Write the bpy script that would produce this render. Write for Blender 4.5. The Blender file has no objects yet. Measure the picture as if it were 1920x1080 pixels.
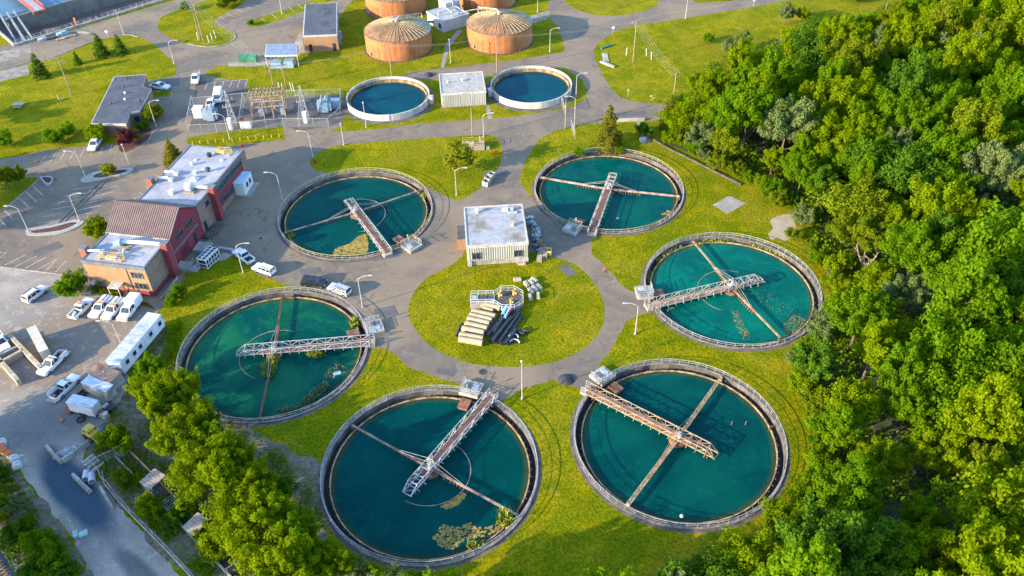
import bpy, bmesh, math, random
import numpy as np
from mathutils import Vector, Matrix
from mathutils.geometry import delaunay_2d_cdt
R = math.radians
PI = math.pi
SC = bpy.context.scene
COL = SC.collection
rnd = random.Random(7)

# ------------------------------------------------------------------ camera
FPX, PITCH, ROLL, CH = 1551.192, R(40.336), R(-1.097), 101.879
_f = Vector((0, math.cos(PITCH), -math.sin(PITCH)))
_r0 = Vector((1, 0, 0)); _u0 = Vector((0, math.sin(PITCH), math.cos(PITCH)))
_r = math.cos(ROLL) * _r0 + math.sin(ROLL) * _u0
_u = -math.sin(ROLL) * _r0 + math.cos(ROLL) * _u0
cam_d = bpy.data.cameras.new('camera'); cam = bpy.data.objects.new('camera', cam_d); COL.objects.link(cam)
cam_d.sensor_width = 36; cam_d.lens = FPX / 1920 * 36; cam_d.clip_start = 1; cam_d.clip_end = 6000
m = Matrix((( _r.x, _u.x, -_f.x, 0), (_r.y, _u.y, -_f.y, 0), (_r.z, _u.z, -_f.z, CH), (0, 0, 0, 1)))
cam.matrix_world = m
SC.camera = cam

def G(px, py, z=0.0):
    """the point at height z seen at a photo pixel (surveying the site from the photo)"""
    d = _f + _r * ((px - 960) / FPX) + _u * ((540 - py) / FPX)
    t = (z - CH) / d.z
    return Vector((d.x * t, d.y * t, z))
def PX(p):
    D = Vector(p) - Vector((0, 0, CH)); z = D.dot(_f)
    return 960 + FPX * D.dot(_r) / z, 540 - FPX * D.dot(_u) / z
def HT(b, t):
    """height of an upright thing with base and top pixels"""
    B = G(*b); lo, hi = 0.0, 40.0
    for _ in range(40):
        mid = (lo + hi) / 2
        if PX(B + Vector((0, 0, mid)))[1] > t[1]: lo = mid
        else: hi = mid
    return lo
def ang(a, b): return math.atan2(b[1] - a[1], b[0] - a[0])

# ------------------------------------------------------------------ materials
MATS = {}
def nt(name):
    mt = bpy.data.materials.new(name); mt.use_nodes = True
    n = mt.node_tree; n.nodes.clear()
    out = n.nodes.new('ShaderNodeOutputMaterial'); b = n.nodes.new('ShaderNodeBsdfPrincipled')
    n.links.new(b.outputs[0], out.inputs[0])
    return mt, n, b
def node(n, t, **kw):
    o = n.nodes.new(t)
    for k, v in kw.items():
        if k in o.inputs.keys() if hasattr(o.inputs, 'keys') else False: o.inputs[k].default_value = v
        else: setattr(o, k, v)
    return o
def noise(n, scale, detail=4, rough=.55, co=None, dist=0):
    o = n.nodes.new('ShaderNodeTexNoise'); o.inputs['Scale'].default_value = scale
    o.inputs['Detail'].default_value = detail; o.inputs['Roughness'].default_value = rough
    o.inputs['Distortion'].default_value = dist
    if co is not None: n.links.new(co, o.inputs['Vector'])
    return o.outputs[0]
def rng(n, val, a, b, c=0.0, d=1.0, smooth=True):
    o = n.nodes.new('ShaderNodeMapRange'); o.interpolation_type = 'SMOOTHSTEP' if smooth else 'LINEAR'
    o.inputs[1].default_value = a; o.inputs[2].default_value = b; o.inputs[3].default_value = c; o.inputs[4].default_value = d
    n.links.new(val, o.inputs[0]); return o.outputs[0]
def mix(n, fac, a, b, mode='MIX'):
    o = n.nodes.new('ShaderNodeMix'); o.data_type = 'RGBA'; o.blend_type = mode
    for s, v in ((o.inputs[0], fac), (o.inputs[6], a), (o.inputs[7], b)):
        if isinstance(v, (int, float)): s.default_value = v
        elif isinstance(v, tuple): s.default_value = (*v, 1)
        else: n.links.new(v, s)
    return o.outputs[2]
def mth(n, op, a, b=None):
    o = n.nodes.new('ShaderNodeMath'); o.operation = op
    for s, v in ((o.inputs[0], a), (o.inputs[1], b)):
        if v is None: continue
        if isinstance(v, (int, float)): s.default_value = v
        else: n.links.new(v, s)
    return o.outputs[0]
def coords(n, kind='Object', scale=None):
    tc = n.nodes.new('ShaderNodeTexCoord'); o = tc.outputs[kind]
    if scale:
        mp = n.nodes.new('ShaderNodeMapping'); mp.inputs['Scale'].default_value = scale
        n.links.new(o, mp.inputs[0]); o = mp.outputs[0]
    return o
def bump(n, b, h, strength, dist):
    o = n.nodes.new('ShaderNodeBump'); o.inputs['Strength'].default_value = strength; o.inputs['Distance'].default_value = dist
    n.links.new(h, o.inputs['Height']); n.links.new(o.outputs[0], b.inputs['Normal'])
def mat(name, c1, c2=None, scale=1.0, rough=.75, metal=0., lo=.4, hi=.6, stretch=None, fine=None, fa=.25, bp=0., spec=.35, seam=None):
    """weathered surface: c1 worn to c2 by noise, with a finer grain on top"""
    if name in MATS: return MATS[name]
    mt, n, b = nt(name)
    b.inputs['Roughness'].default_value = rough; b.inputs['Metallic'].default_value = metal
    b.inputs['Specular IOR Level'].default_value = spec
    co = coords(n, 'Object', stretch)
    c2 = c2 or tuple(x * .78 for x in c1)
    col = mix(n, rng(n, noise(n, scale, 5, .6, co), lo, hi), c1, c2)
    fn = noise(n, fine or scale * 7, 3, .6, co)
    col = mix(n, fa, col, mix(n, rng(n, fn, .3, .7), (0, 0, 0), (1.6, 1.6, 1.6)), 'OVERLAY') if False else mix(n, 1.0, col, mix(n, rng(n, fn, .3, .7), (1 - fa,) * 3, (1 + fa,) * 3), 'MULTIPLY')
    if seam:      # lapped membrane sheets
        bt = n.nodes.new('ShaderNodeTexBrick'); bt.inputs['Color1'].default_value = (1, 1, 1, 1); bt.inputs['Color2'].default_value = (.86, .86, .87, 1); bt.inputs['Mortar'].default_value = (.5, .5, .52, 1)
        bt.inputs['Scale'].default_value = 1.; bt.inputs['Mortar Size'].default_value = .035; bt.inputs['Brick Width'].default_value = seam[0]; bt.inputs['Row Height'].default_value = seam[1]
        n.links.new(coords(n, 'Object'), bt.inputs['Vector']); col = mix(n, .8, col, mix(n, 1., col, bt.outputs[0], 'MULTIPLY'))
        col = mix(n, rng(n, noise(n, .5, 5, .65, co, 1.), .56, .70, 0, .4), col, tuple(x * .55 for x in c2))
    n.links.new(col, b.inputs['Base Color'])
    if bp: bump(n, b, fn, .6, bp)
    MATS[name] = mt
    return mt

# ------------------------------------------------------------------ mesh builder
class MB:
    def __init__(s): s.v = []; s.f = []
    def add(s, vs, fs):
        o = len(s.v); s.v += [tuple(v) for v in vs]; s.f += [tuple(i + o for i in f) for f in fs]; return s
    def box(s, c, d, rz=0., tx=1., ty=1.):
        cx, cy, cz = c; x, y, z = d[0] / 2, d[1] / 2, d[2] / 2
        ca, sa = math.cos(rz), math.sin(rz); vs = []
        for zz, kx, ky in ((-z, 1, 1), (z, tx, ty)):
            for a, b in ((-x * kx, -y * ky), (x * kx, -y * ky), (x * kx, y * ky), (-x * kx, y * ky)):
                vs.append((cx + a * ca - b * sa, cy + a * sa + b * ca, cz + zz))
        return s.add(vs, [(3, 2, 1, 0), (4, 5, 6, 7), (0, 1, 5, 4), (1, 2, 6, 5), (2, 3, 7, 6), (3, 0, 4, 7)])
    def b2(s, x0, x1, y0, y1, z0, z1):
        return s.box(((x0 + x1) / 2, (y0 + y1) / 2, (z0 + z1) / 2), (x1 - x0, y1 - y0, z1 - z0))
    def tube(s, p, q, r, n=5, r2=None, cap=True):
        p, q = Vector(p), Vector(q); d = q - p
        if d.length < 1e-6: return s
        d.normalize(); a = d.orthogonal().normalized() if abs(d.z) < .99 else Vector((1, 0, 0))
        if abs(d.z) < .99: a = d.cross(Vector((0, 0, 1))).normalized()
        b = d.cross(a); r2 = r if r2 is None else r2; vs = []
        for pt, rr in ((p, r), (q, r2)):
            for i in range(n):
                t = 2 * PI * (i + .5) / n; vs.append(pt + (a * math.cos(t) + b * math.sin(t)) * rr)
        fs = [(i, (i + 1) % n, n + (i + 1) % n, n + i) for i in range(n)]
        if cap: fs += [tuple(range(n - 1, -1, -1)), tuple(range(n, 2 * n))]
        return s.add(vs, fs)
    def bar(s, p, q, w): return s.tube(p, q, w * .7071, 4)
    def path(s, pts, r, n=5, r2=None):
        k = len(pts) - 1
        for i in range(k):
            a = r if r2 is None else r + (r2 - r) * i / k; b = r if r2 is None else r + (r2 - r) * (i + 1) / k
            s.tube(pts[i], pts[i + 1], a, n, b)
        return s
    def lathe(s, prof, n=48, c=(0, 0, 0), a0=0., a1=2 * PI, closed=None):
        full = abs(a1 - a0 - 2 * PI) < 1e-6; k = len(prof); m_ = n if full else n + 1; vs = []
        for i in range(m_):
            t = a0 + (a1 - a0) * i / n
            for r_, z in prof: vs.append((c[0] + r_ * math.cos(t), c[1] + r_ * math.sin(t), c[2] + z))
        fs = []
        for i in range(n):
            j = (i + 1) % m_
            for q in range(k - 1 + (1 if closed else 0)):
                q2 = (q + 1) % k; fs.append((i * k + q, j * k + q, j * k + q2, i * k + q2))
        return s.add(vs, fs)
    def prism(s, poly, z0, z1, inset=0):
        k = len(poly); c = [sum(p[i] for p in poly) / k for i in (0, 1)]
        t = [(p[0] + (c[0] - p[0]) * inset, p[1] + (c[1] - p[1]) * inset) for p in poly]
        vs = [(p[0], p[1], z0) for p in poly] + [(p[0], p[1], z1) for p in t]
        return s.add(vs, [tuple(range(k - 1, -1, -1)), tuple(range(k, 2 * k))] + [(i, (i + 1) % k, k + (i + 1) % k, k + i) for i in range(k)])
    def side(s, prof, y0, y1, y0t=None, y1t=None, zt=None):
        """profile in x-z swept across y; y0t/y1t taper the points above zt"""
        k = len(prof); vs = []
        for ya, yb in ((y0, y0t), (y1, y1t)):
            for x, z in prof: vs.append((x, yb if (yb is not None and z > zt) else ya, z))
        return s.add(vs, [tuple(range(k)), tuple(range(2 * k - 1, k - 1, -1))] + [((i + 1) % k, i, k + i, k + (i + 1) % k) for i in range(k)])
    def quad(s, a, b, c, d): return s.add([a, b, c, d], [(0, 1, 2, 3)])
    def build(s, name, mt, parent=None, smooth=False, bevel=0., loc=None, rz=0., thick=0.):
        me = bpy.data.meshes.new(name); me.from_pydata(s.v, [], s.f)
        if bevel or smooth:
            bm = bmesh.new(); bm.from_mesh(me); bmesh.ops.recalc_face_normals(bm, faces=bm.faces)
            if bevel: bmesh.ops.bevel(bm, geom=list(bm.edges), offset=bevel, segments=2, profile=.6, affect='EDGES', clamp_overlap=True)
            bm.to_mesh(me); bm.free()
        if smooth: me.shade_smooth(); me.set_sharp_from_angle(angle=R(40))
        me.materials.append(mt)
        o = bpy.data.objects.new(name, me); COL.objects.link(o)
        if parent: o.parent = parent
        if loc is not None: o.location = loc
        o.rotation_euler.z = rz
        return o
def tag(o, label, cat, group=None, kind=None):
    o['label'] = label; o['category'] = cat
    if group: o['group'] = group
    if kind: o['kind'] = kind
    return o
def thing(name, label, cat, loc=(0, 0, 0), rz=0., group=None):
    o = bpy.data.objects.new(name, None); COL.objects.link(o); o.empty_display_size = .3
    o.location = loc; o.rotation_euler.z = rz
    return tag(o, label, cat, group)
def copy_tree(o, parent=None):
    c = o.copy(); COL.objects.link(c); c.parent = parent
    for ch in list(o.children): copy_tree(ch, c)
    return c
def dup(o, loc, rz=0., label=None, scale=None, group=None):
    c = copy_tree(o); c.location = loc; c.rotation_euler.z = rz
    if label: c['label'] = label
    if group: c['group'] = group
    if scale: c.scale = scale if isinstance(scale, tuple) else (scale,) * 3
    return c

# ------------------------------------------------------------------ palette
CONC = mat('concrete', (.30, .27, .22), (.20, .175, .14), .5, .9, fa=.22)
CONC_L = mat('concrete_light', (.32, .30, .26), (.22, .20, .17), .4, .85, fa=.15)
CONC_D = mat('concrete_damp', (.085, .075, .062), (.045, .04, .036), .6, .8, fa=.3)
WEIR = mat('weir_concrete', (.34, .24, .13), (.17, .10, .055), .9, .85, fa=.3)
STEEL = mat('galvanised_steel', (.38, .38, .37), (.27, .26, .25), .8, .55, .2)
STEELW = mat('painted_pale_steel', (.36, .345, .31), (.24, .20, .165), .7, .6)
RUSTD = mat('rusty_deck', (.155, .078, .055), (.095, .05, .038), .5, .85, fa=.3)
RUST = mat('rusty_steel', (.20, .09, .05), (.11, .05, .03), .9, .85, fa=.3)
RUSTP = mat('rust_stained_pale_steel', (.34, .27, .22), (.20, .11, .07), .8, .7, fa=.25)
TANST = mat('tan_rusted_steel', (.34, .26, .17), (.25, .14, .07), .9, .75, fa=.25)
WHITE = mat('white_paint', (.54, .54, .52), (.46, .45, .43), .3, .5, fa=.05)
WHITEV = mat('white_vehicle_paint', (.60, .60, .59), (.54, .54, .53), .3, .3, fa=.03, spec=.5)
SILVER = mat('silver_vehicle_paint', (.42, .43, .44), (.38, .39, .4), .3, .3, .4, fa=.03, spec=.5)
BLACKV = mat('black_vehicle_paint', (.012, .013, .016), (.02, .02, .022), .3, .25, fa=.03, spec=.5)
GLASS = mat('dark_glass', (.012, .018, .022), (.03, .04, .045), .8, .12, fa=.1, spec=.6)
TYRE = mat('tyre_rubber', (.02, .02, .02), (.03, .028, .026), 2, .9)
HUB = mat('wheel_rim', (.30, .30, .30), (.2, .2, .2), 2, .4, .6)
LAMPG = mat('headlight_glass', (.5, .5, .48), (.4, .4, .4), 2, .15, spec=.6)
REDL = mat('tail_light_plastic', (.30, .012, .010), (.2, .01, .01), 2, .3)
AMBER = mat('amber_plastic', (.55, .17, .02), (.45, .12, .02), 2, .4)
ORANGE = mat('orange_plastic', (.55, .12, .025), (.45, .1, .02), 2, .6)
BLACKP = mat('black_plastic', (.018, .02, .026), (.03, .034, .042), 1.2, .6, fa=.25)
YELLOW = mat('yellow_paint', (.48, .31, .03), (.36, .22, .03), 1.2, .6)
POLEW = mat('pale_lamp_pole', (.36, .345, .32), (.28, .27, .24), .5, .55)
WOODP = mat('weathered_pole_wood', (.24, .17, .11), (.16, .11, .07), .4, .9, stretch=(3, 3, .3))
WOODG = mat('grey_weathered_boards', (.34, .29, .24), (.22, .17, .13), 1.0, .9, stretch=(1, 6, 1))
REDB = mat('dark_red_wall', (.175, .020, .034), (.145, .017, .029), .35, .8, fa=.08)
BRICKR = mat('red_pier_brick', (.26, .075, .05), (.20, .055, .04), 1.2, .85, fa=.15)
TANW = mat('tan_stucco', (.25, .14, .07), (.215, .12, .06), .4, .85, fa=.08)
TANP = mat('brown_block_wall', (.20, .135, .095), (.165, .11, .08), .6, .85, fa=.12)
ROOFW = mat('white_membrane_roof', (.315, .305, .315), (.25, .245, .265), .28, .6, fa=.06, seam=(6., 1.6))
ROOFB = mat('brown_metal_roof', (.15, .095, .085), (.12, .078, .07), .5, .6, fa=.08)
ROOFD = mat('dark_membrane_roof', (.070, .070, .080), (.05, .05, .06), .35, .7, fa=.2, seam=(9., 1.1))
TRIM = mat('grey_fascia_metal', (.12, .125, .135), (.1, .1, .11), .4, .5)
TRIMW = mat('pale_fascia_metal', (.40, .38, .34), (.32, .30, .27), .5, .5)
GALV = mat('galvanised_sheet', (.40, .41, .43), (.32, .33, .35), .8, .45, .3)
BLUEG = mat('blue_grey_enamel', (.22, .30, .36), (.17, .24, .30), .6, .5, fa=.1)
GREENP = mat('green_paint', (.03, .16, .09), (.025, .12, .07), .8, .6)
BARK = mat('bark', (.10, .075, .055), (.06, .045, .033), 1.5, .95, stretch=(2, 2, .5))
DEAD = mat('bleached_dead_wood', (.34, .27, .20), (.24, .18, .13), 1.0, .95)
# ------------------------------------------------------------------ ground
TANKS = [(-33.008, 145.683), (21.661, 152.645), (41.376, 118.575), (-41.882, 103.897), (-12.916, 77.88), (25.512, 82.927)]
WT = [(-31.2, 196.2), (6.1, 201.1)]
def smooth_poly(p, k=4):
    n = len(p); out = []
    for i in range(n):
        a, b, c, d = p[i - 1], p[i], p[(i + 1) % n], p[(i + 2) % n]
        for j in range(k):
            t = j / k; t2, t3 = t * t, t ** 3
            out.append(tuple(.5 * (2 * b[q] + (c[q] - a[q]) * t + (2 * a[q] - 5 * b[q] + 4 * c[q] - d[q]) * t2 + (3 * b[q] - a[q] - 3 * c[q] + d[q]) * t3) for q in (0, 1)))
    return out
def gp(px): return [tuple(G(*p)[:2]) for p in px]
def circ(c, r, n=72): return [(c[0] + r * math.cos(2 * PI * i / n), c[1] + r * math.sin(2 * PI * i / n)) for i in range(n)]

ZONES = []           # (zone, polygon), painted in order
def zone(name, poly): ZONES.append((name, poly))
def zpx(name, px, smooth=False):
    p = gp(px); zone(name, smooth_poly(p) if smooth else p)

# all the paved ground, then the lawns on it
zpx('road', [(-160, 312), (0, 299), (42, 291), (82, 282), (120, 277), (172, 274), (262, 262), (262, 240), (283, 200), (276, 152), (328, 142), (332, 125), (320, 110), (290, 84), (262, 68), (232, 66), (180, 75), (100, 110), (0, 133), (-200, 172), (-260, 120), (40, 80), (120, 60), (330, 0), (360, -60), (720, -60), (650, 12), (632, 40), (640, 95), (560, 100), (497, 115), (480, 125), (430, 122), (405, 124), (382, 140), (440, 152), (465, 150), (457, 184), (640, 180), (648, 232), (617, 248), (700, 243), (780, 233), (890, 224), (960, 219), (1050, 205), (1080, 198), (1096, 187), (1101, 170), (1092, 150), (1060, 128), (985, 128), (920, 140), (907, 150), (800, 150), (748, 145), (770, 134), (830, 128), (960, 113), (1056, 98), (1059, 90), (1055, 75), (1045, 50), (1026, 28), (1030, 0), (1030, -60), (1700, -60), (1560, -14), (1480, 0), (1400, 15), (1290, 33), (1190, 48), (1150, 60), (1122, 80), (1113, 95), (1115, 110), (1130, 140), (1145, 165), (1162, 183), (1190, 191), (1245, 195), (1330, 192), (1420, 196), (1420, 218), (1340, 218), (1250, 225), (1180, 228), (1090, 233), (1040, 245), (1010, 262), (985, 300), (973, 340), (1000, 375), (1060, 420), (1120, 437), (1107, 455), (1110, 475), (1140, 505), (1165, 535), (1180, 545), (1250, 560), (1235, 586), (1215, 586), (1200, 590), (1175, 602), (1163, 622), (1148, 652), (1122, 685), (1140, 700), (1105, 745), (1095, 735), (1065, 718), (1035, 713), (980, 728), (945, 750), (900, 770), (865, 720), (820, 707), (770, 690), (740, 662), (716, 652), (690, 655), (640, 620), (640, 560), (600, 545), (555, 539), (480, 515), (450, 478), (420, 480), (352, 507), (320, 560), (290, 590), (215, 560), (160, 540), (120, 516), (0, 501), (-160, 488), (-160, 470), (0, 395), (75, 335), (55, 331), (0, 335), (-160, 352)])
zpx('lawn', [(296, 50), (302, 32), (330, 20), (356, 10), (395, -2), (470, -30), (500, -30), (450, 10), (425, 24), (403, 38), (408, 48), (425, 56), (442, 70), (425, 82), (393, 89), (360, 85), (325, 73), (302, 60)], True)
zpx('lawn', [(463, 46), (470, 38), (512, 25), (560, 10), (610, -8), (640, -6), (560, 24), (500, 46), (480, 50)], True)
zpx('lawn', [(1062, 6), (1100, 24), (1140, 30), (1190, 25), (1222, 15), (1234, 6), (1215, -30), (1060, -30)], True)
zpx('lawn', [(1300, 2), (1330, 5), (1380, 0), (1420, -20), (1320, -20)], True)
zpx('lawn', [(585, 312), (582, 300), (600, 285), (640, 271), (720, 265), (800, 259), (880, 254), (925, 255), (938, 268), (940, 300), (920, 335), (888, 361), (870, 372), (848, 373), (800, 350), (740, 335), (660, 330), (600, 322)], True)
zpx('lawn', [(765, 583), (775, 550), (800, 522), (848, 496), (868, 478), (880, 470), (985, 470), (1020, 480), (1045, 484), (1080, 497), (1110, 525), (1129, 558), (1134, 590), (1125, 620), (1100, 650), (1060, 672), (1010, 685), (950, 688), (890, 683), (840, 667), (800, 643), (775, 612)], True)
zpx('lawn', [(350, 268), (352, 258), (430, 244), (530, 236), (534, 262), (440, 272), (360, 280)])
zpx('lawn', [(560, 252), (617, 248), (640, 238), (650, 205), (700, 240)])
zpx('lawn', [(283, 172), (300, 170), (320, 172), (320, 180), (292, 182)])
for P_ in ([(693, 470), (745, 462), (752, 480), (700, 490)], [(1046, 500), (1062, 494), (1082, 512), (1066, 520)], [(560, 505), (600, 500), (606, 512), (566, 518)], [(905, 322), (950, 318), (954, 328), (908, 332)], [(700, 580), (740, 572), (748, 588), (706, 598)], [(1150, 212), (1210, 206), (1214, 214), (1152, 221)], [(350, 300), (420, 292), (424, 302), (352, 312)], [(60, 470), (110, 452), (122, 462), (70, 482)], [(300, 150), (335, 146), (338, 160), (304, 164)], [(820, 690), (858, 694), (852, 706), (816, 700)]): zpx('asphalt_patch', P_)
# darker repaved lot, office walks
zpx('parking_lot', [(368, 152), (463, 149), (455, 188), (360, 200)])
zpx('concrete_pad', [(428, 117), (472, 113), (520, 108), (522, 118), (480, 124), (429, 124)])
zpx('concrete_pad', [(540, 105), (563, 60), (572, 98), (556, 101)])
zpx('concrete_path', [(826, 126), (835, 85), (856, 58), (868, 56), (842, 88), (833, 127)])
zpx('concrete_path', [(1193, 228), (1202, 226), (1220, 268), (1212, 271)])
zpx('concrete_path', [(911, 195), (917, 194), (923, 222), (915, 223)])
zpx('concrete_pad', [(1336, 384), (1367, 367), (1399, 381), (1363, 401)])
zpx('concrete_pad', [(370, 503), (420, 474), (436, 478), (388, 510)])
zpx('concrete_pad', [(1018, 28), (1030, 22), (1030, 30), (1020, 38)])
zpx('gravel_bank', [(-200, 172), (0, 133), (55, 122), (52, 140), (0, 153), (-200, 200)])
zpx('gravel_bank', [(-60, 118), (0, 98), (40, 86), (58, 84), (60, 98), (0, 118), (-60, 132)])
zpx('gravel_bank', [(982, 34), (1028, 20), (1030, 31), (1008, 42), (990, 46)])
zpx('sand_patch', [(1445, 412), (1470, 402), (1484, 404), (1490, 418), (1496, 436), (1484, 446), (1470, 452), (1458, 446), (1446, 449), (1441, 438), (1449, 428)], True)
zpx('substation_yard', [(352, 250), (368, 196), (455, 184), (640, 178), (646, 215), (640, 228), (614, 238), (560, 246), (533, 236), (430, 246)])
zpx('mulch_bed', [(225, 262), (238, 250), (268, 245), (283, 240), (276, 262), (240, 284), (224, 282)], True)
# yard, dirt track and rough ground in the south-west
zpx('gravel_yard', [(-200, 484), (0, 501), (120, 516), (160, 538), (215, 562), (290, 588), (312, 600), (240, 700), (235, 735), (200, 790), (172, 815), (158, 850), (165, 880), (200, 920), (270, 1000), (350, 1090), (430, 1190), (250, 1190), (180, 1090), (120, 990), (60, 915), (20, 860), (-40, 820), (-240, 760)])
zpx('rough_ground', [(235, 735), (310, 600), (330, 585), (345, 640), (352, 720), (440, 790), (520, 830), (600, 870), (600, 960), (650, 1060), (760, 1130), (760, 1200), (430, 1190), (350, 1090), (270, 1000), (200, 920), (165, 880), (158, 850), (172, 815), (200, 790)])
zpx('rough_ground', [(-240, 760), (-40, 820), (20, 860), (60, 915), (120, 990), (180, 1090), (250, 1190), (-300, 1190)])
zpx('rail_ballast', [(-200, 900), (0, 1015), (52, 1085), (110, 1190), (-250, 1190)])
zpx('lawn', [(356, 505), (400, 494), (450, 478), (482, 516), (556, 540), (500, 560), (420, 590), (360, 650), (340, 700), (318, 660), (310, 600), (335, 560)])
zpx('forest_floor', [(1282, 226), (1316, 206), (1356, 172), (1410, 148), (1496, 120), (1576, 90), (1660, 64), (1775, 12), (2100, -40), (2600, 500), (2300, 1500), (1250, 1500), (1290, 1110), (1400, 1045), (1505, 972), (1545, 884), (1535, 790), (1500, 712), (1590, 648), (1640, 580), (1606, 515), (1545, 470), (1525, 408), (1440, 356), (1335, 304), (1243, 266), (1252, 236)])
zpx('forest_floor', [(560, 1085), (700, 1120), (900, 1105), (1000, 1120), (1250, 1110), (1250, 1500), (500, 1500)])
for c in TANKS: zone('gravel_apron', circ(c, 16.95))
for c in WT: zone('gravel_apron', circ(c, 12.3))
for c in TANKS: zone('hole', circ(c, 16.4))
# the sunken basin in the north-west
BAS = gp([(-40, 62), (0, 62), (27, 86), (300, 3), (420, -34), (420, -130), (-160, -60)])
zone('hole', BAS)

def pip(p, poly):
    x, y = p; c = False; j = len(poly) - 1
    for i in range(len(poly)):
        a, b = poly[i], poly[j]
        if (a[1] > y) != (b[1] > y) and x < (b[0] - a[0]) * (y - a[1]) / (b[1] - a[1]) + a[0]: c = not c
        j = i
    return c
def build_ground():
    vs, es = [], []
    big = [(-3000, -400), (3000, -400), (3000, 5000), (-3000, 5000)]
    jr = random.Random(4)
    def rough(poly, amp):
        out = []
        for i in range(len(poly)):
            a, b = Vector(poly[i]), Vector(poly[(i + 1) % len(poly)]); L_ = (b - a).length; k = max(1, min(60, int(L_ / .9)))
            if L_ < .05: continue
            nn = Vector((-(b - a).y, (b - a).x)) / L_
            for j in range(k):
                p = a.lerp(b, j / k); out.append(tuple(p + nn * (amp * (.55 * math.sin(p.x * 1.9 + p.y * 1.3) + .35 * math.sin(p.x * 4.1 - p.y * 3.7) + jr.uniform(-.5, .5)) if j or k > 3 else 0)))
        return out
    AMP = {'lawn': .17, 'road': .17, 'rough_ground': .5, 'gravel_yard': .35, 'gravel_bank': .3, 'mulch_bed': .12, 'forest_floor': .35, 'sand_patch': .35, 'gravel_apron': .12}
    for q, (nm, poly) in enumerate(ZONES):
        if nm in AMP: ZONES[q] = (nm, rough(poly, AMP[nm]))
    for name, poly in [('lawn', big)] + ZONES:
        o = len(vs); k = len(poly); vs += [Vector(p) for p in poly]; es += [(o + i, o + (i + 1) % k) for i in range(k)]
    ov, oe, of, *_ = delaunay_2d_cdt(vs, es, [], 0, 1e-4)
    bbs = [(min(p[0] for p in z), max(p[0] for p in z), min(p[1] for p in z), max(p[1] for p in z)) for _, z in ZONES]
    groups = {}
    for f in of:
        c = (sum(ov[i].x for i in f) / len(f), sum(ov[i].y for i in f) / len(f)); nm = 'lawn'
        for q in range(len(ZONES) - 1, -1, -1):
            b = bbs[q]
            if b[0] <= c[0] <= b[1] and b[2] <= c[1] <= b[3] and pip(c, ZONES[q][1]): nm = ZONES[q][0]; break
        groups.setdefault(nm, []).append(f)
    for nm, fs in groups.items():
        if nm == 'hole': continue
        used = {}; vv = []; ff = []
        for f in fs:
            g = []
            for i in f:
                if i not in used: used[i] = len(vv); vv.append((ov[i].x, ov[i].y, 0))
                g.append(used[i])
            ff.append(g)
        mb = MB(); mb.v = vv; mb.f = ff
        lab, cat = GLAB[nm]
        tag(mb.build(nm, GM[nm](), None), lab, cat, kind='structure')
GLAB = {
 'lawn': ('mown yellow green grass between the tanks and roads', 'lawn'),
 'road': ('worn grey asphalt roads and yards linking the whole works', 'road'),
 'parking_lot': ('darker repaved parking lot behind the substation', 'parking lot'),
 'concrete_pad': ('pale bare concrete pads set in the ground', 'concrete pad'),
 'concrete_path': ('narrow pale concrete footpaths across the grass', 'path'),
 'gravel_bank': ('loose grey gravel strips beside the roads', 'gravel'),
 'sand_patch': ('pale bare sand patch by the woods', 'sand'),
 'asphalt_patch': ('darker rectangular repair patches in the asphalt', 'road patch'),
 'substation_yard': ('dark gravel floor inside the substation fence', 'gravel'),
 'mulch_bed': ('dark red mulch bed by the flat roofed office', 'mulch bed'),
 'gravel_yard': ('grey and tan gravel yard running into a dirt track', 'yard'),
 'rough_ground': ('weedy rough ground around the sludge beds and track', 'ground'),
 'rail_ballast': ('blue grey railway ballast in the corner', 'ballast'),
 'forest_floor': ('dark leaf litter floor under the woods', 'forest floor'),
 'gravel_apron': ('narrow stony rings around the round tanks', 'gravel'),
}
def m_lawn():
    mt, n, b = nt('lawn_grass'); co = coords(n)
    sep = n.nodes.new('ShaderNodeSeparateXYZ'); n.links.new(co, sep.inputs[0])
    far = rng(n, sep.outputs[1], 120, 235)  # rises with distance; paints aerial haze into the grass colour
    n1 = noise(n, .045, 4, .6, co, .6); n2 = noise(n, .33, 5, .65, co, .3); n3 = noise(n, 2.2, 5, .7, co); n4 = noise(n, .11, 3, .6, co)
    lush = mix(n, rng(n, n2, .38, .62), (.098, .118, .0012), (.188, .160, .0015))
    dry = mix(n, rng(n, n2, .38, .62), (.140, .150, .003), (.220, .186, .008))  # tone of dry patches, also the painted haze of the far lawn
    col = mix(n, mth(n, 'ADD', mth(n, 'MULTIPLY', far, .6), rng(n, n1, .42, .66, 0, .6)), lush, dry)
    col = mix(n, rng(n, n4, .38, .60, .7, 0), col, (.088, .112, .002))
    col = mix(n, rng(n, noise(n, .055, 5, .65, co, 1.), .50, .62, 0, .5), col, (.205, .165, .010))
    col = mix(n, rng(n, noise(n, .16, 6, .7, co, 1.2), .60, .72, 0, .7), col, (.26, .20, .035))
    col = mix(n, 1., col, mix(n, rng(n, n3, .28, .72), (.52,) * 3, (1.44,) * 3), 'MULTIPLY')
    col = mix(n, rng(n, noise(n, .85, 4, .7, co, .6), .52, .66, 0, .5), col, (.066, .100, .004)); col = mix(n, rng(n, noise(n, .6, 5, .7, co, .9), .58, .70, 0, .32), col, (.225, .190, .020))
    n.links.new(col, b.inputs['Base Color']); b.inputs['Roughness'].default_value = .95; b.inputs['Specular IOR Level'].default_value = .02
    bump(n, b, n3, 1.0, .22); return mt
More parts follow.
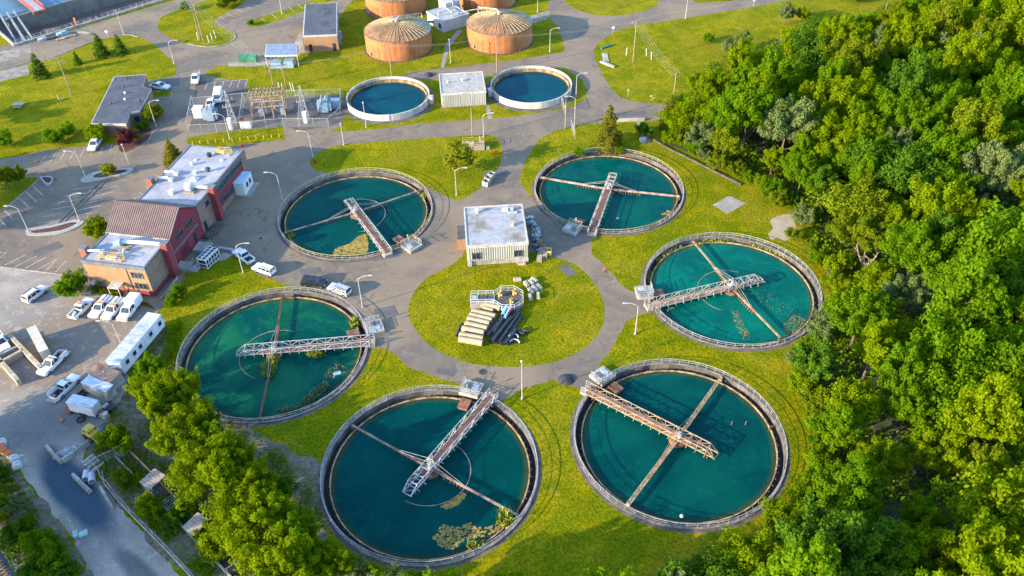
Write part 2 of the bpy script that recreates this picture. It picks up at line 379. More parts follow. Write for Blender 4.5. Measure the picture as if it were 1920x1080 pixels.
def m_road():
    mt, n, b = nt('worn_asphalt'); co = coords(n)
    n1 = noise(n, .06, 5, .6, co, .8); n2 = noise(n, .5, 5, .65, co, .5); n3 = noise(n, 6, 3, .6, co)
    col = mix(n, rng(n, n1, .38, .64), (.178, .134, .090), (.112, .092, .073))
    col = mix(n, rng(n, n2, .5, .72, 0, .55), col, (.20, .157, .108))
    col = mix(n, rng(n, noise(n, .22, 4, .5, co, 2.), .62, .68, 0, .5), col, (.062, .060, .062))
    vo = n.nodes.new('ShaderNodeTexVoronoi'); vo.feature = 'DISTANCE_TO_EDGE'; vo.inputs['Scale'].default_value = .085
    wv = n.nodes.new('ShaderNodeVectorMath'); wv.operation = 'ADD'; nz = n.nodes.new('ShaderNodeTexNoise'); nz.inputs['Scale'].default_value = .35
    sc = n.nodes.new('ShaderNodeVectorMath'); sc.operation = 'SCALE'; sc.inputs['Scale'].default_value = 4.5
    n.links.new(co, nz.inputs['Vector']); n.links.new(nz.outputs[1], sc.inputs[0]); n.links.new(co, wv.inputs[0]); n.links.new(sc.outputs[0], wv.inputs[1])
    n.links.new(wv.outputs[0], vo.inputs['Vector'])
    crack = mth(n, 'MULTIPLY', rng(n, vo.outputs['Distance'], .004, .014, 1, 0), rng(n, noise(n, .12, 2, .5, co), .45, .6))
    col = mix(n, mth(n, 'MULTIPLY', crack, .42), col, (.04, .036, .034))
    col = mix(n, 1., col, mix(n, rng(n, n3, .3, .7), (.88,) * 3, (1.12,) * 3), 'MULTIPLY')
    n.links.new(col, b.inputs['Base Color']); b.inputs['Roughness'].default_value = .9; b.inputs['Specular IOR Level'].default_value = .25
    return mt
def blob(n, co, c, rx, ry, rot, edge, nz):
    mp = n.nodes.new('ShaderNodeMapping'); mp.vector_type = 'TEXTURE'; mp.inputs['Location'].default_value = (c[0], c[1], 0)
    mp.inputs['Rotation'].default_value = (0, 0, rot); mp.inputs['Scale'].default_value = (rx, ry, 1)
    n.links.new(co, mp.inputs[0]); ln = n.nodes.new('ShaderNodeVectorMath'); ln.operation = 'LENGTH'; n.links.new(mp.outputs[0], ln.inputs[0])
    return rng(n, mth(n, 'ADD', ln.outputs['Value'], mth(n, 'MULTIPLY', mth(n, 'SUBTRACT', nz, .5), .9)), 1 - edge, 1 + edge, 1, 0)
def m_yard():
    mt, n, b = nt('gravel_and_dirt'); co = coords(n)
    n1 = noise(n, .07, 5, .6, co, .8); n2 = noise(n, .6, 6, .7, co, .4); n3 = noise(n, 4, 4, .7, co)
    col = mix(n, rng(n, n1, .38, .62), (.28, .24, .195), (.185, .165, .142))
    tan = blob(n, co, G(150, 640), 20, 11, R(15), .25, n1)
    col = mix(n, tan, col, (.17, .135, .105))
    col = mix(n, rng(n, n2, .5, .72, 0, .6), col, (.36, .32, .27))
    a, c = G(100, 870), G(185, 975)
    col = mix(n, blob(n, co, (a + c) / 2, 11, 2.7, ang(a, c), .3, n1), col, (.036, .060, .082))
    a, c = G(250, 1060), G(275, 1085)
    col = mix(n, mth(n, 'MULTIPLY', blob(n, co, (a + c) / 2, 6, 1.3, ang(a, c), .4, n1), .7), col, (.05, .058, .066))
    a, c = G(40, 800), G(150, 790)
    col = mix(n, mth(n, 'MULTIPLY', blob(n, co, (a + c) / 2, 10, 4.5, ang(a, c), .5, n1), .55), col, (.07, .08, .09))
    col = mix(n, 1., col, mix(n, rng(n, n3, .3, .7), (.78,) * 3, (1.22,) * 3), 'MULTIPLY')
    n.links.new(col, b.inputs['Base Color']); b.inputs['Roughness'].default_value = .95; b.inputs['Specular IOR Level'].default_value = .15
    bump(n, b, n2, .6, .08); return mt
def m_rough():
    mt, n, b = nt('weedy_ground'); co = coords(n)
    n1 = noise(n, .22, 5, .6, co, .8); n2 = noise(n, 1.4, 6, .7, co)
    col = mix(n, rng(n, n1, .40, .58), (.075, .085, .022), (.135, .105, .075))
    col = mix(n, rng(n, noise(n, .5, 4, .6, co), .56, .68, 0, .8), col, (.10, .14, .015))
    col = mix(n, 1., col, mix(n, rng(n, n2, .3, .7), (.55,) * 3, (1.35,) * 3), 'MULTIPLY')
    n.links.new(col, b.inputs['Base Color']); b.inputs['Roughness'].default_value = .95
    bump(n, b, n2, 1., .2); return mt
GM = {
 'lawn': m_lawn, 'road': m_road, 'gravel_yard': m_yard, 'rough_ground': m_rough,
 'parking_lot': lambda: mat('repaved_asphalt', (.088, .076, .066), (.07, .062, .056), .15, .9, fa=.1),
 'concrete_pad': lambda: mat('ground_slab_concrete', (.27, .24, .20), (.20, .18, .15), .25, .9, fa=.15),
 'concrete_path': lambda: mat('path_concrete', (.24, .215, .18), (.18, .16, .14), .3, .9, fa=.12),
 'gravel_bank': lambda: mat('bank_gravel', (.22, .19, .155), (.14, .125, .105), .4, .95, fa=.35, fine=5),
 'sand_patch': lambda: mat('bare_sand', (.30, .245, .17), (.25, .21, .14), .5, .95, fa=.2),
 'asphalt_patch': lambda: mat('patch_asphalt', (.092, .084, .080), (.075, .07, .068), .4, .9, fa=.1),
 'substation_yard': lambda: mat('substation_gravel', (.10, .088, .076), (.065, .058, .052), .3, .95, fa=.3, fine=4),
 'mulch_bed': lambda: mat('red_mulch', (.085, .032, .026), (.05, .02, .018), .8, .95, fa=.35, fine=4),
 'rail_ballast': lambda: mat('ballast_stone', (.11, .115, .13), (.075, .08, .09), .5, .95, fa=.4, fine=4),
 'forest_floor': lambda: mat('leaf_litter', (.045, .06, .014), (.028, .032, .013), .3, .95, fa=.4, fine=2),
 'gravel_apron': lambda: mat('apron_gravel', (.125, .098, .083), (.075, .062, .056), .5, .95, fa=.35, fine=4),
}
build_ground()

# painted markings: thin sheets a few millimetres above the asphalt
PAINT = mat('worn_white_paint', (.42, .41, .38), (.27, .25, .22), 1.2, .85, fa=.2)
PAINTY = mat('worn_yellow_paint', (.34, .22, .05), (.22, .16, .07), .6, .85, fa=.2)
def stripe(mb, a, b, w=.14):
    a, b = Vector(a), Vector(b); d = (b - a).normalized(); s = Vector((-d.y, d.x, 0)) * w / 2; z = Vector((0, 0, .008))
    mb.quad(a - s + z, b - s + z, b + s + z, a + s + z)
mb = MB()
for a, b in [((88, 290), (76, 304)), ((105, 286), (94, 303)), ((123, 283), (113, 300)), ((141, 281), (131, 298)), ((159, 278), (150, 294)), ((173, 286), (168, 292)), ((193, 275), (187, 289)), ((210, 271), (205, 287)), ((62, 349), (80, 366)), ((49, 360), (69, 379)), ((36, 371), (54, 389)), ((8, 394), (24, 410)), ((0, 412), (10, 423)),
             ((133, 356), (175, 350)), ((120, 368), (160, 362)), ((108, 380), (148, 374)), ((95, 393), (135, 386)), ((82, 406), (122, 399)), ((70, 419), (112, 412)), ((194, 346), (237, 336)), ((183, 358), (223, 348)), ((168, 370), (213, 360)), ((157, 382), (202, 372)), ((144, 395), (188, 385)), ((128, 408), (174, 398)),
             ((8, 497), (48, 478)), ((28, 500), (69, 480)), ((47, 503), (87, 482)), ((66, 507), (107, 486)), ((86, 508), (106, 487)), ((103, 511), (124, 489)), ((-8, 490), (12, 473)), ((-4, 476), (10, 472)),
             ((293, 329), (298, 332)), ((272, 350), (278, 354)), ((262, 361), (267, 364)), ((251, 371), (256, 375)),
             ((389, 155), (384, 168)), ((405, 153), (399, 167)), ((420, 152), (415, 165)), ((436, 151), (430, 164)), ((450, 149), (445, 164)), ((464, 149), (459, 161)), ((389, 155), (464, 149)),
             ((411, 31), (420, 35)), ((424, 26), (438, 31)), ((442, 17), (456, 22)), ((458, 12), (472, 16)), ((474, 8), (486, 12)), ((490, 3), (502, 7)), ((500, 42), (489, 34)), ((520, 35), (508, 26)), ((538, 29), (524, 20)), ((553, 23), (541, 13)), ((568, 16), (558, 8))]:
    stripe(mb, G(*a), G(*b))
tag(mb.build('parking_markings', PAINT), 'faded white parking bay lines on the asphalt lots', 'road marking', kind='structure')
mb = MB()
pts = [(1190, 38), (1240, 27), (1300, 17), (1370, 8), (1440, -3)]
for a, b in zip(pts, pts[1:]): stripe(mb, G(*a), G(*b), .2)
pts = [(198, 62), (240, 46), (290, 24), (345, 2)]
for a, b in zip(pts, pts[1:]): stripe(mb, G(*a), G(*b), .2)
tag(mb.build('road_centre_line', PAINTY), 'faded yellow centre line along the perimeter road', 'road marking', kind='structure')
KERB = mat('kerb_concrete', (.25, .22, .175), (.18, .16, .125), .6, .9)
def kerb(pts, label, w=.22, h=.13, smooth=True, closed=False, mt=None):
    P = [G(*p) for p in pts]
    if smooth and not closed:
        q = []
        for i in range(len(P) - 1):
            a, b, c, d = P[max(i - 1, 0)], P[i], P[i + 1], P[min(i + 2, len(P) - 1)]
            for j in range(4):
                t = j / 4; q.append(.5 * (2 * b + (c - a) * t + (2 * a - 5 * b + 4 * c - d) * t * t + (3 * b - a - 3 * c + d) * t ** 3))
        P = q + [P[-1]]
    mb = MB(); L = []; k = len(P)
    for i in range(k):
        a, c = (P[i - 1], P[(i + 1) % k]) if closed else (P[max(i - 1, 0)], P[min(i + 1, k - 1)])
        d = (c - a).normalized(); s = Vector((-d.y, d.x, 0)) * w / 2
        L += [P[i] + s, P[i] - s, P[i] - s + Vector((0, 0, h)), P[i] + s + Vector((0, 0, h))]
    mb.v = [tuple(v) for v in L]
    for i in range(k if closed else k - 1):
        j = (i + 1) % k
        for q in range(4): mb.f.append((i * 4 + q, j * 4 + q, j * 4 + (q + 1) % 4, i * 4 + (q + 1) % 4))
    if not closed: mb.f += [(0, 1, 2, 3), (4 * k - 1, 4 * k - 2, 4 * k - 3, 4 * k - 4)]
    tag(mb.build('kerb', mt or KERB), label, 'kerb', kind='structure')
kerb([(352, 82), (375, 87), (400, 88), (425, 82), (441, 72), (438, 63)], 'pale curved kerb round the tip of the pole lawn', .35)
kerb([(230, 65), (245, 66), (259, 70)], 'short pale kerb at the lamp post by the conifers', .35)
kerb([(-80, 150), (0, 131), (60, 115), (100, 108), (150, 87), (190, 73)], 'long thin kerb between the conifer lawn and basin road')
kerb([(-160, 470), (0, 397), (40, 366), (75, 334)], 'dark edge kerb of the car park lawn', .3)
kerb([(-100, 492), (0, 500.5), (60, 508), (118, 515)], 'low kerb where the car park meets the gravel', .3)
kerb([(1225, 262), (1255, 280), (1300, 302), (1345, 325), (1390, 347)], 'low concrete edging along the foot of the woods', .4, .35, mt=CONC_D)
kerb([(292, 172), (318, 171), (321, 176), (318, 186), (296, 185)], 'kerb around the small grass strip beside the office')
kerb([(290, 238), (303, 231), (300, 240), (286, 252), (277, 268)], 'kerb of the mulch bed at the office drive')
# planted islands of the car park
STONE = mat('island_stone', (.28, .265, .235), (.24, .22, .2), 1.2, .9, fa=.3, fine=5)
MULCH = GM['mulch_bed']()
def island(px, inner, label):
    t = thing('traffic_island', label, 'traffic island', G(*px[0])); o = t.location
    P = [tuple((Vector(p) - o.xy)) for p in smooth_poly(gp(px), 5)]
    MB().prism(P, 0, .16).build('kerb_base', STONE, t)
    P = [tuple((Vector(p) - o.xy)) for p in smooth_poly(gp(inner), 5)]
    MB().prism(P, .1, .2, .04).build('mulch', MULCH, t)
island([(49, 437), (54, 430), (100, 422), (140, 413), (157, 414), (150, 424), (120, 437), (85, 442), (56, 442)], [(60, 434), (100, 427), (135, 418), (144, 420), (120, 431), (85, 437), (62, 438)], 'long stone edged island with red mulch under the twin lamps')
island([(152, 340), (158, 332), (185, 322), (235, 316), (248, 315), (250, 320), (238, 327), (200, 336), (165, 342)], [(175, 331), (190, 325), (232, 319), (238, 322), (205, 331), (180, 334)], 'stone edged island with a small tree near the red building')
island([(75, 334), (85, 331), (98, 332), (100, 339), (95, 346), (88, 348)], [(79, 335), (87, 333), (95, 334), (97, 339), (90, 344)], 'small mulch island at the corner of the car park lawn')
t = thing('drain_strip', 'mossy concrete drain strip between two rows of parking bays', 'drain', G(108, 424))
a, b = G(201, 332) - t.location, Vector((0, 0, 0)); d = a.normalized(); s = Vector((-d.y, d.x, 0)) * .55
mb = MB()
for sg in (-1, 1): mb.bar(s * sg + Vector((0, 0, .06)), a + s * sg + Vector((0, 0, .06)), .16)
mb.build('edge', KERB, t); mb = MB(); z = Vector((0, 0, .02)); mb.quad(-s + z, a - s + z, a + s + z, s + z)
mb.build('channel', mat('mossy_concrete', (.12, .11, .075), (.08, .085, .05), .6, .95, fa=.3), t)
# ------------------------------------------------------------------ settling tanks
def m_water(name, deep, green, rough=.06, edge=14.9):
    mt, n, b = nt(name); co = coords(n)
    n1 = noise(n, .09, 3, .5, co, .8)
    col = mix(n, rng(n, n1, .38, .64), deep, green)
    col = mix(n, rng(n, noise(n, .32, 4, .6, co, 2.2), .52, .68, 0, .35), col, tuple(x * 1.5 for x in green))
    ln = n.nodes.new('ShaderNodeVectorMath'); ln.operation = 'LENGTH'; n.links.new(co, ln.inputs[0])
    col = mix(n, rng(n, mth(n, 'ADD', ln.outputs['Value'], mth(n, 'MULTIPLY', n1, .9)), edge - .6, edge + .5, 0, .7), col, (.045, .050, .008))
    n.links.new(col, b.inputs['Base Color']); b.inputs['Roughness'].default_value = rough; b.inputs['IOR'].default_value = 1.2
    b.inputs['Specular IOR Level'].default_value = .15
    b.inputs['Subsurface Weight'].default_value = 1.; b.inputs['Subsurface Radius'].default_value = (.3, 1.3, 1.4); b.inputs['Subsurface Scale'].default_value = .8
    bump(n, b, noise(n, 1.1, 4, .65, co), .16, .06); return mt
WZ = -.55
ALGAE = mat('floating_algae', (.30, .195, .035), (.15, .12, .025), 1.1, .9, fa=.4)
REED = mat('reed_leaves', (.24, .26, .02), (.14, .19, .012), 1.4, .85, fa=.3)
REEDG = mat('grey_green_reeds', (.12, .18, .075), (.08, .13, .05), 1.4, .85, fa=.3)
def tuft(name, label, loc, rx, ry, n, h, mt, rz=0, group=None, cat='reeds'):
    """a clump of upright leaves growing out of the water or ground"""
    mb = MB()
    for _ in range(n):
        r_, t_ = math.sqrt(rnd.random()), rnd.random() * 2 * PI; x, y = rx * r_ * math.cos(t_), ry * r_ * math.sin(t_)
        hh = h * rnd.uniform(.45, 1.1) * (1 - .4 * r_); a = rnd.random() * PI; w = rnd.uniform(.06, .14); lx, ly = rnd.gauss(0, .3 * h), rnd.gauss(0, .3 * h)
        dx, dy = math.cos(a) * w, math.sin(a) * w
        mb.add([(x - dx, y - dy, 0), (x + dx, y + dy, 0), (x + lx * .4 + dx, y + ly * .4 + dy, hh * .65), (x + lx, y + ly, hh), (x + lx * .4 - dx, y + ly * .4 - dy, hh * .65)], [(0, 1, 2, 3, 4)])
    o = mb.build(name, mt, None, loc=loc, rz=rz); tag(o, label, cat, group); return o
def algae(label, px, n, seed, size=(.15, .5), fill=True):
    """a raft of floating scum: many small flat flakes lying on the water inside an outline"""
    rr = random.Random(seed); poly = [tuple(G(*p, WZ)[:2]) for p in px]; o = Vector((*poly[0], WZ + .015)); mb = MB(); k = 0; n = int(n * 2.4); size = (size[0] * .45, size[1] * .62)
    xs = [p[0] for p in poly]; ys = [p[1] for p in poly]
    for _ in range(n * 12):
        if k >= n: break
        x, y = rr.uniform(min(xs), max(xs)), rr.uniform(min(ys), max(ys))
        if not pip((x, y), poly): continue
        k += 1; r_ = rr.uniform(*size); m_ = rr.randint(6, 9); z = rr.uniform(0, .02)
        mb.add([(x - o.x + r_ * rr.uniform(.6, 1.2) * math.cos(2 * PI * i / m_), y - o.y + r_ * rr.uniform(.5, 1.2) * math.sin(2 * PI * i / m_), z) for i in range(m_)], [tuple(range(m_))])
    tag(mb.build('algae_mat', ALGAE, None, loc=o), label, 'algae', 'floating algae on the tanks', 'stuff')

RIM = mat('rim_concrete', (.18, .155, .128), (.105, .09, .075), .5, .9, fa=.2)
WALLIN = mat('tank_wall_concrete', (.115, .10, .083), (.055, .048, .042), .35, .9, stretch=(1, 1, .4), fa=.25)
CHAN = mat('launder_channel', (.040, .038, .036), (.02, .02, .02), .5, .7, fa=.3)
def tank(i, label, wlabel, foot, end, arm, plat, ring, water, steel, deck, armmat, lattice=False, plang=0., rail=STEEL, armflip=False):
    cx, cy = TANKS[i]; t = thing('settling_tank', label, 'settling tank', (cx, cy, 0), 0, 'round settling tanks')
    C = Vector((cx, cy, 0))
    MB().lathe([(16.38, -2.6), (16.38, .15), (16.04, .15), (16.04, -1.5)], 96).build('tank_wall', WALLIN, t, True)
    MB().lathe([(16.40, .12), (16.40, .20), (16.02, .20), (16.02, .12)], 96, closed=True).build('rim', RIM, t, True)
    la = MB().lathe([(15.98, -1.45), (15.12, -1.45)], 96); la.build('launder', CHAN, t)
    MB().lathe([(15.14, -1.5), (15.14, -.36), (14.94, -.36), (14.94, -1.6)], 96).build('weir', WEIR, t, True)
    if True:   # brackets under the weir lip
        mb = MB()
        for k in range(72):
            a = 2 * PI * k / 72; mb.box((15.28 * math.cos(a), 15.28 * math.sin(a), -.5), (.3, .12, .22), a)
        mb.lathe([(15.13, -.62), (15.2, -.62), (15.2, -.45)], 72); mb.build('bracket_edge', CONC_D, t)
    f = G(*foot, .6) - C; phi = math.atan2(f.y, f.x); e = G(*end, .6) - C; over = max(3.5, Vector((e.x, e.y)).length)
    # railing round the rim, left open where the bridge lands
    mb = MB(); gap = .075; zr = .20; a0, a1 = phi + gap, phi + 2 * PI - gap; K = 66; Rr = 16.25
    for k in range(K + 1):
        a = a0 + (a1 - a0) * k / K; x, y = Rr * math.cos(a), Rr * math.sin(a); mb.bar((x, y, zr), (x, y, zr + 1.02), .055)
        if k < K:
            b = a0 + (a1 - a0) * (k + 1) / K; x2, y2 = Rr * math.cos(b), Rr * math.sin(b)
            for hz, w in ((1.0, .07), (.55, .04)): mb.bar((x, y, zr + hz), (x2, y2, zr + hz), w)
    mb.build('railing', rail, t)
    # foot bridge to the centre drive
    br = bpy.data.objects.new('walkway_bridge', None)
    def L(r_, s_, z): return (r_ * math.cos(phi) - s_ * math.sin(phi), r_ * math.sin(phi) + s_ * math.cos(phi), z)
    def beamT(w):
        mb = MB(); zb, zt = .42, 1.55; r1, r0 = 16.7, -over; st = 1.52; N = int(round((r1 - r0) / st)); st = (r1 - r0) / N
        for sg in (-1, 1):
            s_ = sg * .82
            mb.bar(L(r1, s_, zb), L(r0, s_ * .8, zb), w * 1.3)
            mb.bar(L(r1, s_, zt), L(r0 + st, s_, zt), w); mb.bar(L(r0 + st, s_, zt), L(r0, s_ * .8, zb), w)
            for k in range(N):
                ra, rb = r1 - st * k, r1 - st * (k + 1)
                mb.bar(L(ra, s_, zb), L(ra, s_, zt), w * .8)
                if k % 2: mb.bar(L(ra, s_, zb), L(rb, s_, zt if k < N - 1 else zb), w * .75)
                else: mb.bar(L(ra, s_, zt), L(rb, s_, zb), w * .75)
                mb.bar(L(ra, s_, zb + .02), L(ra - .0, s_ + sg * .38, zb - .22), w * .7)      # outriggers
        for k in range(N + 1):
            ra = r1 - st * k; mb.bar(L(ra, -.82, zb - .06), L(ra, .82, zb - .06), w)
            if ra < 1.2 and k < N: mb.bar(L(ra, -.82, zt), L(ra, .82, zt), w * .8); mb.bar(L(ra, -.82, zb), L(ra - st, .8, zb), w * .7)
        return mb
    br = beamT(.105).build('walkway_bridge', steel, t)
    mb = MB(); lo = -over + 4.2; p = [L(16.9, -.66, .46), L(lo, -.66, .46), L(lo, .66, .46), L(16.9, .66, .46)]
    mb.v = [tuple(q) for q in p] + [(q[0], q[1], .52) for q in p]; mb.f = [(0, 1, 2, 3), (7, 6, 5, 4), (0, 4, 5, 1), (1, 5, 6, 2), (2, 6, 7, 3), (3, 7, 4, 0)]
    mb.build('deck', deck, br)
    mb = MB()
    for s_ in (-.55, .55):
        mb.tube(L(-over + 1.2, s_, -1.2), L(-over + 1.2, s_, .4), .11); 
    mb.build('end_support', RUST, br)
    mb = MB()                                       # landing with steps and posts
    mb.box((*L(17.0, 0, .36)[:2], .25), (1.2, 1.9, .5), phi); mb.build('landing', CONC, br)
    for s_ in (-.8, .8):
        mb = MB()
        for r_ in (16.6, 17.5): mb.bar(L(r_, s_, .5), L(r_, s_, 1.6), .09)
        for z in (1.05, 1.6): mb.bar(L(16.6, s_, z), L(17.5, s_, z), .08)
        mb.build('landing_rail', rail, br)
    MB().lathe([(1.45, -1.5), (1.45, -.1), (1.3, -.02), (1.3, .1), (.55, .2), (.55, .4), (0, .4)], 20).build('centre_column', RUST if deck is not TANST else TANST, t, True)
    mb = MB().box((0, 0, .85), (.9, .8, .6), phi); mb.tube((0, 0, 1.1), (0, 0, 1.5), .28, 8); mb.build('drive_motor', STEEL, t, bevel=.04)
    # scraper arms
    A = [G(*p, .3) - C for p in arm]
    for k, q in enumerate(A):
        al = math.atan2(q.y, q.x); rr_ = min(15.6, max(15.0, Vector((q.x, q.y)).length))
        def Q(r_, s_, z): return (r_ * math.cos(al) - s_ * math.sin(al), r_ * math.sin(al) + s_ * math.cos(al), z)
        mb = MB()
        if lattice:
            for s_ in (-.26, .26): mb.bar(Q(.9, s_, .28), Q(rr_, s_, .28), .11)
            mb.bar(Q(.9, 0, -.1), Q(9, 0, .05), .1); N = 30
            for j in range(N):
                ra, rb = .9 + (rr_ - .9) * j / N, .9 + (rr_ - .9) * (j + 1) / N
                sg = .26 if j % 2 else -.26; mb.bar(Q(ra, sg, .28), Q(rb, -sg, .28), .07); mb.bar(Q(rb, -.26, .28), Q(rb, .26, .28), .07)
        else:
            w_ = 1.25 if i == 1 else .8; mb.tube(Q(.9, 0, .22), Q(rr_, 0, .22), .15 * w_, 6); mb.bar(Q(.9, .16 * w_, .35), Q(rr_, .16 * w_, .35), .08 * w_); mb.bar(Q(.9, -.16 * w_, .35), Q(rr_, -.16 * w_, .35), .08 * w_)
        am = mb.build('scraper_arm', armmat, t)
        mb = MB(); mb.box(Q(rr_, 0, -.05), (.35, .55, .8), al); mb.build('arm_bracket', CONC_D if not lattice else TANST, am)
        for j in range(8):
            r_ = 2.6 + j * .62; MB().tube(Q(r_, -.1, -1.1), Q(r_, -.1, .12), .095, 5).build('picket', RUST if armmat is not STEELW else RUSTP, am)
        mb = MB()
        for s_ in (-.12, .12): mb.tube(Q(.4, s_ * 3, 2.1), Q(6.4, s_, .34), .028, 4)
        mb.build('tie_rod', steel, am)
    mb = MB()
    for s_ in (-.82, .82): mb.bar(L(.35, s_, .4), L(.35, s_ * .5, 2.15), .1)
    mb.bar(L(.35, -.41, 2.15), L(.35, .41, 2.15), .1); mb.build('mast', steel, t)
    tx, ty = ring if ring else (.012, .01)
    if ring:
        o = MB().lathe([(6.08, -.2), (6.17, -.2), (6.17, .07), (6.08, .07)], 96, closed=True).build('feed_ring', RUSTP, t, True)
        o.location.z = WZ - .07; o.rotation_euler = (tx, ty, 0)
    # outlet box outside the rim
    q = G(*plat, .5) - C; al = math.atan2(q.y, q.x) + plang
    def Q(x, y, z): return (q.x + x * math.cos(al) - y * math.sin(al), q.y + x * math.sin(al) + y * math.cos(al), z)
    pl = MB().box(Q(0, 0, .32), (3.1, 3.3, .64), al).build('outlet_platform', CONC_L, t, bevel=.03)
    MB().box(Q(.35, -.75, .7), (1.2, .85, .14), al).build('hatch', GALV, pl, bevel=.02)
    MB().box(Q(.3, .6, .655), (1.5, 1.1, .04), al).build('grating', mat('dark_grating', (.10, .11, .12), (.07, .08, .09), 2, .6), pl)
    mb = MB()
    P = [(-1.45, -1.55), (-1.45, 1.55), (1.2, 1.55)]
    for (a, b), (c, d) in zip(P, P[1:]):
        for z in (1.15, 1.65): mb.bar(Q(a, b, z), Q(c, d, z), .07)
        for j in range(4): mb.bar(Q(a + (c - a) * j / 3, b + (d - b) * j / 3, .62), Q(a + (c - a) * j / 3, b + (d - b) * j / 3, 1.66), .07)
    mb.tube(Q(-1.2, .2, .6), Q(-1.2, .2, 2.2), .05); mb.box(Q(-1.2, .2, 2.3), (.22, .22, .3), al); mb.build('platform_railing', rail, pl)
    d = Vector((q.x, q.y, 0)).normalized(); sb = d * 13.9
    mb = MB().box((sb.x, sb.y, WZ + .35), (1.9, 1.6, .6), al); mb.box((sb.x, sb.y, WZ + .68), (2.1, 1.8, .1), al); mb.build('scum_box', RUST, t)
    w = MB(); K = 96; w.add([(14.96 * math.cos(2 * PI * j / K), 14.96 * math.sin(2 * PI * j / K), 0) for j in range(K)], [tuple(range(K))])
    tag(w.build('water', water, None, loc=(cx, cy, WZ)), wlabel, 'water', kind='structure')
    return t
WA = m_water('water_deep_teal', (.0002, .038, .036), (.0003, .050, .044))
WB = m_water('water_teal', (.0003, .048, .046), (.0010, .068, .052))
WC = m_water('water_green_teal', (.0008, .070, .058), (.0012, .108, .076))
WD = m_water('water_dark_green', (.0008, .048, .040), (.006, .090, .046))
tank(0, 'round settling tank with a pale truss bridge and a brown algae raft by its rim', 'deep teal water in the tank with the brown algae raft', (722, 468), (655, 372), ((534, 436), (790, 356)), (772, 460), (.002, -.012), WA, STEELW, RUSTD, RUSTP, rail=mat('yellow_rail', (.34, .27, .10), (.36, .33, .28), .8, .6))
tank(1, 'round settling tank with a brown decked bridge and pinkish arm near the big spruce', 'teal water in the tank beside the big spruce', (1113, 428), (1149, 324), ((1011, 332), (1274, 368)), (1073, 428), None, WB, STEELW, RUSTD, RUSTP, rail=mat('yellow_rail', (.34, .27, .10)))
tank(2, 'round settling tank with weeds in its channel and a full feed ring beside the woods', 'bright green teal water speckled with scum flakes', (1233, 569), (1428, 520), ((1299, 452), (1463, 633)), (1208, 547), (.004, .008), WC, STEELW, mat('tan_deck', (.30, .165, .095), (.20, .10, .06), .6, .85), TANST)
tank(3, 'round settling tank with reeds around its grey bridge beside the parked cars', 'dark green water in the tank with reed clumps', (690, 641), (447, 652), ((529, 556), (487, 784)), (702, 612), (.004, .010), WD, STEEL, RUSTD, RUST)
tank(4, 'round settling tank with a long grey truss bridge and yellow reeds at its arm', 'dark teal water in the frontmost tank', (916, 750), (763, 925), ((658, 796), (970, 966)), (884, 728), (-.006, -.009), WA, STEEL, RUSTD, RUSTP)
tank(5, 'round settling tank with a rusty tan bridge and open lattice arms', 'clean teal water in the tank with the tan bridge', (1106, 733), (1346, 850), ((1353, 706), (1178, 945)), (1130, 704), None, m_water('water_teal_front', (.0004, .042, .042), (.0010, .062, .050)), TANST, mat('tan_deck2', (.27, .16, .095), (.18, .10, .06), .6, .85), TANST, lattice=True)
algae('thick brown algae raft against the rim by the pale bridge', [(624, 478), (628, 468), (640, 462), (655, 458), (670, 445), (684, 438), (688, 446), (690, 462), (688, 474), (672, 478)], 420, 1, (.2, .5))
algae('olive algae crescent outside the feed ring of the front tank', [(826, 950), (850, 938), (868, 922), (874, 928), (862, 944), (838, 956)], 90, 2, (.12, .35))
algae('broken orange algae sheet near the reeds of the front tank', [(812, 1010), (828, 985), (860, 988), (880, 980), (905, 992), (925, 985), (940, 970), (935, 1000), (900, 1008), (870, 1012), (850, 1030), (830, 1028)], 170, 3, (.1, .42))
algae('scattered scum flakes trailing across the green tank', [(1372, 585), (1384, 580), (1396, 610), (1412, 635), (1395, 640), (1380, 612)], 80, 4, (.06, .22))
algae('brownish scum flakes drifting at the far side of the green tank', [(1466, 610), (1490, 590), (1510, 600), (1500, 625), (1476, 632)], 110, 5, (.06, .22))
algae('thin scum specks between bridge and rim of the green tank', [(1400, 540), (1450, 552), (1500, 590), (1480, 600), (1430, 575), (1395, 560)], 60, 6, (.05, .15))
algae('small yellow scum patches by the white slab in the reed tank', [(604, 708), (615, 695), (622, 675), (652, 690), (648, 700), (618, 712)], 34, 7, (.08, .3))
algae('grey scum heap on the rim edge of the spruce tank', [(1240, 402), (1252, 394), (1262, 398), (1256, 404)], 34, 8, (.15, .4))
for lab, p, rx, ry, n, h, mt in [
    ('yellow reeds growing round the arm by the reed tank column', (508, 690), 1.0, 2.6, 260, 1.7, REED), ('reed clump hanging under the grey bridge', (591, 667), 1.5, .6, 160, 1.5, REED),
    ('bright green reed tuft beside the scum box', (665, 608), .8, 1.1, 120, 1.7, REED), ('long grey green reed bank along the reed tank weir', (590, 742), .9, 3.4, 300, 1.3, REEDG), ('low grey green reeds at the end of the reed bank', (546, 772), 2.2, .9, 200, 1.1, REEDG),
    ('tall yellow reeds at the arm end of the front tank', (950, 975), 1.2, 1.5, 220, 1.8, REED), ('pale green tuft at the rim of the front tank', (893, 1024), 1.4, .6, 130, 1.0, REED),
    ('green weed tuft at the arm end near the dark suv road', (544, 442), 1.0, .8, 70, .8, REED), ('weeds by the upper arm bracket of the pale bridge tank', (795, 368), .5, 1.2, 60, .8, REED)]:
    rz = {590: R(-35)}.get(p[0], 0); tuft('reed_clump', lab, G(*p, WZ), rx, ry, n, h, mt, rz, 'reeds growing in the tanks')
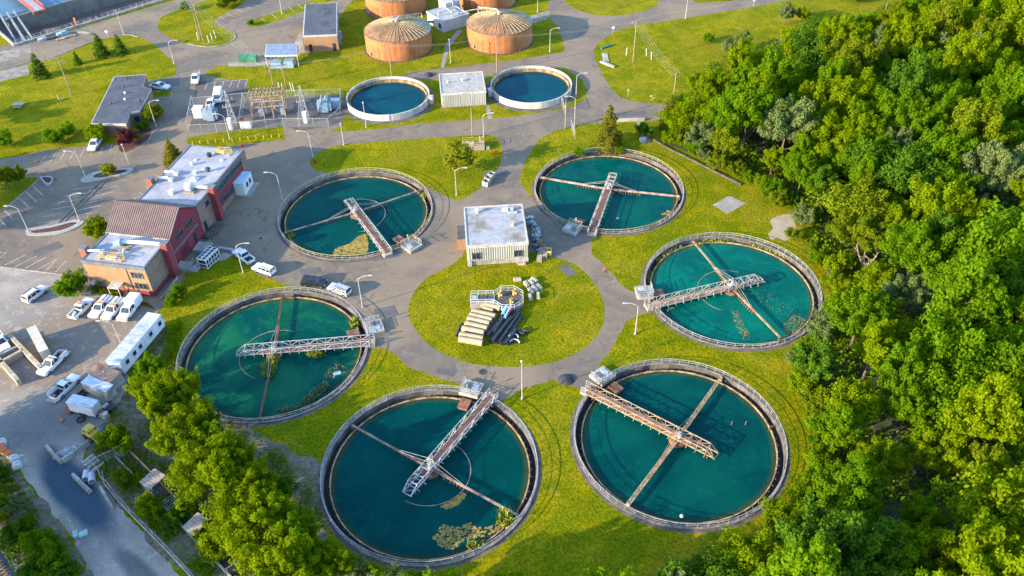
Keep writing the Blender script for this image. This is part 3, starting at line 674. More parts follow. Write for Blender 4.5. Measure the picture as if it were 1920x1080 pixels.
# weeds rooted in the channel of the green tank
mb = MB(); cx, cy = TANKS[2]
for _ in range(900):
    a = R(rnd.choice([rnd.uniform(100, 170), rnd.uniform(60, 100), rnd.uniform(25, 60) if rnd.random() < .4 else rnd.uniform(110, 165)])); r_ = rnd.uniform(15.2, 15.9); x, y = r_ * math.cos(a), r_ * math.sin(a)
    if math.sin(a * 9) < -.55: continue
    b = rnd.random() * PI; w = rnd.uniform(.1, .22); dx, dy = math.cos(b) * w, math.sin(b) * w; z = rnd.uniform(-1.4, -.5)
    mb.add([(x - dx, y - dy, z), (x + dx, y + dy, z), (x + rnd.gauss(0, .15), y + rnd.gauss(0, .15), z + rnd.uniform(.4, .8))], [(0, 1, 2)])
tag(mb.build('channel_weeds', REED, None, loc=(cx, cy, 0)), 'weeds sprouting in the channel of the green water tank', 'weeds', kind='stuff')
o = MB().box((0, 0, .03), (1.3, .7, .08), R(25)).build('foam_slab', WHITE, None, loc=G(632, 700, WZ)); tag(o, 'white foam slab floating in the reed tank', 'foam slab')
t = thing('float_buoy', 'small white float near the rim of the lattice arm tank', 'float', G(1278, 968, WZ)); MB().lathe([(0, -.2), (.28, -.1), (.3, .1), (.15, .25), (0, .27)], 12).build('body', WHITE, t, True); MB().tube((0, 0, .2), (0, 0, .55), .04).build('eye', STEEL, t)
for p, q, lab in [((1442, 806), (1449, 800), 'bent rusty pipe stub at the rim of the lattice arm tank'), ((1252, 584), (1262, 578), 'bent rusty pipe stub beside the green tank bridge')]:
    a = G(*p, WZ + .1); b = G(*q, WZ + .5) - a; o = MB().path([(0, 0, -.5), (0, 0, .5), (b.x, b.y, .55), (b.x * 1.2, b.y * 1.2, .1)], .1, 6).build('pipe_stub', RUST, None, loc=a); tag(o, lab, 'pipe')
for p, lab in [((1371, 797), 'thin rusty stake standing in the lattice arm tank'), ((1397, 797), 'second rusty stake a little closer to the rim pipe')]:
    tag(MB().tube((0, 0, -.6), (.05, 0, .9), .07, 6).build('stake', RUST, None, loc=G(*p, WZ)), lab, 'stake')
t = thing('skimmer_pole', 'floating pole with a round head near the brown bridge foot', 'pole', G(1145, 428, WZ)); b = G(1158, 410, WZ) - t.location
MB().tube((0, 0, .15), (b.x, b.y, .1), .06).build('shaft', BLACKP, t); MB().lathe([(0, -.1), (.35, 0), (.3, .15), (0, .2)], 10, (b.x, b.y, .05)).build('head', STEEL, t, True)

# ------------------------------------------------------------------ white walled tanks
WT_WALL = mat('white_tank_wall', (.42, .40, .36), (.32, .29, .25), .5, .8, stretch=(1, 1, .25), fa=.15)
WT_IN = mat('stained_inner_wall', (.30, .20, .10), (.14, .085, .04), .6, .85, stretch=(1, 1, .3), fa=.3)
W7 = m_water('water_blue', (.0004, .036, .054), (.0006, .046, .062), .06, 9.9)
for i, (lab, wl, bx, bz) in enumerate([('white walled round tank beside the substation', 'blue water in the white tank beside the substation', (805, 182), 0), ('white walled round tank beside the road junction', 'blue water in the white tank by the road junction', (921, 168), 0)]):
    cx, cy = WT[i]; t = thing('white_tank', lab, 'round tank', (cx, cy, 0), 0, 'white walled round tanks')
    MB().lathe([(10.75, -.1), (10.75, 1.7), (10.48, 1.7), (10.48, 1.0)], 96).build('outer_wall', WT_WALL, t, True)
    MB().lathe([(10.5, 1.0), (10.0, 1.0), (10.0, 1.2), (9.85, 1.2), (9.85, -.4)], 96).build('inner_ledge', WT_IN, t, True)
    b = G(*bx, 1.6) - t.location; al = math.atan2(b.y, b.x); r_ = 11.35; x, y = r_ * math.cos(al), r_ * math.sin(al)
    MB().box((x, y, .9), (1.0, 1.9, 1.8), al).build('outlet_box', WT_WALL, t, bevel=.04); MB().box((x, y, 1.83), (.75, 1.4, .05), al).build('outlet_lid', GALV, t)
    K = 72; w = MB().add([(9.87 * math.cos(2 * PI * j / K), 9.87 * math.sin(2 * PI * j / K), 0) for j in range(K)], [tuple(range(K))])
    tag(w.build('water', W7, None, loc=(cx, cy, .35)), wl, 'water', kind='structure')
# ------------------------------------------------------------------ rusty digesters
def m_dome(name, gx):
    mt, n, b = nt(name); co = coords(n); sep = n.nodes.new('ShaderNodeSeparateXYZ'); n.links.new(co, sep.inputs[0])
    n1 = noise(n, .35, 5, .65, co, .6); n2 = noise(n, 2, 4, .7, co)
    rust = mix(n, rng(n, n1, .38, .62), (.24, .115, .042), (.11, .055, .028))
    green = mix(n, rng(n, n1, .4, .6), (.10, .22, .19), (.19, .24, .15))
    s = mth(n, 'ADD', mth(n, 'MULTIPLY', sep.outputs[0], .09), mth(n, 'MULTIPLY', sep.outputs[1], .07))
    f = rng(n, mth(n, 'ADD', s, mth(n, 'MULTIPLY', mth(n, 'SUBTRACT', n1, .5), 1.6)), gx, gx + .5)
    col = mix(n, f, rust, green); col = mix(n, 1., col, mix(n, rng(n, n2, .3, .7), (.75,) * 3, (1.25,) * 3), 'MULTIPLY')
    n.links.new(col, b.inputs['Base Color']); b.inputs['Roughness'].default_value = .75; return mt
def m_rustwall():
    mt, n, b = nt('streaked_rust_wall'); co = coords(n, 'Object', (1, 1, .06))
    n1 = noise(n, 1.9, 6, .75, co); n2 = noise(n, 4.2, 4, .7, co); n3 = noise(n, .16, 3, .5, coords(n))
    col = mix(n, rng(n, n1, .36, .62), (.37, .125, .032), (.20, .056, .015))
    col = mix(n, rng(n, n2, .56, .72, 0, .6), col, (.40, .24, .12)); col = mix(n, rng(n, n3, .5, .66, 0, .55), col, (.34, .15, .05))
    n.links.new(col, b.inputs['Base Color']); b.inputs['Roughness'].default_value = .8; return mt
RW = m_rustwall(); DRIB = mat('dome_rib', (.38, .30, .17), (.24, .17, .085), 1, .7)
for lab, c, gx, pz in [('rusty domed digester with a green patch on its dome beside the narrow path', (-31.4, 228.9), .25, 1), ('rusty domed digester behind the concrete path next to the road junction', (-2.2, 232.5), .45, -1),
                       ('rusty digester behind the green patched one and beside the far brick building', (-35, 258.5), .9, 0), ('rusty digester cut by the top of the photo beyond the control building', (-6.7, 263), .5, 0)]:
    t = thing('digester_tank', lab, 'digester', (*c, 0), 0, 'rusty domed digesters'); r_, h, hz = 9.5, 5.6, 2.25
    MB().lathe([(r_, 0), (r_, h)], 72).build('wall', RW, t, True)
    MB().lathe([(r_ + .5, 0), (r_ + .5, .12), (r_ - .1, .12)], 72).build('footing', CONC_D, t)
    dm = MB().lathe([(r_ + .12, h - .12), (r_ + .12, h + .02)] + [(r_ * (1 - k / 8), h + hz * (1 - (1 - k / 8) ** 1.7)) for k in range(9)][:-1] + [(.01, h + hz)], 72).build('dome', m_dome('dome_%s' % lab[18:24], gx), t, True)
    mb = MB(); K = 44
    for k in range(K):
        a = 2 * PI * k / K; P = [(r_ * (1 - q / 8), h + hz * (1 - (1 - q / 8) ** 1.7) + .06) for q in range(8)]
        for (ra, za), (rb, zb) in zip(P, P[1:]): mb.bar((ra * math.cos(a), ra * math.sin(a), za), (rb * math.cos(a), rb * math.sin(a), zb), .10)
    mb.build('rib', DRIB, dm)
    mb = MB().tube((0, 0, h + hz), (0, 0, h + hz + .7), .5, 12); mb.tube((0, 0, h + hz + .7), (0, 0, h + hz + .8), .6, 12)
    q = Vector(((-14.5, 247.5)[0] - c[0], 247.5 - c[1], 0)); d = q.normalized(); a = d * (r_ + .2)
    mb.path([(0, 0, h + hz + .6), (d.x, d.y, h + hz + 1.2), (a.x, a.y, h + 1.6), (a.x * 1.02, a.y * 1.02, 5.2)], .16, 8); mb.build('gas_pipe', STEELW, t)
    mb = MB(); s = Vector((-d.y, d.x, 0)) * .5
    for sg in (-1, 1):
        for k in range(6):
            p = d * (2 + k * 1.4) + s * sg; z = h + hz * (1 - (1 - (1 - p.length / r_)) ** 1.7); mb.bar((p.x, p.y, z), (p.x, p.y, z + 1), .06)
            p2 = d * (2 + min(k + 1, 5) * 1.4) + s * sg; z2 = h + hz * (1 - (p2.length / r_) ** 1.7); mb.bar((p.x, p.y, z + 1), (p2.x, p2.y, z2 + 1), .06)
    mb.build('handrail', YELLOW, t)
    e = d.x * -s.y > 0; mb = MB().box((-r_ * .78, -r_ * .66, 1.0), (.5, .5, .8), R(40)); mb.build('manhole', RUSTP, t, bevel=.08)

# ------------------------------------------------------------------ helpers for buildings
def window(parent, o, al, s, z, w, h, panes=2, fm=None, gm=None, name='window'):
    """a window on a wall that starts at o and runs along al (outside is to the right of al); s along, z up"""
    c, sn = math.cos(al), math.sin(al)
    def P(a, out, zz): return (o[0] + a * c + out * sn, o[1] + a * sn - out * c, zz)
    mb = MB(); mb.quad(P(s, .03, z), P(s + w, .03, z), P(s + w, .03, z + h), P(s, .03, z + h)); g = mb.build(name, gm or GLASS, parent)
    mb = MB(); e = .09
    for a, b in ((P(s - e / 2, .06, z), P(s + w + e / 2, .06, z)), (P(s - e / 2, .06, z + h), P(s + w + e / 2, .06, z + h))): mb.bar(a, b, e)
    for k in range(panes + 1): mb.bar(P(s + w * k / panes, .06, z), P(s + w * k / panes, .06, z + h), e)
    mb.build('frame', fm or TRIM, g); return g
def corrugated(mb, a, b, z0, z1, pitch=.45, dep=.09):
    a, b = Vector(a), Vector(b); L_ = (b - a).length; d = (b - a) / L_; o = Vector((d.y, -d.x, 0)); N = max(2, int(L_ / pitch)); p = L_ / N; pts = []
    for k in range(N):
        for f, q in ((0, 0), (.45, 0), (.55, 1), (.95, 1)): pts.append(a + d * p * (k + f) + o * dep * q)
    pts.append(b); base = len(mb.v); vs = []
    for q in pts: vs += [(q.x, q.y, z0), (q.x, q.y, z1)]
    mb.add(vs, [(2 * k, 2 * k + 2, 2 * k + 3, 2 * k + 1) for k in range(len(pts) - 1)])
def vent(parent, x, y, z, s=.5, mt=None, kind=0):
    mb = MB()
    if kind == 0: mb.tube((x, y, z), (x, y, z + s * .9), s * .45, 10); mb.lathe([(s * .8, z + s * .9), (s * .55, z + s * 1.3), (0, z + s * 1.45)], 10, (x, y, 0)); mb.lathe([(s * .8, z + s * .9), (0, z + s * .85)], 10, (x, y, 0))
    elif kind == 1: mb.box((x, y, z + s * .5), (s, s, s), 0); mb.box((x, y, z + s * 1.05), (s * 1.2, s * 1.2, s * .12))
    else: mb.box((x, y, z + s * .3), (s * 1.6, s * 1.6, s * .6), 0, .35, .35)
    return mb.build('roof_vent', mt or GALV, parent)
def flatroof(parent, x0, x1, y0, y1, z, mt, trim, t=.35, w=.25):
    MB().b2(x0 + w, x1 - w, y0 + w, y1 - w, z - .2, z).build('roof', mt, parent)
    mb = MB(); e = .06; zz0, zz1 = z - t, z + .12
    mb.b2(x0 - e, x1 + e, y0 - e, y0 + w, zz0, zz1); mb.b2(x0 - e, x1 + e, y1 - w, y1 + e, zz0, zz1); mb.b2(x0 - e, x0 + w, y0 + w, y1 - w, zz0, zz1); mb.b2(x1 - w, x1 + e, y0 + w, y1 - w, zz0, zz1)
    mb.build('fascia', trim, parent)

# ------------------------------------------------------------------ the long red building
O = Vector((-67.7, 119.4, 0)); AL = R(78.3)
t = thing('red_building', 'long dark red and tan works building with a brown gable roof between white roofs', 'building', O, AL)
WD_ = 12.9; ZR = 7.0
U1, U2, U3 = 9.0, 20.0, 42.4
MB().b2(0, U1, 0, WD_, 1.15, ZR - .3).build('front_wall', TANW, t)
MB().b2(-.08, U1, -.08, WD_ + .08, 0, 1.15).build('plinth', REDB, t)
MB().b2(.12, U1 - .05, -.1, .0, 1.15, ZR - .35).build('side_wall', TANP, t)
flatroof(t, 0, U1, 0, WD_, ZR, ROOFW, TRIM, .75)
# gabled hall
mb = MB(); mb.add([(U1, 0, 0), (U1, WD_, 0), (U2, WD_, 0), (U2, 0, 0), (U1, 0, 7.1), (U1, WD_, 7.1), (U2, WD_, 7.1), (U2, 0, 7.1), ((U1 + U2) / 2, 0, 10.6), ((U1 + U2) / 2, WD_, 10.6)],
   [(0, 3, 7, 8, 4), (1, 5, 9, 6, 2), (0, 4, 5, 1), (3, 2, 6, 7)]); mb.build('gable_wall', REDB, t)
um, rf = (U1 + U2) / 2, []
mb = MB()
for ua, ub in ((U1 - .25, um), (U2 + .25, um)):
    N = 30; pit = (WD_ + .5) / N; vs = []; za = 7.1 - .25 * 3.5 / 5.5
    ys = []
    for k in range(N):
        for f, q in ((0, 0), (.7, 0), (.76, .10), (.94, .10)): ys.append((-.25 + pit * (k + f), q))
    ys.append((WD_ + .25, 0))
    for y, q in ys: vs += [(ua, y, za + .12 + q), (ub, y, 10.6 + .12 + q)]
    mb.add(vs, [((2 * k, 2 * k + 2, 2 * k + 3, 2 * k + 1) if ua < ub else (2 * k, 2 * k + 1, 2 * k + 3, 2 * k + 2)) for k in range(len(ys) - 1)])
rf = mb.build('gable_roof', ROOFB, t)
MB().b2(U1 - .35, U1 - .2, -.3, WD_ + .3, 6.9, 7.15).build('gutter', TRIMW, rf)
mb = MB()
for y in (-.27, WD_ + .27):
    mb.bar((U1 - .25, y, 7.0), (um, y, 10.68), .16); mb.bar((U2 + .25, y, 7.0), (um, y, 10.68), .16)
mb.build('barge_board', TRIM, rf)
MB().b2(10.5, 13.4, WD_, WD_ + 1.7, 0, 5.6).build('porch_wall', BRICKR, t)
mb = MB().add([(10.2, WD_ + .05, 7.0), (13.7, WD_ + .05, 7.0), (13.7, WD_ + 2.0, 5.7), (10.2, WD_ + 2.0, 5.7)], [(0, 1, 2, 3)]); mb.add([(10.2, WD_ + .05, 6.85), (13.7, WD_ + .05, 6.85), (13.7, WD_ + 2.0, 5.55), (10.2, WD_ + 2.0, 5.55)], [(3, 2, 1, 0)]); mb.build('porch_roof', ROOFB, t)
# rear section
MB().b2(U2, U3, 0, WD_, 0, ZR - .3).build('rear_wall', REDB, t)
MB().b2(U2, 25.3, -.1, 0, 0, ZR - .35).build('rear_panel', TANP, t)
MB().b2(U3 - 2.2, U3 + .05, -.12, 0, 0, ZR - .35).build('end_panel', TANP, t)
MB().b2(26.9, U3 - 2.2, -.1, 0, 0, 1.2).build('base_panel', TANP, t)
flatroof(t, U2 + .1, U3, 0, WD_, ZR, ROOFW, TRIM, .75)
mb = MB().b2(22.4, U3 - 2.4, -.07, .02, 4.55, 6.2); mb.build('window_band', TRIM, t)
for s, w in [(23.0, 1.6), (27.2, 1.5), (29.0, 2.0), (31.3, 1.8), (33.1, 2.8), (36.2, 2.9), (39.0, .9)]: window(t, (0, -.08), 0, s, 4.75, w, 1.25, max(1, int(w / .9)))
for s, w in [(27.4, 1.2), (29.2, 3.2), (32.8, 2.6), (35.8, 2.0), (38.0, 2.0)]: window(t, (0, -.02), 0, s, 1.7, w, 1.15, max(1, int(w / 1.1)))
for s in (11.4, 15.2): window(t, (0, -.02), 0, s, 4.9, 2.4, 1.3, 3)
MB().b2(8.2, 18.6, -.28, -.02, 3.55, 3.95).build('wall_band', TRIM, t)
window(t, (0, -.1), 0, 7.4, 4.6, .9, 1.1, 1)
MB().b2(11.2, 14.2, -.06, 0, .9, 2.4).build('louvre', mat('dark_red_louvre', (.08, .012, .016)), t)
d = MB().b2(16.4, 17.4, -.08, 0, .5, 2.7).build('door', mat('dark_door', (.03, .03, .035), rough=.4), t); MB().tube((17.2, -.14, 1.5), (17.2, -.14, 1.7), .04).build('handle', GALV, d)
MB().b2(20.6, 21.7, -.14, -.1, .5, 2.7).build('door', GLASS, t)
# front wall openings (facing -u)
for s, z, w, h in [(8.6 + 1.35, 4.3, 2.3, 1.35), (8.6 + 1.35, 1.75, 2.5, 1.35)]: window(t, (-.02, WD_), -PI / 2, s - .3, z, w, h, 3)
window(t, (-.02, WD_), -PI / 2, 1.6, 1.35, 2.4, 1.25, 3, gm=mat('olive_glass', (.12, .11, .03), (.03, .035, .03), .6, .15))
MB().b2(-.1, -.02, WD_ - 6.9, WD_ - 5.7, 0, 2.3).build('front_door', BRICKR, t)
mb = MB().b2(-2.1, -.05, WD_ - 7.4, WD_ - 5.1, 2.75, 2.92); mb.build('canopy', TRIMW, t)
for y in (WD_ - 7.3, WD_ - 5.2): MB().bar((-2.0, y, 0), (-2.0, y, 2.75), .12).build('canopy_post', TRIMW, t)
mb = MB().b2(-2.3, -.05, WD_ - 7.6, WD_ - 5.0, 0, .5); mb.b2(-3.0, -2.3, WD_ - 7.6, WD_ - 5.0, 0, .25); mb.build('step', CONC_L, t)
MB().b2(-.12, -.02, 4.0, 4.12, .2, ZR - .7).build('downpipe', TRIM, t)
mb = MB().tube((-.05, 11.9, 2.2), (-.75, 11.9, 2.2), .42, 12); mb.build('dish_cowl', GALV, t)
for u, v, ph in [(6.5, -.75, 8.1), (-.05 + 2.6, WD_ + .75, 8.1), (25.9, -.75, 8.1), (26.6, WD_ + .75, 8.1)]:
    p = MB().b2(u - .65, u + .65, v - .65, v + .65, 0, ph).build('brick_pier', BRICKR if v > 0 else mat('red_pier_render', (.20, .032, .036), (.16, .026, .03), .5, .8), t); MB().b2(u - .72, u + .72, v - .72, v + .72, ph, ph + .12).build('cap', TRIM, p)
# roof plant
def duct(pts, r_, name='roof_duct', mt=None): return MB().path(pts, r_, 10).build(name, mt or WHITE, t)
duct([(5.6, 7.9, 7.9), (6.2, 4.5, 7.8), (6.5, -.2, 7.7)], .38)
mb = MB().box((5.6, 8.4, 7.7), (1.3, 1.5, 1.2), .2); mb.tube((5.4, 7.4, 8.0), (5.4, 8.1, 8.0), .8, 14); mb.build('fan_unit', BLUEG, t, bevel=.05)
mb = MB()
for k in range(6): mb.b2(4.0 + k * .35, 4.2 + k * .35, 5.6 + (k % 2) * .4, 8.2 - (k % 3) * .3, 7.0, 7.25)
mb.build('duct_stand', mat('tan_timber', (.28, .22, .15)), t)
MB().path([(4.3, 6.3, 7.4), (3.6, 5.9, 7.7), (3.0, 6.0, 7.3)], .3, 8).build('duct_elbow', GALV, t)
duct([(2.4, WD_, 7.6), (2.7, 10.4, 7.6)], .25); MB().box((2.7, 9.9, 7.4), (.9, .8, .8)).build('blower', BLUEG, t, bevel=.08)
def yrail(x0, x1, y0, y1, z=7.05):
    mb = MB(); P = [(x0, y0), (x1, y0), (x1, y1), (x0, y1)]
    for k in range(4):
        (a, b), (c, d_) = P[k], P[(k + 1) % 4]
        for h in (.5, 1.0): mb.bar((a, b, z + h), (c, d_, z + h), .08)
        for f in (0, .5): mb.bar((a + (c - a) * f, b + (d_ - b) * f, z), (a + (c - a) * f, b + (d_ - b) * f, z + 1), .08)
    for (a, b) in P: mb.box((a, b, z + .1), (.4, .4, .2))
    return mb.build('roof_hatch_rail', YELLOW, t)
yrail(.9, 2.1, 5.2, 9.6); MB().b2(1.2, 2.0, 6.5, 8.6, 7.0, 7.5).build('roof_hatch', TRIMW, t)
yrail(39.8, 41.2, 2.2, 5.4); MB().b2(40.0, 40.8, 3.6, 4.8, 7.0, 7.45).build('roof_hatch', TRIMW, t)
MB().tube((38.6, 6.3, 7.0), (38.6, 6.3, 7.8), .5, 10).build('roof_drum', BLACKP, t)
mb = MB().lathe([(0, -.55), (.95, -.55), (.95, .55), (0, .55)], 20); o = mb.build('fan_scroll', WHITE, t, True); o.location = (25.2, 3.9, 8.1); o.rotation_euler = (PI / 2, 0, 0)
duct([(25.4, 3.4, 8.0), (25.6, 1.8, 8.0), (25.9, -.2, 7.8)], .33)
mb = MB()
for k in range(5): mb.b2(24.2 + k * .4, 24.4 + k * .4, 2.6, 4.9, 7.0, 7.3)
mb.build('duct_stand', mat('tan_timber', (.28, .22, .15)), t)
vent(t, 23.6, 7.2, 7.0, .8, WHITE, 1); vent(t, 29.5, 5.2, 7.0, 1.1, GALV, 2); vent(t, 33.2, 4.9, 7.0, .7, GALV, 2); vent(t, 32.8, 3.7, 7.0, .75, mat('dark_vent', (.05, .06, .05)), 0); vent(t, 31.6, 6.1, 7.0, .6, WHITE, 1); vent(t, 34.6, 8.3, 7.0, .6, WHITE, 0); vent(t, 36.6, 8.6, 7.0, .5, WHITE, 2); vent(t, 37.6, 2.9, 7.0, .5, WHITE, 2)
for u in (28.0, 30.4):
    MB().path([(u, 12.4, 7.5), (u + .2, 10.4, 7.6), (u + .1, 9.7, 7.2)], .28, 8).build('roof_duct', WHITE, t); MB().box((u, 9.6, 7.35), (1.0, 1.0, .7)).build('blower', GALV, t, bevel=.08)
# steps and landing on the yard side
mb = MB().b2(7.9, 10.1, -3.1, -.1, 0, .9); mb.build('yard_landing', CONC, t)
mb = MB()
for k in range(5): mb.b2(8.2 + k * .42, 8.5 + k * .42, -4.6, -3.1, .1, .95 - k * .16)
for y in (-4.5, -3.1):
    for k in range(4): mb.bar((8.0 + k * .75, y, .8), (8.0 + k * .75, y, 1.9), .07)
    for z in (1.4, 1.9): mb.bar((8.0, y, z), (10.3, y, z), .07)
mb.build('yard_stair', STEEL, t)
mb = MB().b2(14.2, 17.2, -3.2, -.3, .0, .45); mb.build('door_landing', CONC_L, t)
mb = MB()
for x in (14.3, 15.7, 17.1): mb.bar((x, -3.1, .4), (x, -3.1, 1.5), .07)
for z in (1.0, 1.5): mb.bar((14.3, -3.1, z), (17.1, -3.1, z), .07)
mb.build('landing_rail', STEEL, t)
MB().b2(18.6, 23.6, -2.6, -.4, .0, .5).build('loading_dock', CONC_D, t)
MB().b2(-.5, 6.0, -1.6, -1.45, 0, .5).build('ramp_wall', CONC_L, t)

# ------------------------------------------------------------------ corrugated blower house in the middle
o = Vector((-8.55, 126.95, 0)); AL2 = R(4)
t = thing('corrugated_building', 'square corrugated building with a stained white roof at the edge of the round lawn', 'building', o, AL2)
CORR = mat('ribbed_pale_cladding', (.37, .35, .29), (.30, .29, .25), .7, .55, .1, stretch=(1, 1, .2), fa=.1)
LW, DP, Hh = 11.8, 13.0, 4.9
MB().b2(.15, LW - .15, .15, DP - .1, 0, 1.3).build('base_wall', CONC, t)
mb = MB(); corrugated(mb, (0, 0, 0), (LW, 0, 0), 1.15, 4.5); corrugated(mb, (LW, 0, 0), (LW, DP, 0), 1.15, 4.5); corrugated(mb, (LW, DP, 0), (0, DP, 0), 1.15, 4.5); corrugated(mb, (0, DP, 0), (0, 0, 0), 1.15, 4.5); mb.build('cladding', CORR, t)
STROOF = mat('stained_white_roof', (.285, .28, .285), (.17, .14, .105), .22, .6, lo=.44, hi=.66, fa=.12, seam=(5., 1.5))
flatroof(t, -.1, LW + .1, -.1, DP, Hh, STROOF, TRIMW, .55)
window(t, (0, -.1), 0, .9, 1.7, 1.7, 1.5, 2); window(t, (0, -.1), 0, LW - 2.7, 1.7, 1.7, 1.5, 2)
MB().b2(-.1, .75, -.22, .15, 0, 1.3).build('pilaster', CONC_L, t); MB().b2(LW - 2.3, LW + .1, -.22, .15, 0, 1.3).build('pilaster', CONC_L, t)
MB().b2(LW - 2.0, LW - .5, -.9, -.22, 0, .5).build('door_step', WOODG, t)
v = MB().b2(-1.9, -.1, 5.2, 10.2, 0, 2.6).build('annex', TANW, t); MB().b2(-1.75, -.12, 5.4, 10.0, 2.6, 2.65).build('annex_roof', ROOFD, v)
vent(t, 2.6, DP - 2.0, Hh, .7, WHITE, 0); vent(t, LW - 2.2, DP - 2.0, Hh, .6, GALV, 1); MB().b2(LW - 3.1, LW - 1.2, DP - 3.2, DP - 2.7, Hh, Hh + .3).build('roof_pipe', GALV, t); vent(t, LW - 2.6, 5.8, Hh, .7, ORANGE if False else mat('pink_vent', (.5, .3, .22)), 1)
MB().b2(LW - 4.1, LW - 3.0, DP - 2.2, DP - 1.6, Hh, Hh + .5).build('roof_unit', WHITE, t)

# ------------------------------------------------------------------ other flat roofed buildings
def from_roof(c, z):
    P = [G(*q, z) for q in c]; return P
P = from_roof([(827, 177), (906, 172), (898, 135), (820, 139)], 3.9); AL3 = ang(P[0], P[1]); LW = 11.3; DP = 11.2
t = thing('corrugated_building', 'cream corrugated building between the two white walled tanks', 'building', (P[0].x, P[0].y, 0), AL3)
MB().b2(.15, LW - .15, .15, DP - .15, 0, 3.5).build('base_wall', CONC, t)
mb = MB()
for a, b in (((0, 0, 0), (LW, 0, 0)), ((LW, 0, 0), (LW, DP, 0)), ((LW, DP, 0), (0, DP, 0)), ((0, DP, 0), (0, 0, 0))): corrugated(mb, a, b, .2, 3.6, .42)
mb.build('cladding', CORR, t); flatroof(t, -.1, LW + .1, -.1, DP + .1, 3.95, mat('pale_gravel_roof', (.29, .27, .24), (.24, .225, .2), .3, .85), TRIMW, .4)
MB().path([(2.0, 6.2, 4.2), (5.5, 6.6, 4.2)], .12, 6).build('roof_pipe', GALV, t); vent(t, 5.8, 6.6, 3.95, .5, WHITE, 0); vent(t, 2.0, 6.2, 3.95, .5, WHITE, 0)

P = from_roof([(568, 68), (630, 66), (631, 8), (573, 11)], 4.7); AL4 = R(3); LW, DP = 9.6, 24
t = thing('flat_roofed_building', 'tan block building with a long dark roof beside the digesters', 'building', (P[0].x, P[0].y, 0), AL4)
AX = R(98.5) - AL4
MB().prism([(0, 0), (LW, 0), (LW + DP * math.cos(AX), DP * math.sin(AX)), (DP * math.cos(AX), DP * math.sin(AX))], 0, 4.4).build('wall', TANW, t)
MB().prism([(-.1, -.1), (LW + .1, -.1), (LW + .1 + DP * math.cos(AX), DP * math.sin(AX)), (-.1 + DP * math.cos(AX), DP * math.sin(AX))], 4.4, 4.85).build('fascia', TRIMW, t)
MB().prism([(.2, .2), (LW - .2, .2), (LW - .2 + DP * math.cos(AX), DP * math.sin(AX) - .3), (.2 + DP * math.cos(AX), DP * math.sin(AX) - .3)], 4.8, 4.9).build('roof', ROOFD, t)
for x in (1.6, 8.4): MB().b2(x - .45, x + .45, -.06, 0, 0, 2.2).build('door', GLASS, t)
mb = MB().b2(LW - .6, LW + .35, 4, 4.6, 0, 3.2); mb.b2(LW - .9, LW + .25, 7, 8, .2, 2.6); mb.build('wall_unit', BLUEG, t)
for x, y in ((5.2, 8), (4.6, 15.5), (7.8, 2.5), (3.8, 19)): vent(t, x, y, 4.9, .5, mat('dark_vent', (.05, .06, .05)), 1)

P = from_roof([(170, 233), (236, 233), (243, 212), (262, 208), (284, 166), (267, 163), (274, 140), (214, 144)], 3.2)
o = Vector((P[0].x, P[0].y, 0)); Q_ = [(p.x - o.x, p.y - o.y) for p in P]
t = thing('flat_roofed_building', 'brown flat roofed office with a dark roof and white fascia on the slope', 'building', o, 0)
MB().prism([(x * .985 + .15, y * .985 + .12) for x, y in Q_], 0, 2.9).build('wall', mat('brown_brick_wall', (.17, .105, .07), (.14, .085, .06), .6, .85, fa=.15), t)
MB().prism(Q_, 2.75, 3.3).build('fascia', TRIMW, t)
k = len(Q_); cxm, cym = sum(q[0] for q in Q_) / k, sum(q[1] for q in Q_) / k
MB().prism([(cxm + (x - cxm) * .968, cym + (y - cym) * .975) for x, y in Q_], 3.25, 3.36).build('roof', ROOFD, t)
for s in (5.6, 7.6): window(t, (0, .05), ang(Q_[0], Q_[1]), s, .6, 1.1, 1.5, 1)
window(t, (Q_[2][0] - .1, Q_[2][1]), ang(Q_[2], Q_[3]), .7, .4, 1.3, 1.7, 1); window(t, (Q_[6][0] - .3, Q_[6][1] - 3), -R(70), .6, .8, 1.0, 1.3, 1)
for px in ((238, 148), (232, 164), (235, 176), (235, 188), (262, 190), (208, 195)):
    p = G(*px, 3.35) - o; vent(t, p.x, p.y, 3.35, .45, WHITE if px[1] in (176, 188) else mat('dark_vent', (.05, .06, .05)), 0)

# control building among the digesters
c0 = G(832, 61); t = thing('control_building', 'low pale control building with pipes on its roof among the digesters', 'building', c0, R(35))
PALE = mat('pale_blue_grey_wall', (.36, .37, .37), (.30, .31, .31), .5, .8)
MB().b2(0, 9.2, 0, 9.2, 0, 3.3).build('wall', PALE, t); flatroof(t, -.1, 9.3, -.1, 9.3, 3.5, mat('bluish_roof', (.28, .30, .33), (.26, .24, .22), .3, .6), TRIMW, .45)
window(t, (0, 9.2), -PI / 2, 6.6, .7, 1.3, 1.5, 1)
MB().b2(6.0, 11, 8.0, 12, 0, 4.6).build('upper_block', PALE, t); MB().b2(5.9, 11.1, 7.9, 12.1, 4.6, 4.9).build('upper_roof', TRIMW, t)
mb = MB()
for p in [((1, 4, 3.5), (1, 4, 4.4), (7, 5, 4.4), (9, 9, 5.2)), ((4, 1, 3.5), (4, 1, 4.6), (5, 7, 4.6)), ((6, 2, 3.6), (10, 0, 4.4), (14, -2.5, 5))]: mb.path(p, .16, 7)
mb.build('roof_pipework', STEELW, t)
mb = MB()
for y in (1.2, 1.8): mb.tube((9.2, y, 1.6), (13.5, y - 1.5, 1.8), .22, 8)
mb.tube((-3.5, 6.5, 1.7), (0, 5.5, 1.5), .22, 8); mb.tube((-3.5, 7.1, 1.7), (0, 6.1, 1.5), .22, 8); mb.build('wall_pipe', BLACKP, t)
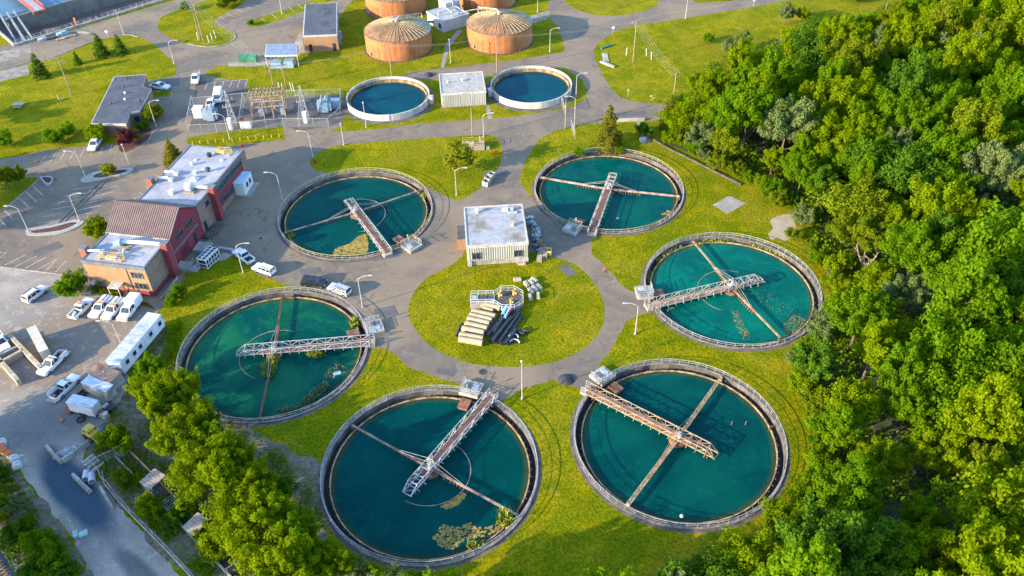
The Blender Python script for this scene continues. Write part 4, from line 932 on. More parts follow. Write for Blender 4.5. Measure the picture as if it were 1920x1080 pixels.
# shelter with ribbed roof
P = [G(*q, 3.6) for q in ((496, 103), (557, 102), (557, 83), (499, 84))]; o = Vector((P[0].x, P[0].y, 0)); Q_ = [(p.x - o.x, p.y - o.y) for p in P]
t = thing('open_shelter', 'open shelter with a ribbed white metal roof over a tank', 'shelter', o)
mb = MB(); N = 22; vs = []
for k in range(N + 1):
    for f, q in ((0, 0), (.6, 0), (.7, .1), (.9, .1)):
        x = (k + f) / (N + 1); a = Vector(Q_[0]).lerp(Vector(Q_[1]), x); b = Vector(Q_[3]).lerp(Vector(Q_[2]), x); vs += [(a.x, a.y, 3.4 + q), (b.x, b.y, 3.75 + q)]
mb.add(vs, [(2 * k, 2 * k + 2, 2 * k + 3, 2 * k + 1) for k in range(len(vs) // 2 - 1)]); mb.build('roof', GALV, t)
mb = MB(); a, b = Q_[0], Q_[1]; mb.bar((a[0], a[1], 3.3), (b[0], b[1], 3.3), .3); mb.build('eave_beam', WHITE, t)
for q in Q_: MB().bar((q[0] * .97 + .15, q[1], 0), (q[0] * .97 + .15, q[1], 3.4), .18).build('post', STEELW, t)
mb = MB()
for k in range(6): x = 1.4 + k * 1.1; mb.box((x, 1.2, 2.9), (.3, 1.6, .7))
mb.build('valve_head', BLUEG, t)
mb = MB().b2(1, 7.6, -.9, 2.6, 0, .5); mb.b2(4.8, 7.4, -.3, 2.2, .5, 1.6); mb.b2(1.3, 4, -.3, 2.2, .5, 1.2); mb.build('equipment_base', BLUEG, t)

# ------------------------------------------------------------------ sunken basin, north-west
t = thing('open_basin', 'deep rectangular concrete basin with a dry side channel and railings', 'basin', (BAS[2][0], BAS[2][1], 0))
o = Vector(BAS[2]); B_ = [Vector(p) - o for p in BAS]
BW = mat('basin_wall', (.17, .155, .13), (.12, .11, .095), .25, .9, stretch=(1, 1, .5), fa=.15)
BR = mat('basin_floor', (.13, .085, .075), (.10, .068, .06), .2, .9)
poly = [tuple(p) for p in B_]
mb = MB(); k = len(poly)
for i in range(k):
    a, b = poly[i], poly[(i + 1) % k]; mb.quad((a[0], a[1], .5), (b[0], b[1], .5), (b[0], b[1], -5.2), (a[0], a[1], -5.2))
mb.build('outer_wall', BW, t); MB().add([(p[0], p[1], -5) for p in poly], [tuple(range(k))]).build('floor', BR, t)
ee = G(300, 3) - Vector((*o, 0)); d = Vector((ee.x, ee.y)).normalized(); s = Vector((-d.y, d.x)); E = d * 75
def rim_bar(a, b, w, z0, z1, mb): 
    dd = (b - a).normalized(); ss = Vector((-dd.y, dd.x)) * w / 2
    mb.prism([tuple(a - ss), tuple(b - ss), tuple(b + ss), tuple(a + ss)], z0, z1)
mb = MB(); rim_bar(-d * .3, E, .55, -.4, .55, mb); w0 = B_[1]; rim_bar(Vector((0, 0)) + (w0).normalized() * .3, w0 * 1.6, .6, -.4, .6, mb); mb.build('rim', CONC_L, t)
# inner dividing wall and the water beyond it
q0 = G(14, 42, -1) - Vector((*o, 0)); q0 = Vector((q0.x, q0.y)); q1 = q0 + d * 78
mb = MB(); rim_bar(q0, q1, .7, -5, .2, mb); mb.build('dividing_wall', BW, t)
q2 = G(-8, 15, -1) - Vector((*o, 0)); mb = MB()
for off, w in ((1.0, .5), (3.4, .6), (5.6, .5)): a = Vector((w0.x, w0.y)).normalized(); rim_bar(a * off * 0 + d * (off) + Vector((0, 0)), q0 + d * (off - 1.0) * .9 + w0.normalized() * 6, w, -.8, .1, mb)
mb.build('walkway', mat('walkway_plate', (.20, .23, .26), (.13, .15, .17), .6, .7), t)
mb = MB(); L0 = 70
for k in range(36):
    p = d * (k * 1.9 + .6); mb.bar((p.x, p.y, .55), (p.x, p.y, 1.6), .09)
for z in (1.05, 1.6):
    mb.bar((d.x * .6, d.y * .6, z), (d.x * 24, d.y * 24, z), .07); mb.bar((d.x * 27, d.y * 27, z), (d.x * 67, d.y * 67, z), .07)
mb.build('railing', STEELW, t)
WBAS = m_water('water_pale_blue', (.05, .10, .15), (.06, .12, .17), .12, 500)
pw = [q0 + d * 0, q1, q1 + s * 60, q0 + s * 60]
tag(MB().add([(p.x, p.y, 0) for p in pw], [(0, 1, 2, 3)]).build('water', WBAS, None, loc=(o.x, o.y, -.9)), 'pale blue water in the rectangular basin', 'water', kind='structure')
a = G(74, 20, .6); b = G(30, -14, .6); t = thing('scraper_bridge', 'red lattice scraper bridge standing over the rectangular basin', 'bridge', (a.x, a.y, 0))
dv = (b - a); dv.z = 0; Lb = dv.length * 1.6; dv.normalize(); sv = Vector((-dv.y, dv.x, 0))
RED = mat('faded_red_steel', (.40, .10, .085), (.30, .08, .07), .8, .6); mb = MB()
for off in (-1.6, 1.6):
    for z in (.5, 2.1): mb.bar(sv * off + Vector((0, 0, z)), sv * off + dv * Lb + Vector((0, 0, z)), .22)
    N = int(Lb / 1.6)
    for k in range(N):
        p, q = dv * k * 1.6 + sv * off, dv * (k + 1) * 1.6 + sv * off; mb.bar(p + Vector((0, 0, .5)), q + Vector((0, 0, 2.1)), .13); mb.bar(p + Vector((0, 0, .5)), p + Vector((0, 0, 2.1)), .13)
mb.build('truss', RED, t)
mb = MB(); mb.add([tuple(sv * x + dv * y + Vector((0, 0, .45))) for x, y in ((-1.5, 0), (-1.5, Lb), (1.5, Lb), (1.5, 0))], [(0, 1, 2, 3)]); mb.build('deck', GALV, t)
MB().box((0, 0, .2), (4.2, .9, .9), math.atan2(sv.y, sv.x)).build('end_carriage', RUST, t)
# ------------------------------------------------------------------ vehicles (x forward, origin on the ground)
def wheels(t, xs, w, r=.38):
    for x in xs:
        for sg in (-1, 1):
            y = sg * w; o = MB().tube((x, y - .13, r), (x, y + .13, r), r, 16).build('wheel', TYRE, t, True)
            MB().tube((x, y + sg * .125, r), (x, y + sg * .145, r), r * .6, 12).build('rim', HUB, o)
def lights(t, xf, xr, w, zf=.82, zr=.9):
    for sg in (-1, 1):
        MB().box((xf, sg * w * .78, zf), (.1, .36, .2)).build('headlight', LAMPG, t); MB().box((xr, sg * w * .86, zr), (.1, .16, .36)).build('tail_light', REDL, t)
def cabin(t, prof, roof, wb, wt, paint, zt, bars):
    k = len(prof); vs = []
    for sg in (-1, 1):
        for x, z in prof: vs.append((x, sg * (wt if z > zt - .2 else wb), z))
    MB().add(vs, [tuple(range(k)), tuple(range(2 * k - 1, k - 1, -1))] + [((i + 1) % k, i, k + i, k + (i + 1) % k) for i in range(k)]).build('window_glass', GLASS, t)
    MB().b2(roof[0], roof[1], -wt - .02, wt + .02, zt - .02, zt + .07).build('roof', paint, t, bevel=.03)
    mb = MB()
    for (xa, za), (xb, zb) in bars:
        for sg in (-1, 1): mb.bar((xa, sg * (wb + .005), za), (xb, sg * (wt + .005), zb), .09)
    mb.build('pillar', paint, t)
def pickup(label, p, hd, paint=WHITEV, opts=(), group='white works pickups'):
    t = thing('pickup_truck', label, 'pickup truck', p, hd, group); w = .96
    MB().side([(-.8, .42), (2.7, .42), (2.8, .6), (2.78, .95), (2.55, 1.06), (1.25, 1.14), (-.8, 1.1)], -w, w).build('body', paint, t, bevel=.05)
    mb = MB().b2(-2.8, -.8, -w, w, .45, .66)
    for y in (-w + .06, w - .06): mb.b2(-2.8, -.8, y - .06, y + .06, .6, 1.12)
    mb.b2(-2.85, -2.75, -w, w, .5, 1.1); mb.build('bed', paint, t, bevel=.02)
    MB().b2(-2.74, -.82, -w + .13, w - .13, .64, .69).build('bed_liner', BLACKP, t)
    cabin(t, [(-.75, 1.06), (1.2, 1.1), (.42, 1.78), (-.62, 1.78)], (-.66, .46), .88, .72, paint, 1.78, [((1.2, 1.1), (.42, 1.78)), ((-.75, 1.06), (-.62, 1.78)), ((.2, 1.1), (.1, 1.78))])
    wheels(t, (1.85, -1.75), .86); lights(t, 2.78, -2.84, w); MB().b2(2.72, 2.92, -.9, .9, .42, .66).build('bumper', HUB, t)
    for sg in (-1, 1): MB().box((.95, sg * 1.08, 1.2), (.14, .2, .18)).build('mirror', paint, t)
    if 'beacon' in opts: MB().b2(-.2, .1, -.65, .65, 1.84, 1.98).build('light_bar', AMBER, t, bevel=.02)
    if 'boxes' in opts:
        for y in (-.78, .78): MB().b2(-2.75, -.85, y - .2, y + .2, 1.1, 1.5).build('tool_box', paint, t, bevel=.04)
        for y in (-.3, .32): MB().tube((-2.6, y, 1.5), (-.9, y, 1.5), .2, 10).build('pipe_tube', WHITE, t)
    if 'load' in opts:
        mb = MB()
        for k in range(5): mb.box((-2.4 + k * .35, -.4 + (k % 3) * .35, .85), (.4, .3, .3 + .1 * (k % 2)), k)
        mb.build('load', BLACKP, t)
        MB().b2(-2.7, -2.2, -.3, .3, .7, 1.15).build('toolbox', RED, t)
        MB().b2(-2.8, -.9, .9, 1.0, 1.1, 1.6).build('side_board', WHITE, t)
        MB().b2(-3.4, -2.8, -.9, .9, .5, .62).build('tailgate', STEEL, t)
    if 'barrel' in opts: MB().tube((-2.4, -.1, .95), (-1.5, .1, .95), .28, 10).build('barrel', WHITE, t)
    return t
def suv(label, p, hd, paint, rails=True):
    t = thing('parked_suv', label, 'suv', p, hd, 'suvs parked by the tanks'); w = .95
    MB().side([(-2.35, .42), (2.3, .42), (2.42, .6), (2.38, .95), (2.15, 1.05), (1.2, 1.13), (-2.3, 1.12), (-2.42, .9)], -w, w).build('body', paint, t, bevel=.06)
    cabin(t, [(-2.3, 1.08), (1.15, 1.1), (.35, 1.68), (-2.0, 1.68)], (-2.08, .4), .88, .72, paint, 1.68, [((1.15, 1.1), (.35, 1.68)), ((-2.3, 1.08), (-2.0, 1.68)), ((-.1, 1.1), (-.15, 1.68)), ((-1.25, 1.1), (-1.2, 1.68))])
    wheels(t, (1.5, -1.5), .86, .37); lights(t, 2.38, -2.4, w)
    if rails:
        for y in (-.62, .62): MB().b2(-1.9, .2, y - .03, y + .03, 1.76, 1.84).build('roof_rail', BLACKP, t)
    for sg in (-1, 1): MB().box((.85, sg * 1.05, 1.18), (.14, .2, .16)).build('mirror', paint, t)
    return t
def van(label, p, hd):
    t = thing('cargo_van', label, 'van', p, hd); w = 1.02
    MB().side([(-2.9, .45), (2.8, .45), (2.9, .9), (2.75, 1.2), (2.1, 1.42), (1.45, 2.35), (1.1, 2.5), (-2.85, 2.5)], -w, w, -w * .88, w * .88, 1.5).build('body', WHITEV, t, bevel=.06)
    mb = MB().add([(2.16, -.8, 1.42), (2.16, .8, 1.42), (1.55, .75, 2.28), (1.55, -.75, 2.28)], [(0, 1, 2, 3)]); o = mb.build('windscreen', GLASS, t); o.location.x = .06
    for sg in (-1, 1): MB().box((1.3, sg * .985, 1.75), (.85, .05, .55)).build('side_window', GLASS, t)
    wheels(t, (1.85, -1.8), .92, .4); lights(t, 2.88, -2.92, w, .95, 1.3)
    return t
def cap_truck(label, p, hd):
    t = thing('utility_truck', label, 'truck', p, hd); w = .98
    MB().side([(-.8, .42), (2.6, .42), (2.72, .6), (2.7, 1.0), (2.45, 1.14), (1.25, 1.22), (-.8, 1.2)], -w, w).build('body', WHITEV, t, bevel=.05)
    MB().b2(-3.4, -.85, -1.08, 1.08, .55, 2.45).build('box_body', WHITEV, t, bevel=.18)
    cabin(t, [(-.78, 1.15), (1.2, 1.18), (.45, 1.9), (-.7, 1.9)], (-.75, .5), .9, .76, WHITEV, 1.9, [((1.2, 1.18), (.45, 1.9)), ((.1, 1.15), (.05, 1.9))])
    wheels(t, (1.8, -2.1), .9, .4); lights(t, 2.7, -3.42, w)
    return t
def at2(a, b): return (G(*a) + G(*b)) / 2, ang(G(*a), G(*b))       # rear pixel, front pixel
def place(fn, label, rear, front, *a, **k): p, h = at2(rear, front); return fn(label, p, h, *a, **k)
place(pickup, 'white pickup backed against the mulch bed under the office shrubs', (186, 266), (174, 284))
place(pickup, 'white pickup parked alone on the drive by the painted bays', (370, 143), (366, 161), opts=('load',))
place(pickup, 'small white pickup tucked against the flat roofed office', (290, 165), (312, 168))
place(pickup, 'white pickup half hidden behind the substation transformer', (400, 190), (393, 208))
place(pickup, 'white pickup with dark bed parked by the lamp near the cooling unit', (471, 494), (446, 476))
place(suv, 'white suv parked on the grass edge by the cooling unit', (514, 516), (480, 504), WHITEV)
place(suv, 'black suv parked between two white cars near the reed tank', (571, 533), (609, 536), BLACKV)
place(suv, 'silver suv parked against the reed tank beside the lamp', (656, 555), (620, 542), SILVER)
place(suv, 'white estate car parked alone on the gravel by the kerb', (54, 567), (83, 546), WHITEV)
place(pickup, 'white pickup with barrel load first in the row under the building', (140, 598), (171, 568), opts=('beacon', 'barrel'))
place(pickup, 'white pickup with pipe tubes next to the barrel pickup', (206, 566), (178, 598), opts=('beacon', 'boxes'))
place(pickup, 'white pickup with pipe tubes next to the box bodied truck', (229, 569), (201, 602), opts=('beacon', 'boxes'))
place(cap_truck, 'white box bodied truck at the end of the row beside the long trailer', (257, 571), (230, 606))
place(pickup, 'white pickup with amber light bar beside the beige container', (118, 670), (84, 703), opts=('beacon', 'load'))
place(pickup, 'white flatbed pickup loaded with tools beside the white sheds', (104, 751), (146, 711), opts=('load',))
place(pickup, 'white pickup cut by the photo edge at the concrete bay wall', (-4, 634), (13, 661))
place(van, 'white van facing the substation from the dark parking lot', (413, 176), (408, 198))

# ------------------------------------------------------------------ trailers, containers, sheds
def boxthing(name, label, cat, base, h, mt, roofm=None, extra=None, ribs=False, skirt=0., group=None):
    """base: three ground pixels a, b, c (front edge a-b, side b-c)"""
    a, b, c = (G(*q) for q in base); al = ang(a, b); lx = (b - a).length; d = c - b; ly = max(.5, abs(-d.x * math.sin(al) + d.y * math.cos(al)))
    t = thing(name, label, cat, a, al, group); MB().b2(0, lx, 0, ly, skirt, h).build('body', mt, t, bevel=.04)
    MB().b2(-.06, lx + .06, -.06, ly + .06, h, h + .1).build('roof', roofm or mt, t, bevel=.03)
    if ribs:
        mb = MB(); 
        for k in range(int(lx / .35)): mb.b2(k * .35 + .1, k * .35 + .22, -.05, 0, .15, h - .15)
        for k in range(int(ly / .35)): mb.b2(lx, lx + .05, k * .35 + .1, k * .35 + .22, .15, h - .15)
        mb.build('wall_rib', mt, t)
    if extra: extra(t, lx, ly, h)
    return t
TRW = mat('trailer_siding', (.52, .53, .55), (.42, .43, .45), .5, .6, fa=.06); TRR = mat('trailer_roof', (.42, .44, .49), (.32, .33, .37), .5, .55, .1, stretch=(.3, 1, 1))
def trailer_x(t, lx, ly, h):
    for s in (1.2, 3.3, 5.0, 8.2, 11.0): window(t, (lx, 0), PI / 2, s, 1.7, .7, .8, 1)
    MB().b2(lx, lx + .05, 6.6, 7.4, .9, 2.8).build('door', WHITE, t); MB().b2(lx + .02, lx + .04, 6.8, 7.2, 2.0, 2.5).build('door_glass', GLASS, t)
    MB().b2(.6, 1.6, -.35, 0, 1.4, 2.1).build('cooling_box', TRW, t, bevel=.03)
    mb = MB()
    for y in (4.6, 6.0):
        for x in (.2, lx - .2): mb.tube((x - .12, y, .4), (x + .12, y, .4), .4, 12)
    mb.build('axle', TYRE, t)
    MB().tube((lx / 2, -1.4, .5), (lx / 2, 0, .6), .08).build('tow_bar', RUST, t)
boxthing('site_trailer', 'long white site trailer with a row of windows beside the trees', 'trailer', ((210, 701), (236, 706), (306, 614)), 3.2, TRW, TRR, trailer_x, skirt=.6)
def cont_x(t, lx, ly, h):
    for x in (.15, lx / 2, lx - .15): MB().b2(x - .04, x + .04, -.1, -.04, .1, h - .1).build('door_bar', GALV, t)
boxthing('shipping_container', 'beige container standing behind the concrete bay wall', 'container', ((85, 682), (101, 675), (70, 634)), 2.7, mat('beige_container', (.46, .40, .31), (.38, .33, .26), .6, .6), None, cont_x, True)
def shed_x(t, lx, ly, h): MB().b2(lx * .3, lx * .7, -.04, 0, .1, h * .8).build('door', TRIMW, t); MB().tube((lx * .5, ly * .5, h), (lx * .5, ly * .5, h + .35), .2, 8).build('roof_vent', GALV, t)
boxthing('storage_shed', 'rust roofed white shed at the foot of the long trailer', 'shed', ((172, 717), (214, 735), (232, 715)), 2.3, TRIMW, mat('rust_streaked_roof', (.34, .20, .13), (.24, .10, .05), .7, .8), shed_x, group='small sheds beside the yard')
boxthing('storage_shed', 'white ribbed shed joined to the rust roofed one', 'shed', ((161, 735), (207, 753), (219, 739)), 2.3, mat('shed_paint', (.48, .46, .42), (.36, .28, .2), .8, .7), TRR, shed_x, True, group='small sheds beside the yard')
def tr2_x(t, lx, ly, h):
    MB().tube((-1.2, ly / 2, .5), (0, ly / 2, .6), .07).build('tow_bar', RUST, t); mb = MB()
    for x in (lx * .4, lx * .55): mb.tube((x, -.02, .35), (x, .15, .35), .35, 12)
    mb.build('wheel', TYRE, t)
boxthing('cargo_trailer', 'white box trailer parked behind the loaded flatbed', 'trailer', ((134, 774), (181, 786), (193, 770)), 2.5, WHITE, TRR, tr2_x, skirt=.45)
def office_x(t, lx, ly, h):
    window(t, (0, 0), 0, lx * .25, 1.5, .9, 1.0, 1); window(t, (0, 0), 0, lx * .65, 1.5, .9, 1.0, 1)
a, b = G(461, 367), G(476, 344); t = thing('equipment_cabin', 'pale blue white equipment cabin against the red building', 'cabin', a, ang(a, b)); L_ = (b - a).length
MB().b2(0, L_, 0, 2.6, .1, 3.0).build('body', WHITE, t, bevel=.04); MB().b2(-.05, L_ + .05, -.05, 2.65, 3.0, 3.12).build('roof', mat('blue_white_roof', (.40, .52, .60), (.36, .46, .54)), t); window(t, (0, 0), 0, L_ * .3, 1.3, .7, 1.0, 1); window(t, (0, 0), 0, L_ * .62, 1.3, .7, 1.0, 1); MB().b2(-.4, L_ + .4, -1.2, 3, 0, .08).build('slab', CONC_L, t)
# chiller
a, b = G(373, 501), G(388, 508); al = ang(a, G(397, 478)); t = thing('cooling_unit', 'white framed cooling unit with ten roof fans on a concrete pad', 'cooling unit', a, al)
L_ = (G(397, 478) - a).length
MB().b2(.15, L_ - .15, -2.05, -.15, .2, 1.5).build('coil', BLACKP, t); MB().b2(0, L_, -2.2, 0, 2.0, 2.25).build('fan_deck', WHITE, t)
mb = MB()
for x in np.linspace(.08, L_ - .08, 6):
    for y in (-2.12, -.08): mb.bar((x, y, 0), (x, y, 2.0), .14)
for z in (.15, 1.0):
    for y in (-2.12, -.08): mb.bar((0, y, z), (L_, y, z), .12)
    for x in (.08, L_ - .08): mb.bar((x, -2.12, z), (x, -.08, z), .12)
mb.build('frame', WHITE, t)
for k in range(5):
    for y in (-1.62, -.58):
        x = (k + .5) * L_ / 5; f_ = MB().lathe([(.46, 2.22), (.46, 2.38), (.38, 2.38), (.38, 2.26)], 16, (x, y, 0), closed=True).build('fan_ring', WHITE, t); MB().tube((x, y, 2.24), (x, y, 2.29), .38, 14).build('fan', BLACKP, f_)
tag(MB().tube((0, 0, 0), (0, 0, .9), .32, 12).build('drum', mat('blue_plastic', (.03, .12, .40)), None, loc=G(376, 480)), 'small blue drum beside the cooling unit', 'drum')
tag(MB().path([(0, 0, .2), (2.6, -.6, .2), (4.2, -1.4, .2)], .3, 8).build('duct_section', GALV, None, loc=G(411, 466)), 'grey duct section lying behind the cooling unit', 'duct')

# ------------------------------------------------------------------ lamps and utility poles
def lamp(base, top, arm, label, h=None):
    o = G(*base); h = h or max(5.5, HT(base, top)); t = thing('street_lamp', label, 'street lamp', o, 0, 'street lamps along the roads')
    MB().tube((0, 0, 0), (0, 0, h), .10, 8, .06).build('pole', POLEW, t, True); MB().tube((0, 0, 0), (0, 0, .35), .24, 8, .2).build('base', CONC_L, t)
    if arm:
        L_ = 2.1; MB().path([(0, 0, h - .1), (arm * .5, 0, h + .35), (arm * L_ * .6, .1, h + .6), (arm * L_, .15, h + .65)], .06, 6).build('arm', POLEW, t, True)
        MB().box((arm * (L_ + .25), .17, h + .62), (.75, .32, .16), 0, .8, .7).build('lamp_head', POLEW, t, bevel=.03)
    else:
        MB().lathe([(.06, h), (.2, h + .1), (.24, h + .35), (0, h + .5)], 10).build('lamp_head', POLEW, t, True)
for a in [((232, 65), (221, 22), 0, 'slim pole lamp on the kerb corner by the three conifers'), ((327, 120), (318, 80), 1, 'lamp with a short arm at the tip of the conifer lawn'), ((293, 237), (281, 193), 1, 'arm lamp beside the flat roofed office walk'),
          ((431, 261), (418, 218), -1, 'lamp on the grass in front of the transformer'), ((587, 295), (575, 250), -1, 'arm lamp on the verge above the pale bridge tank'), ((530, 376), (520, 328), -1, 'arm lamp at the rim of the pale bridge tank'),
          ((160, 331), (146, 288), -1, 'lamp on the stone island next to the small tree'), ((245, 316), (232, 273), 0, 'lamp at the far tip of the small tree island'), ((150, 415), (132, 368), 1, 'one of the twin island lamps, on the tip facing the building'), ((54, 434), (36, 391), -1, 'one of the twin island lamps, on the tip facing the lawn'),
          ((230, 651), (213, 607), -1, 'lamp standing beside the long site trailer'), ((456, 511), (444, 462), 1, 'arm lamp over the pickup near the cooling unit'), ((680, 576), (671, 523), 1, 'arm lamp beside the silver suv'), ((979, 748), (976, 680), 0, 'lamp at the grass between the two front tanks'),
          ((1191, 626), (1195, 574), -1, 'arm lamp on the grass beside the green tank'), ((856, 366), (855, 320), 1, 'arm lamp at the lawn corner by the feathery tree'), ((1077, 238), (1079, 185), -1, 'lamp at the gate by the junction of the cross road'), ((1080, 182), (1084, 142), 1, 'arm lamp behind the white tank at the junction'),
          ((1031, 97), (1032, 57), 1, 'arm lamp beside the rusty digester on the junction side'), ((1285, 35), (1290, 0), 0, 'lamp on the slope lawn at the perimeter road'), ((845, 118), (843, 76), 0, 'pale post lamp between the two front digesters'), ((687, 238), (682, 194), 0, 'lamp in front of the white tank by the substation'),
          ((907, 256), (909, 217), 1, 'arm lamp above the yellow railed pit'), ((1008, 23), (1008, -6), 0, 'lamp on the gravel patch behind the digesters'), ((529, 26), (527, 2), 0, 'lamp on the thin grass strip in the upper car park'), ((645, 272), (642, 238), 0, 'thin post on the verge below the substation')]: lamp(*a)
def upole(base, top, label, arms=1, mt=None, al=.4, h=None, lean=0):
    o = G(*base); h = h or HT(base, top); t = thing('utility_pole', label, 'utility pole', o, al, 'wooden utility poles')
    MB().tube((0, 0, 0), (0, 0, h), .17, 8, .11).build('pole', mt or WOODP, t, True)
    for k in range(arms):
        z = h - .5 - k * 1.3; c_ = MB().box((0, .14, z), (2.6, .12, .14)).build('crossarm', mt or WOODP, t)
        for x in (-1.15, -.4, .4, 1.15): MB().tube((x, .14, z + .07), (x, .14, z + .35), .06, 6).build('insulator', GALV, c_)
    return o + Vector((0, 0, h - .3))
UP = {}
for key, a in dict(lawn=((135, 178), (109, 107), 'utility pole with two crossarms on the slope below the conifers', 2), h1=((384, 87), (367, 8), 'tall pole of the pair on the pole lawn, on its kerb side', 2), h2=((376, 76), (363, 18), 'shorter pole of the pair on the pole lawn', 1), sub1=((514, 167), (499, 122), 'frame pole behind the substation, on the shelter side', 2), sub2=((537, 164), (525, 119), 'frame pole behind the substation, on the digester side', 2),
                   dig1=((735, 146), (729, 84), 'utility pole standing before the green patched digester', 0), dig2=((932, 137), (932, 67), 'utility pole standing before the junction digester', 1), slope=((1187, 117), (1191, 39), 'utility pole alone on the open slope lawn', 1), edge=((1262, 187), (1268, 137), 'utility pole at the corner of the woods', 1),
                   wood=((1448, 145), (1461, 72), 'brown pole rising out of the woods near the slope', 0), wood2=((1649, 58), (1666, 5), 'brown pole rising from the far woods', 0), pit=((886, 258), (887, 202), 'thin pole beside the yellow railed pit', 0), gate=((1060, 241), (1061, 188), 'pole beside the gate at the cross road', 0)).items():
    UP[key] = upole(a[0], a[1], a[2], a[3])
WIRE = mat('grey_wire', (.30, .30, .30), (.25, .25, .25))
def wire(a, b, label, n=3, sag=1.0, r=.016):
    a, b = Vector(a), Vector(b); d = (b - a).normalized(); s = Vector((-d.y, d.x, 0)); mb = MB()
    for k in range(n):
        off = s * (k - (n - 1) / 2) * .8; P = []
        for j in range(13):
            t_ = j / 12; p = a.lerp(b, t_) + off; p.z -= sag * 4 * t_ * (1 - t_); P.append(p - a)
        mb.path(P, r, 3)
    tag(mb.build('power_line', WIRE, None, loc=a), label, 'power line', 'overhead power lines')
wire(UP['h1'], UP['sub1'], 'power lines from the pole lawn down to the substation frame', 4, 1.2); wire(UP['slope'], UP['edge'], 'power lines from the slope pole to the woods corner', 4, 1.); wire(UP['dig2'], UP['slope'], 'power lines across the junction to the slope pole', 2, .8)
wire(UP['dig1'], UP['dig2'], 'power lines strung in front of the two digesters', 2, .8); wire(UP['wood'], UP['wood2'], 'power lines over the upper edge of the woods', 2, 1.2); wire(UP['edge'], UP['wood'], 'power lines from the woods corner along the trees', 2, 1.)
wire(UP['sub2'], UP['dig1'], 'power lines from the substation frame to the digester pole', 2, .8); wire(UP['h2'], G(300, -30, 11), 'power lines leaving the pole lawn over the top road', 3, .8)
STAKE = mat('white_guy_sleeve', (.50, .47, .42))
for i, (a, b) in enumerate([((1041, 0), (0, 0)), ((1212, 105), (1208, 97)), ((1221, 113), (1218, 100)), ((1174, 104), (1177, 96)), ((372, 76), (370, 62)), ((392, 80), (388, 70)), ((399, 78), (393, 63)), ((405, 72), (399, 60)), ((525, 170), (520, 159)), ((532, 172), (525, 161)), ((547, 170), (541, 158)), ((552, 172), (545, 160))][1:]):
    p = G(*a); q = G(*b) - p; tag(MB().tube((0, 0, 0), (q.x * .3, q.y * .3, 1.9), .09, 6).build('guy_sleeve', STAKE, None, loc=p), ['pale guy wire sleeve on the slope lawn', 'pale guy wire sleeve at the pole lawn foot', 'pale guy wire sleeve behind the substation'][0 if i < 3 else 1 if i < 7 else 2], 'guy sleeve', ['guy sleeves on the slope', 'guy sleeves on the pole lawn', 'guy sleeves by the substation'][0 if i < 3 else 1 if i < 7 else 2])

# ------------------------------------------------------------------ fences
def m_link():
    mt, n, b = nt('chain_link_mesh'); co = coords(n); w = [n.nodes.new('ShaderNodeTexWave') for _ in (0, 1)]
    b.inputs['Base Color'].default_value = (.32, .32, .30, 1); b.inputs['Roughness'].default_value = .6
    b.inputs['Alpha'].default_value = .15
    for x in w: n.nodes.remove(x)
    return mt
LINK = m_link()
def fence(label, px, h=2.2, step=2.6, posts=None, screen=None, group=None, cat='fence'):
    P = [G(*q) for q in px]; o = P[0].copy(); P = [p - o for p in P]; t = thing('chain_link_fence', label, cat, o, 0, group or 'wire fences')
    pts = []
    for a, b in zip(P, P[1:]):
        n_ = max(1, int((b - a).length / step)); pts += [a.lerp(b, k / n_) for k in range(n_)]
    pts.append(P[-1]); Z = Vector((0, 0, h))
    mb = MB()
    for a, b in zip(pts, pts[1:]): mb.quad(a + Vector((0, 0, .05)), b + Vector((0, 0, .05)), b + Z, a + Z)
    mb.build('wire_mesh', screen or LINK, t)
    mb = MB()
    for a, b in zip(pts, pts[1:]): mb.bar(a + Z, b + Z, .07)
    mb.build('top_rail', posts or GALV, t)
    for p in pts: MB().tube(p, p + Z + Vector((0, 0, .15)), .05, 6).build('post', posts or GALV, t)
fence('wire fence along the open front of the substation', [(352, 251), (435, 247), (533, 238), (617, 238), (640, 217)], 2.4, 3.2)
fence('wire fence down the drive side of the substation', [(352, 251), (363, 197)], 2.6, 3)
fence('wire fence between the substation and the white tank', [(640, 217), (640, 182)], 2.4, 3)
fence('wire fence along the back of the substation', [(365, 198), (456, 189), (540, 184), (640, 181)], 2.2, 3.4)
fence('short wire fence across the middle of the substation yard', [(452, 238), (459, 192)], 2.6, 3)
fence('short wire fence before the far transformer', [(562, 233), (566, 190)], 2.6, 3)
fence('wire gate panel standing open at the cross road', [(1070, 238), (1078, 262)], 2.2, 2)
fence('wire gate panel by the white tank at the junction', [(1053, 196), (1059, 214)], 2.2, 2)
TANSCR = mat('tan_fence_fabric', (.34, .27, .19), (.26, .21, .15), .5, .9)
fence('long bent wire fence between the dirt track and the sludge beds', [(176, 878), (190, 892), (194, 905), (208, 917), (224, 940), (268, 986), (310, 1028), (366, 1088)], 1.7, 2.4, posts=WOODG)
fence('wire fence across the head of the sludge beds', [(172, 880), (232, 852), (262, 830)], 2.0, 2.4, posts=WOODG)
fence('wire fence at the lower end of the sludge beds', [(430, 1080), (455, 1062), (482, 1042)], 1.8, 2.2, posts=WOODG)
tag(MB().bar((0, 0, .25), tuple(G(362, 1082, .5) - G(195, 905)), .28).build('timber_rail', WOODG, None, loc=G(195, 905)), 'weathered timber rail along the foot of the bent fence', 'rail') if False else None
mb = MB(); L_ = [G(*q) for q in ((192, 884), (196, 908), (224, 942), (268, 988), (312, 1032), (366, 1090))]
for a, b in zip(L_, L_[1:]): mb.tube(a - L_[0] + Vector((0, 0, .25)), b - L_[0] + Vector((0, 0, .15)), .14, 6)
tag(mb.build('edge_wall', CONC, None, loc=L_[0]), 'low pale edge wall along the foot of the bent fence', 'low wall')

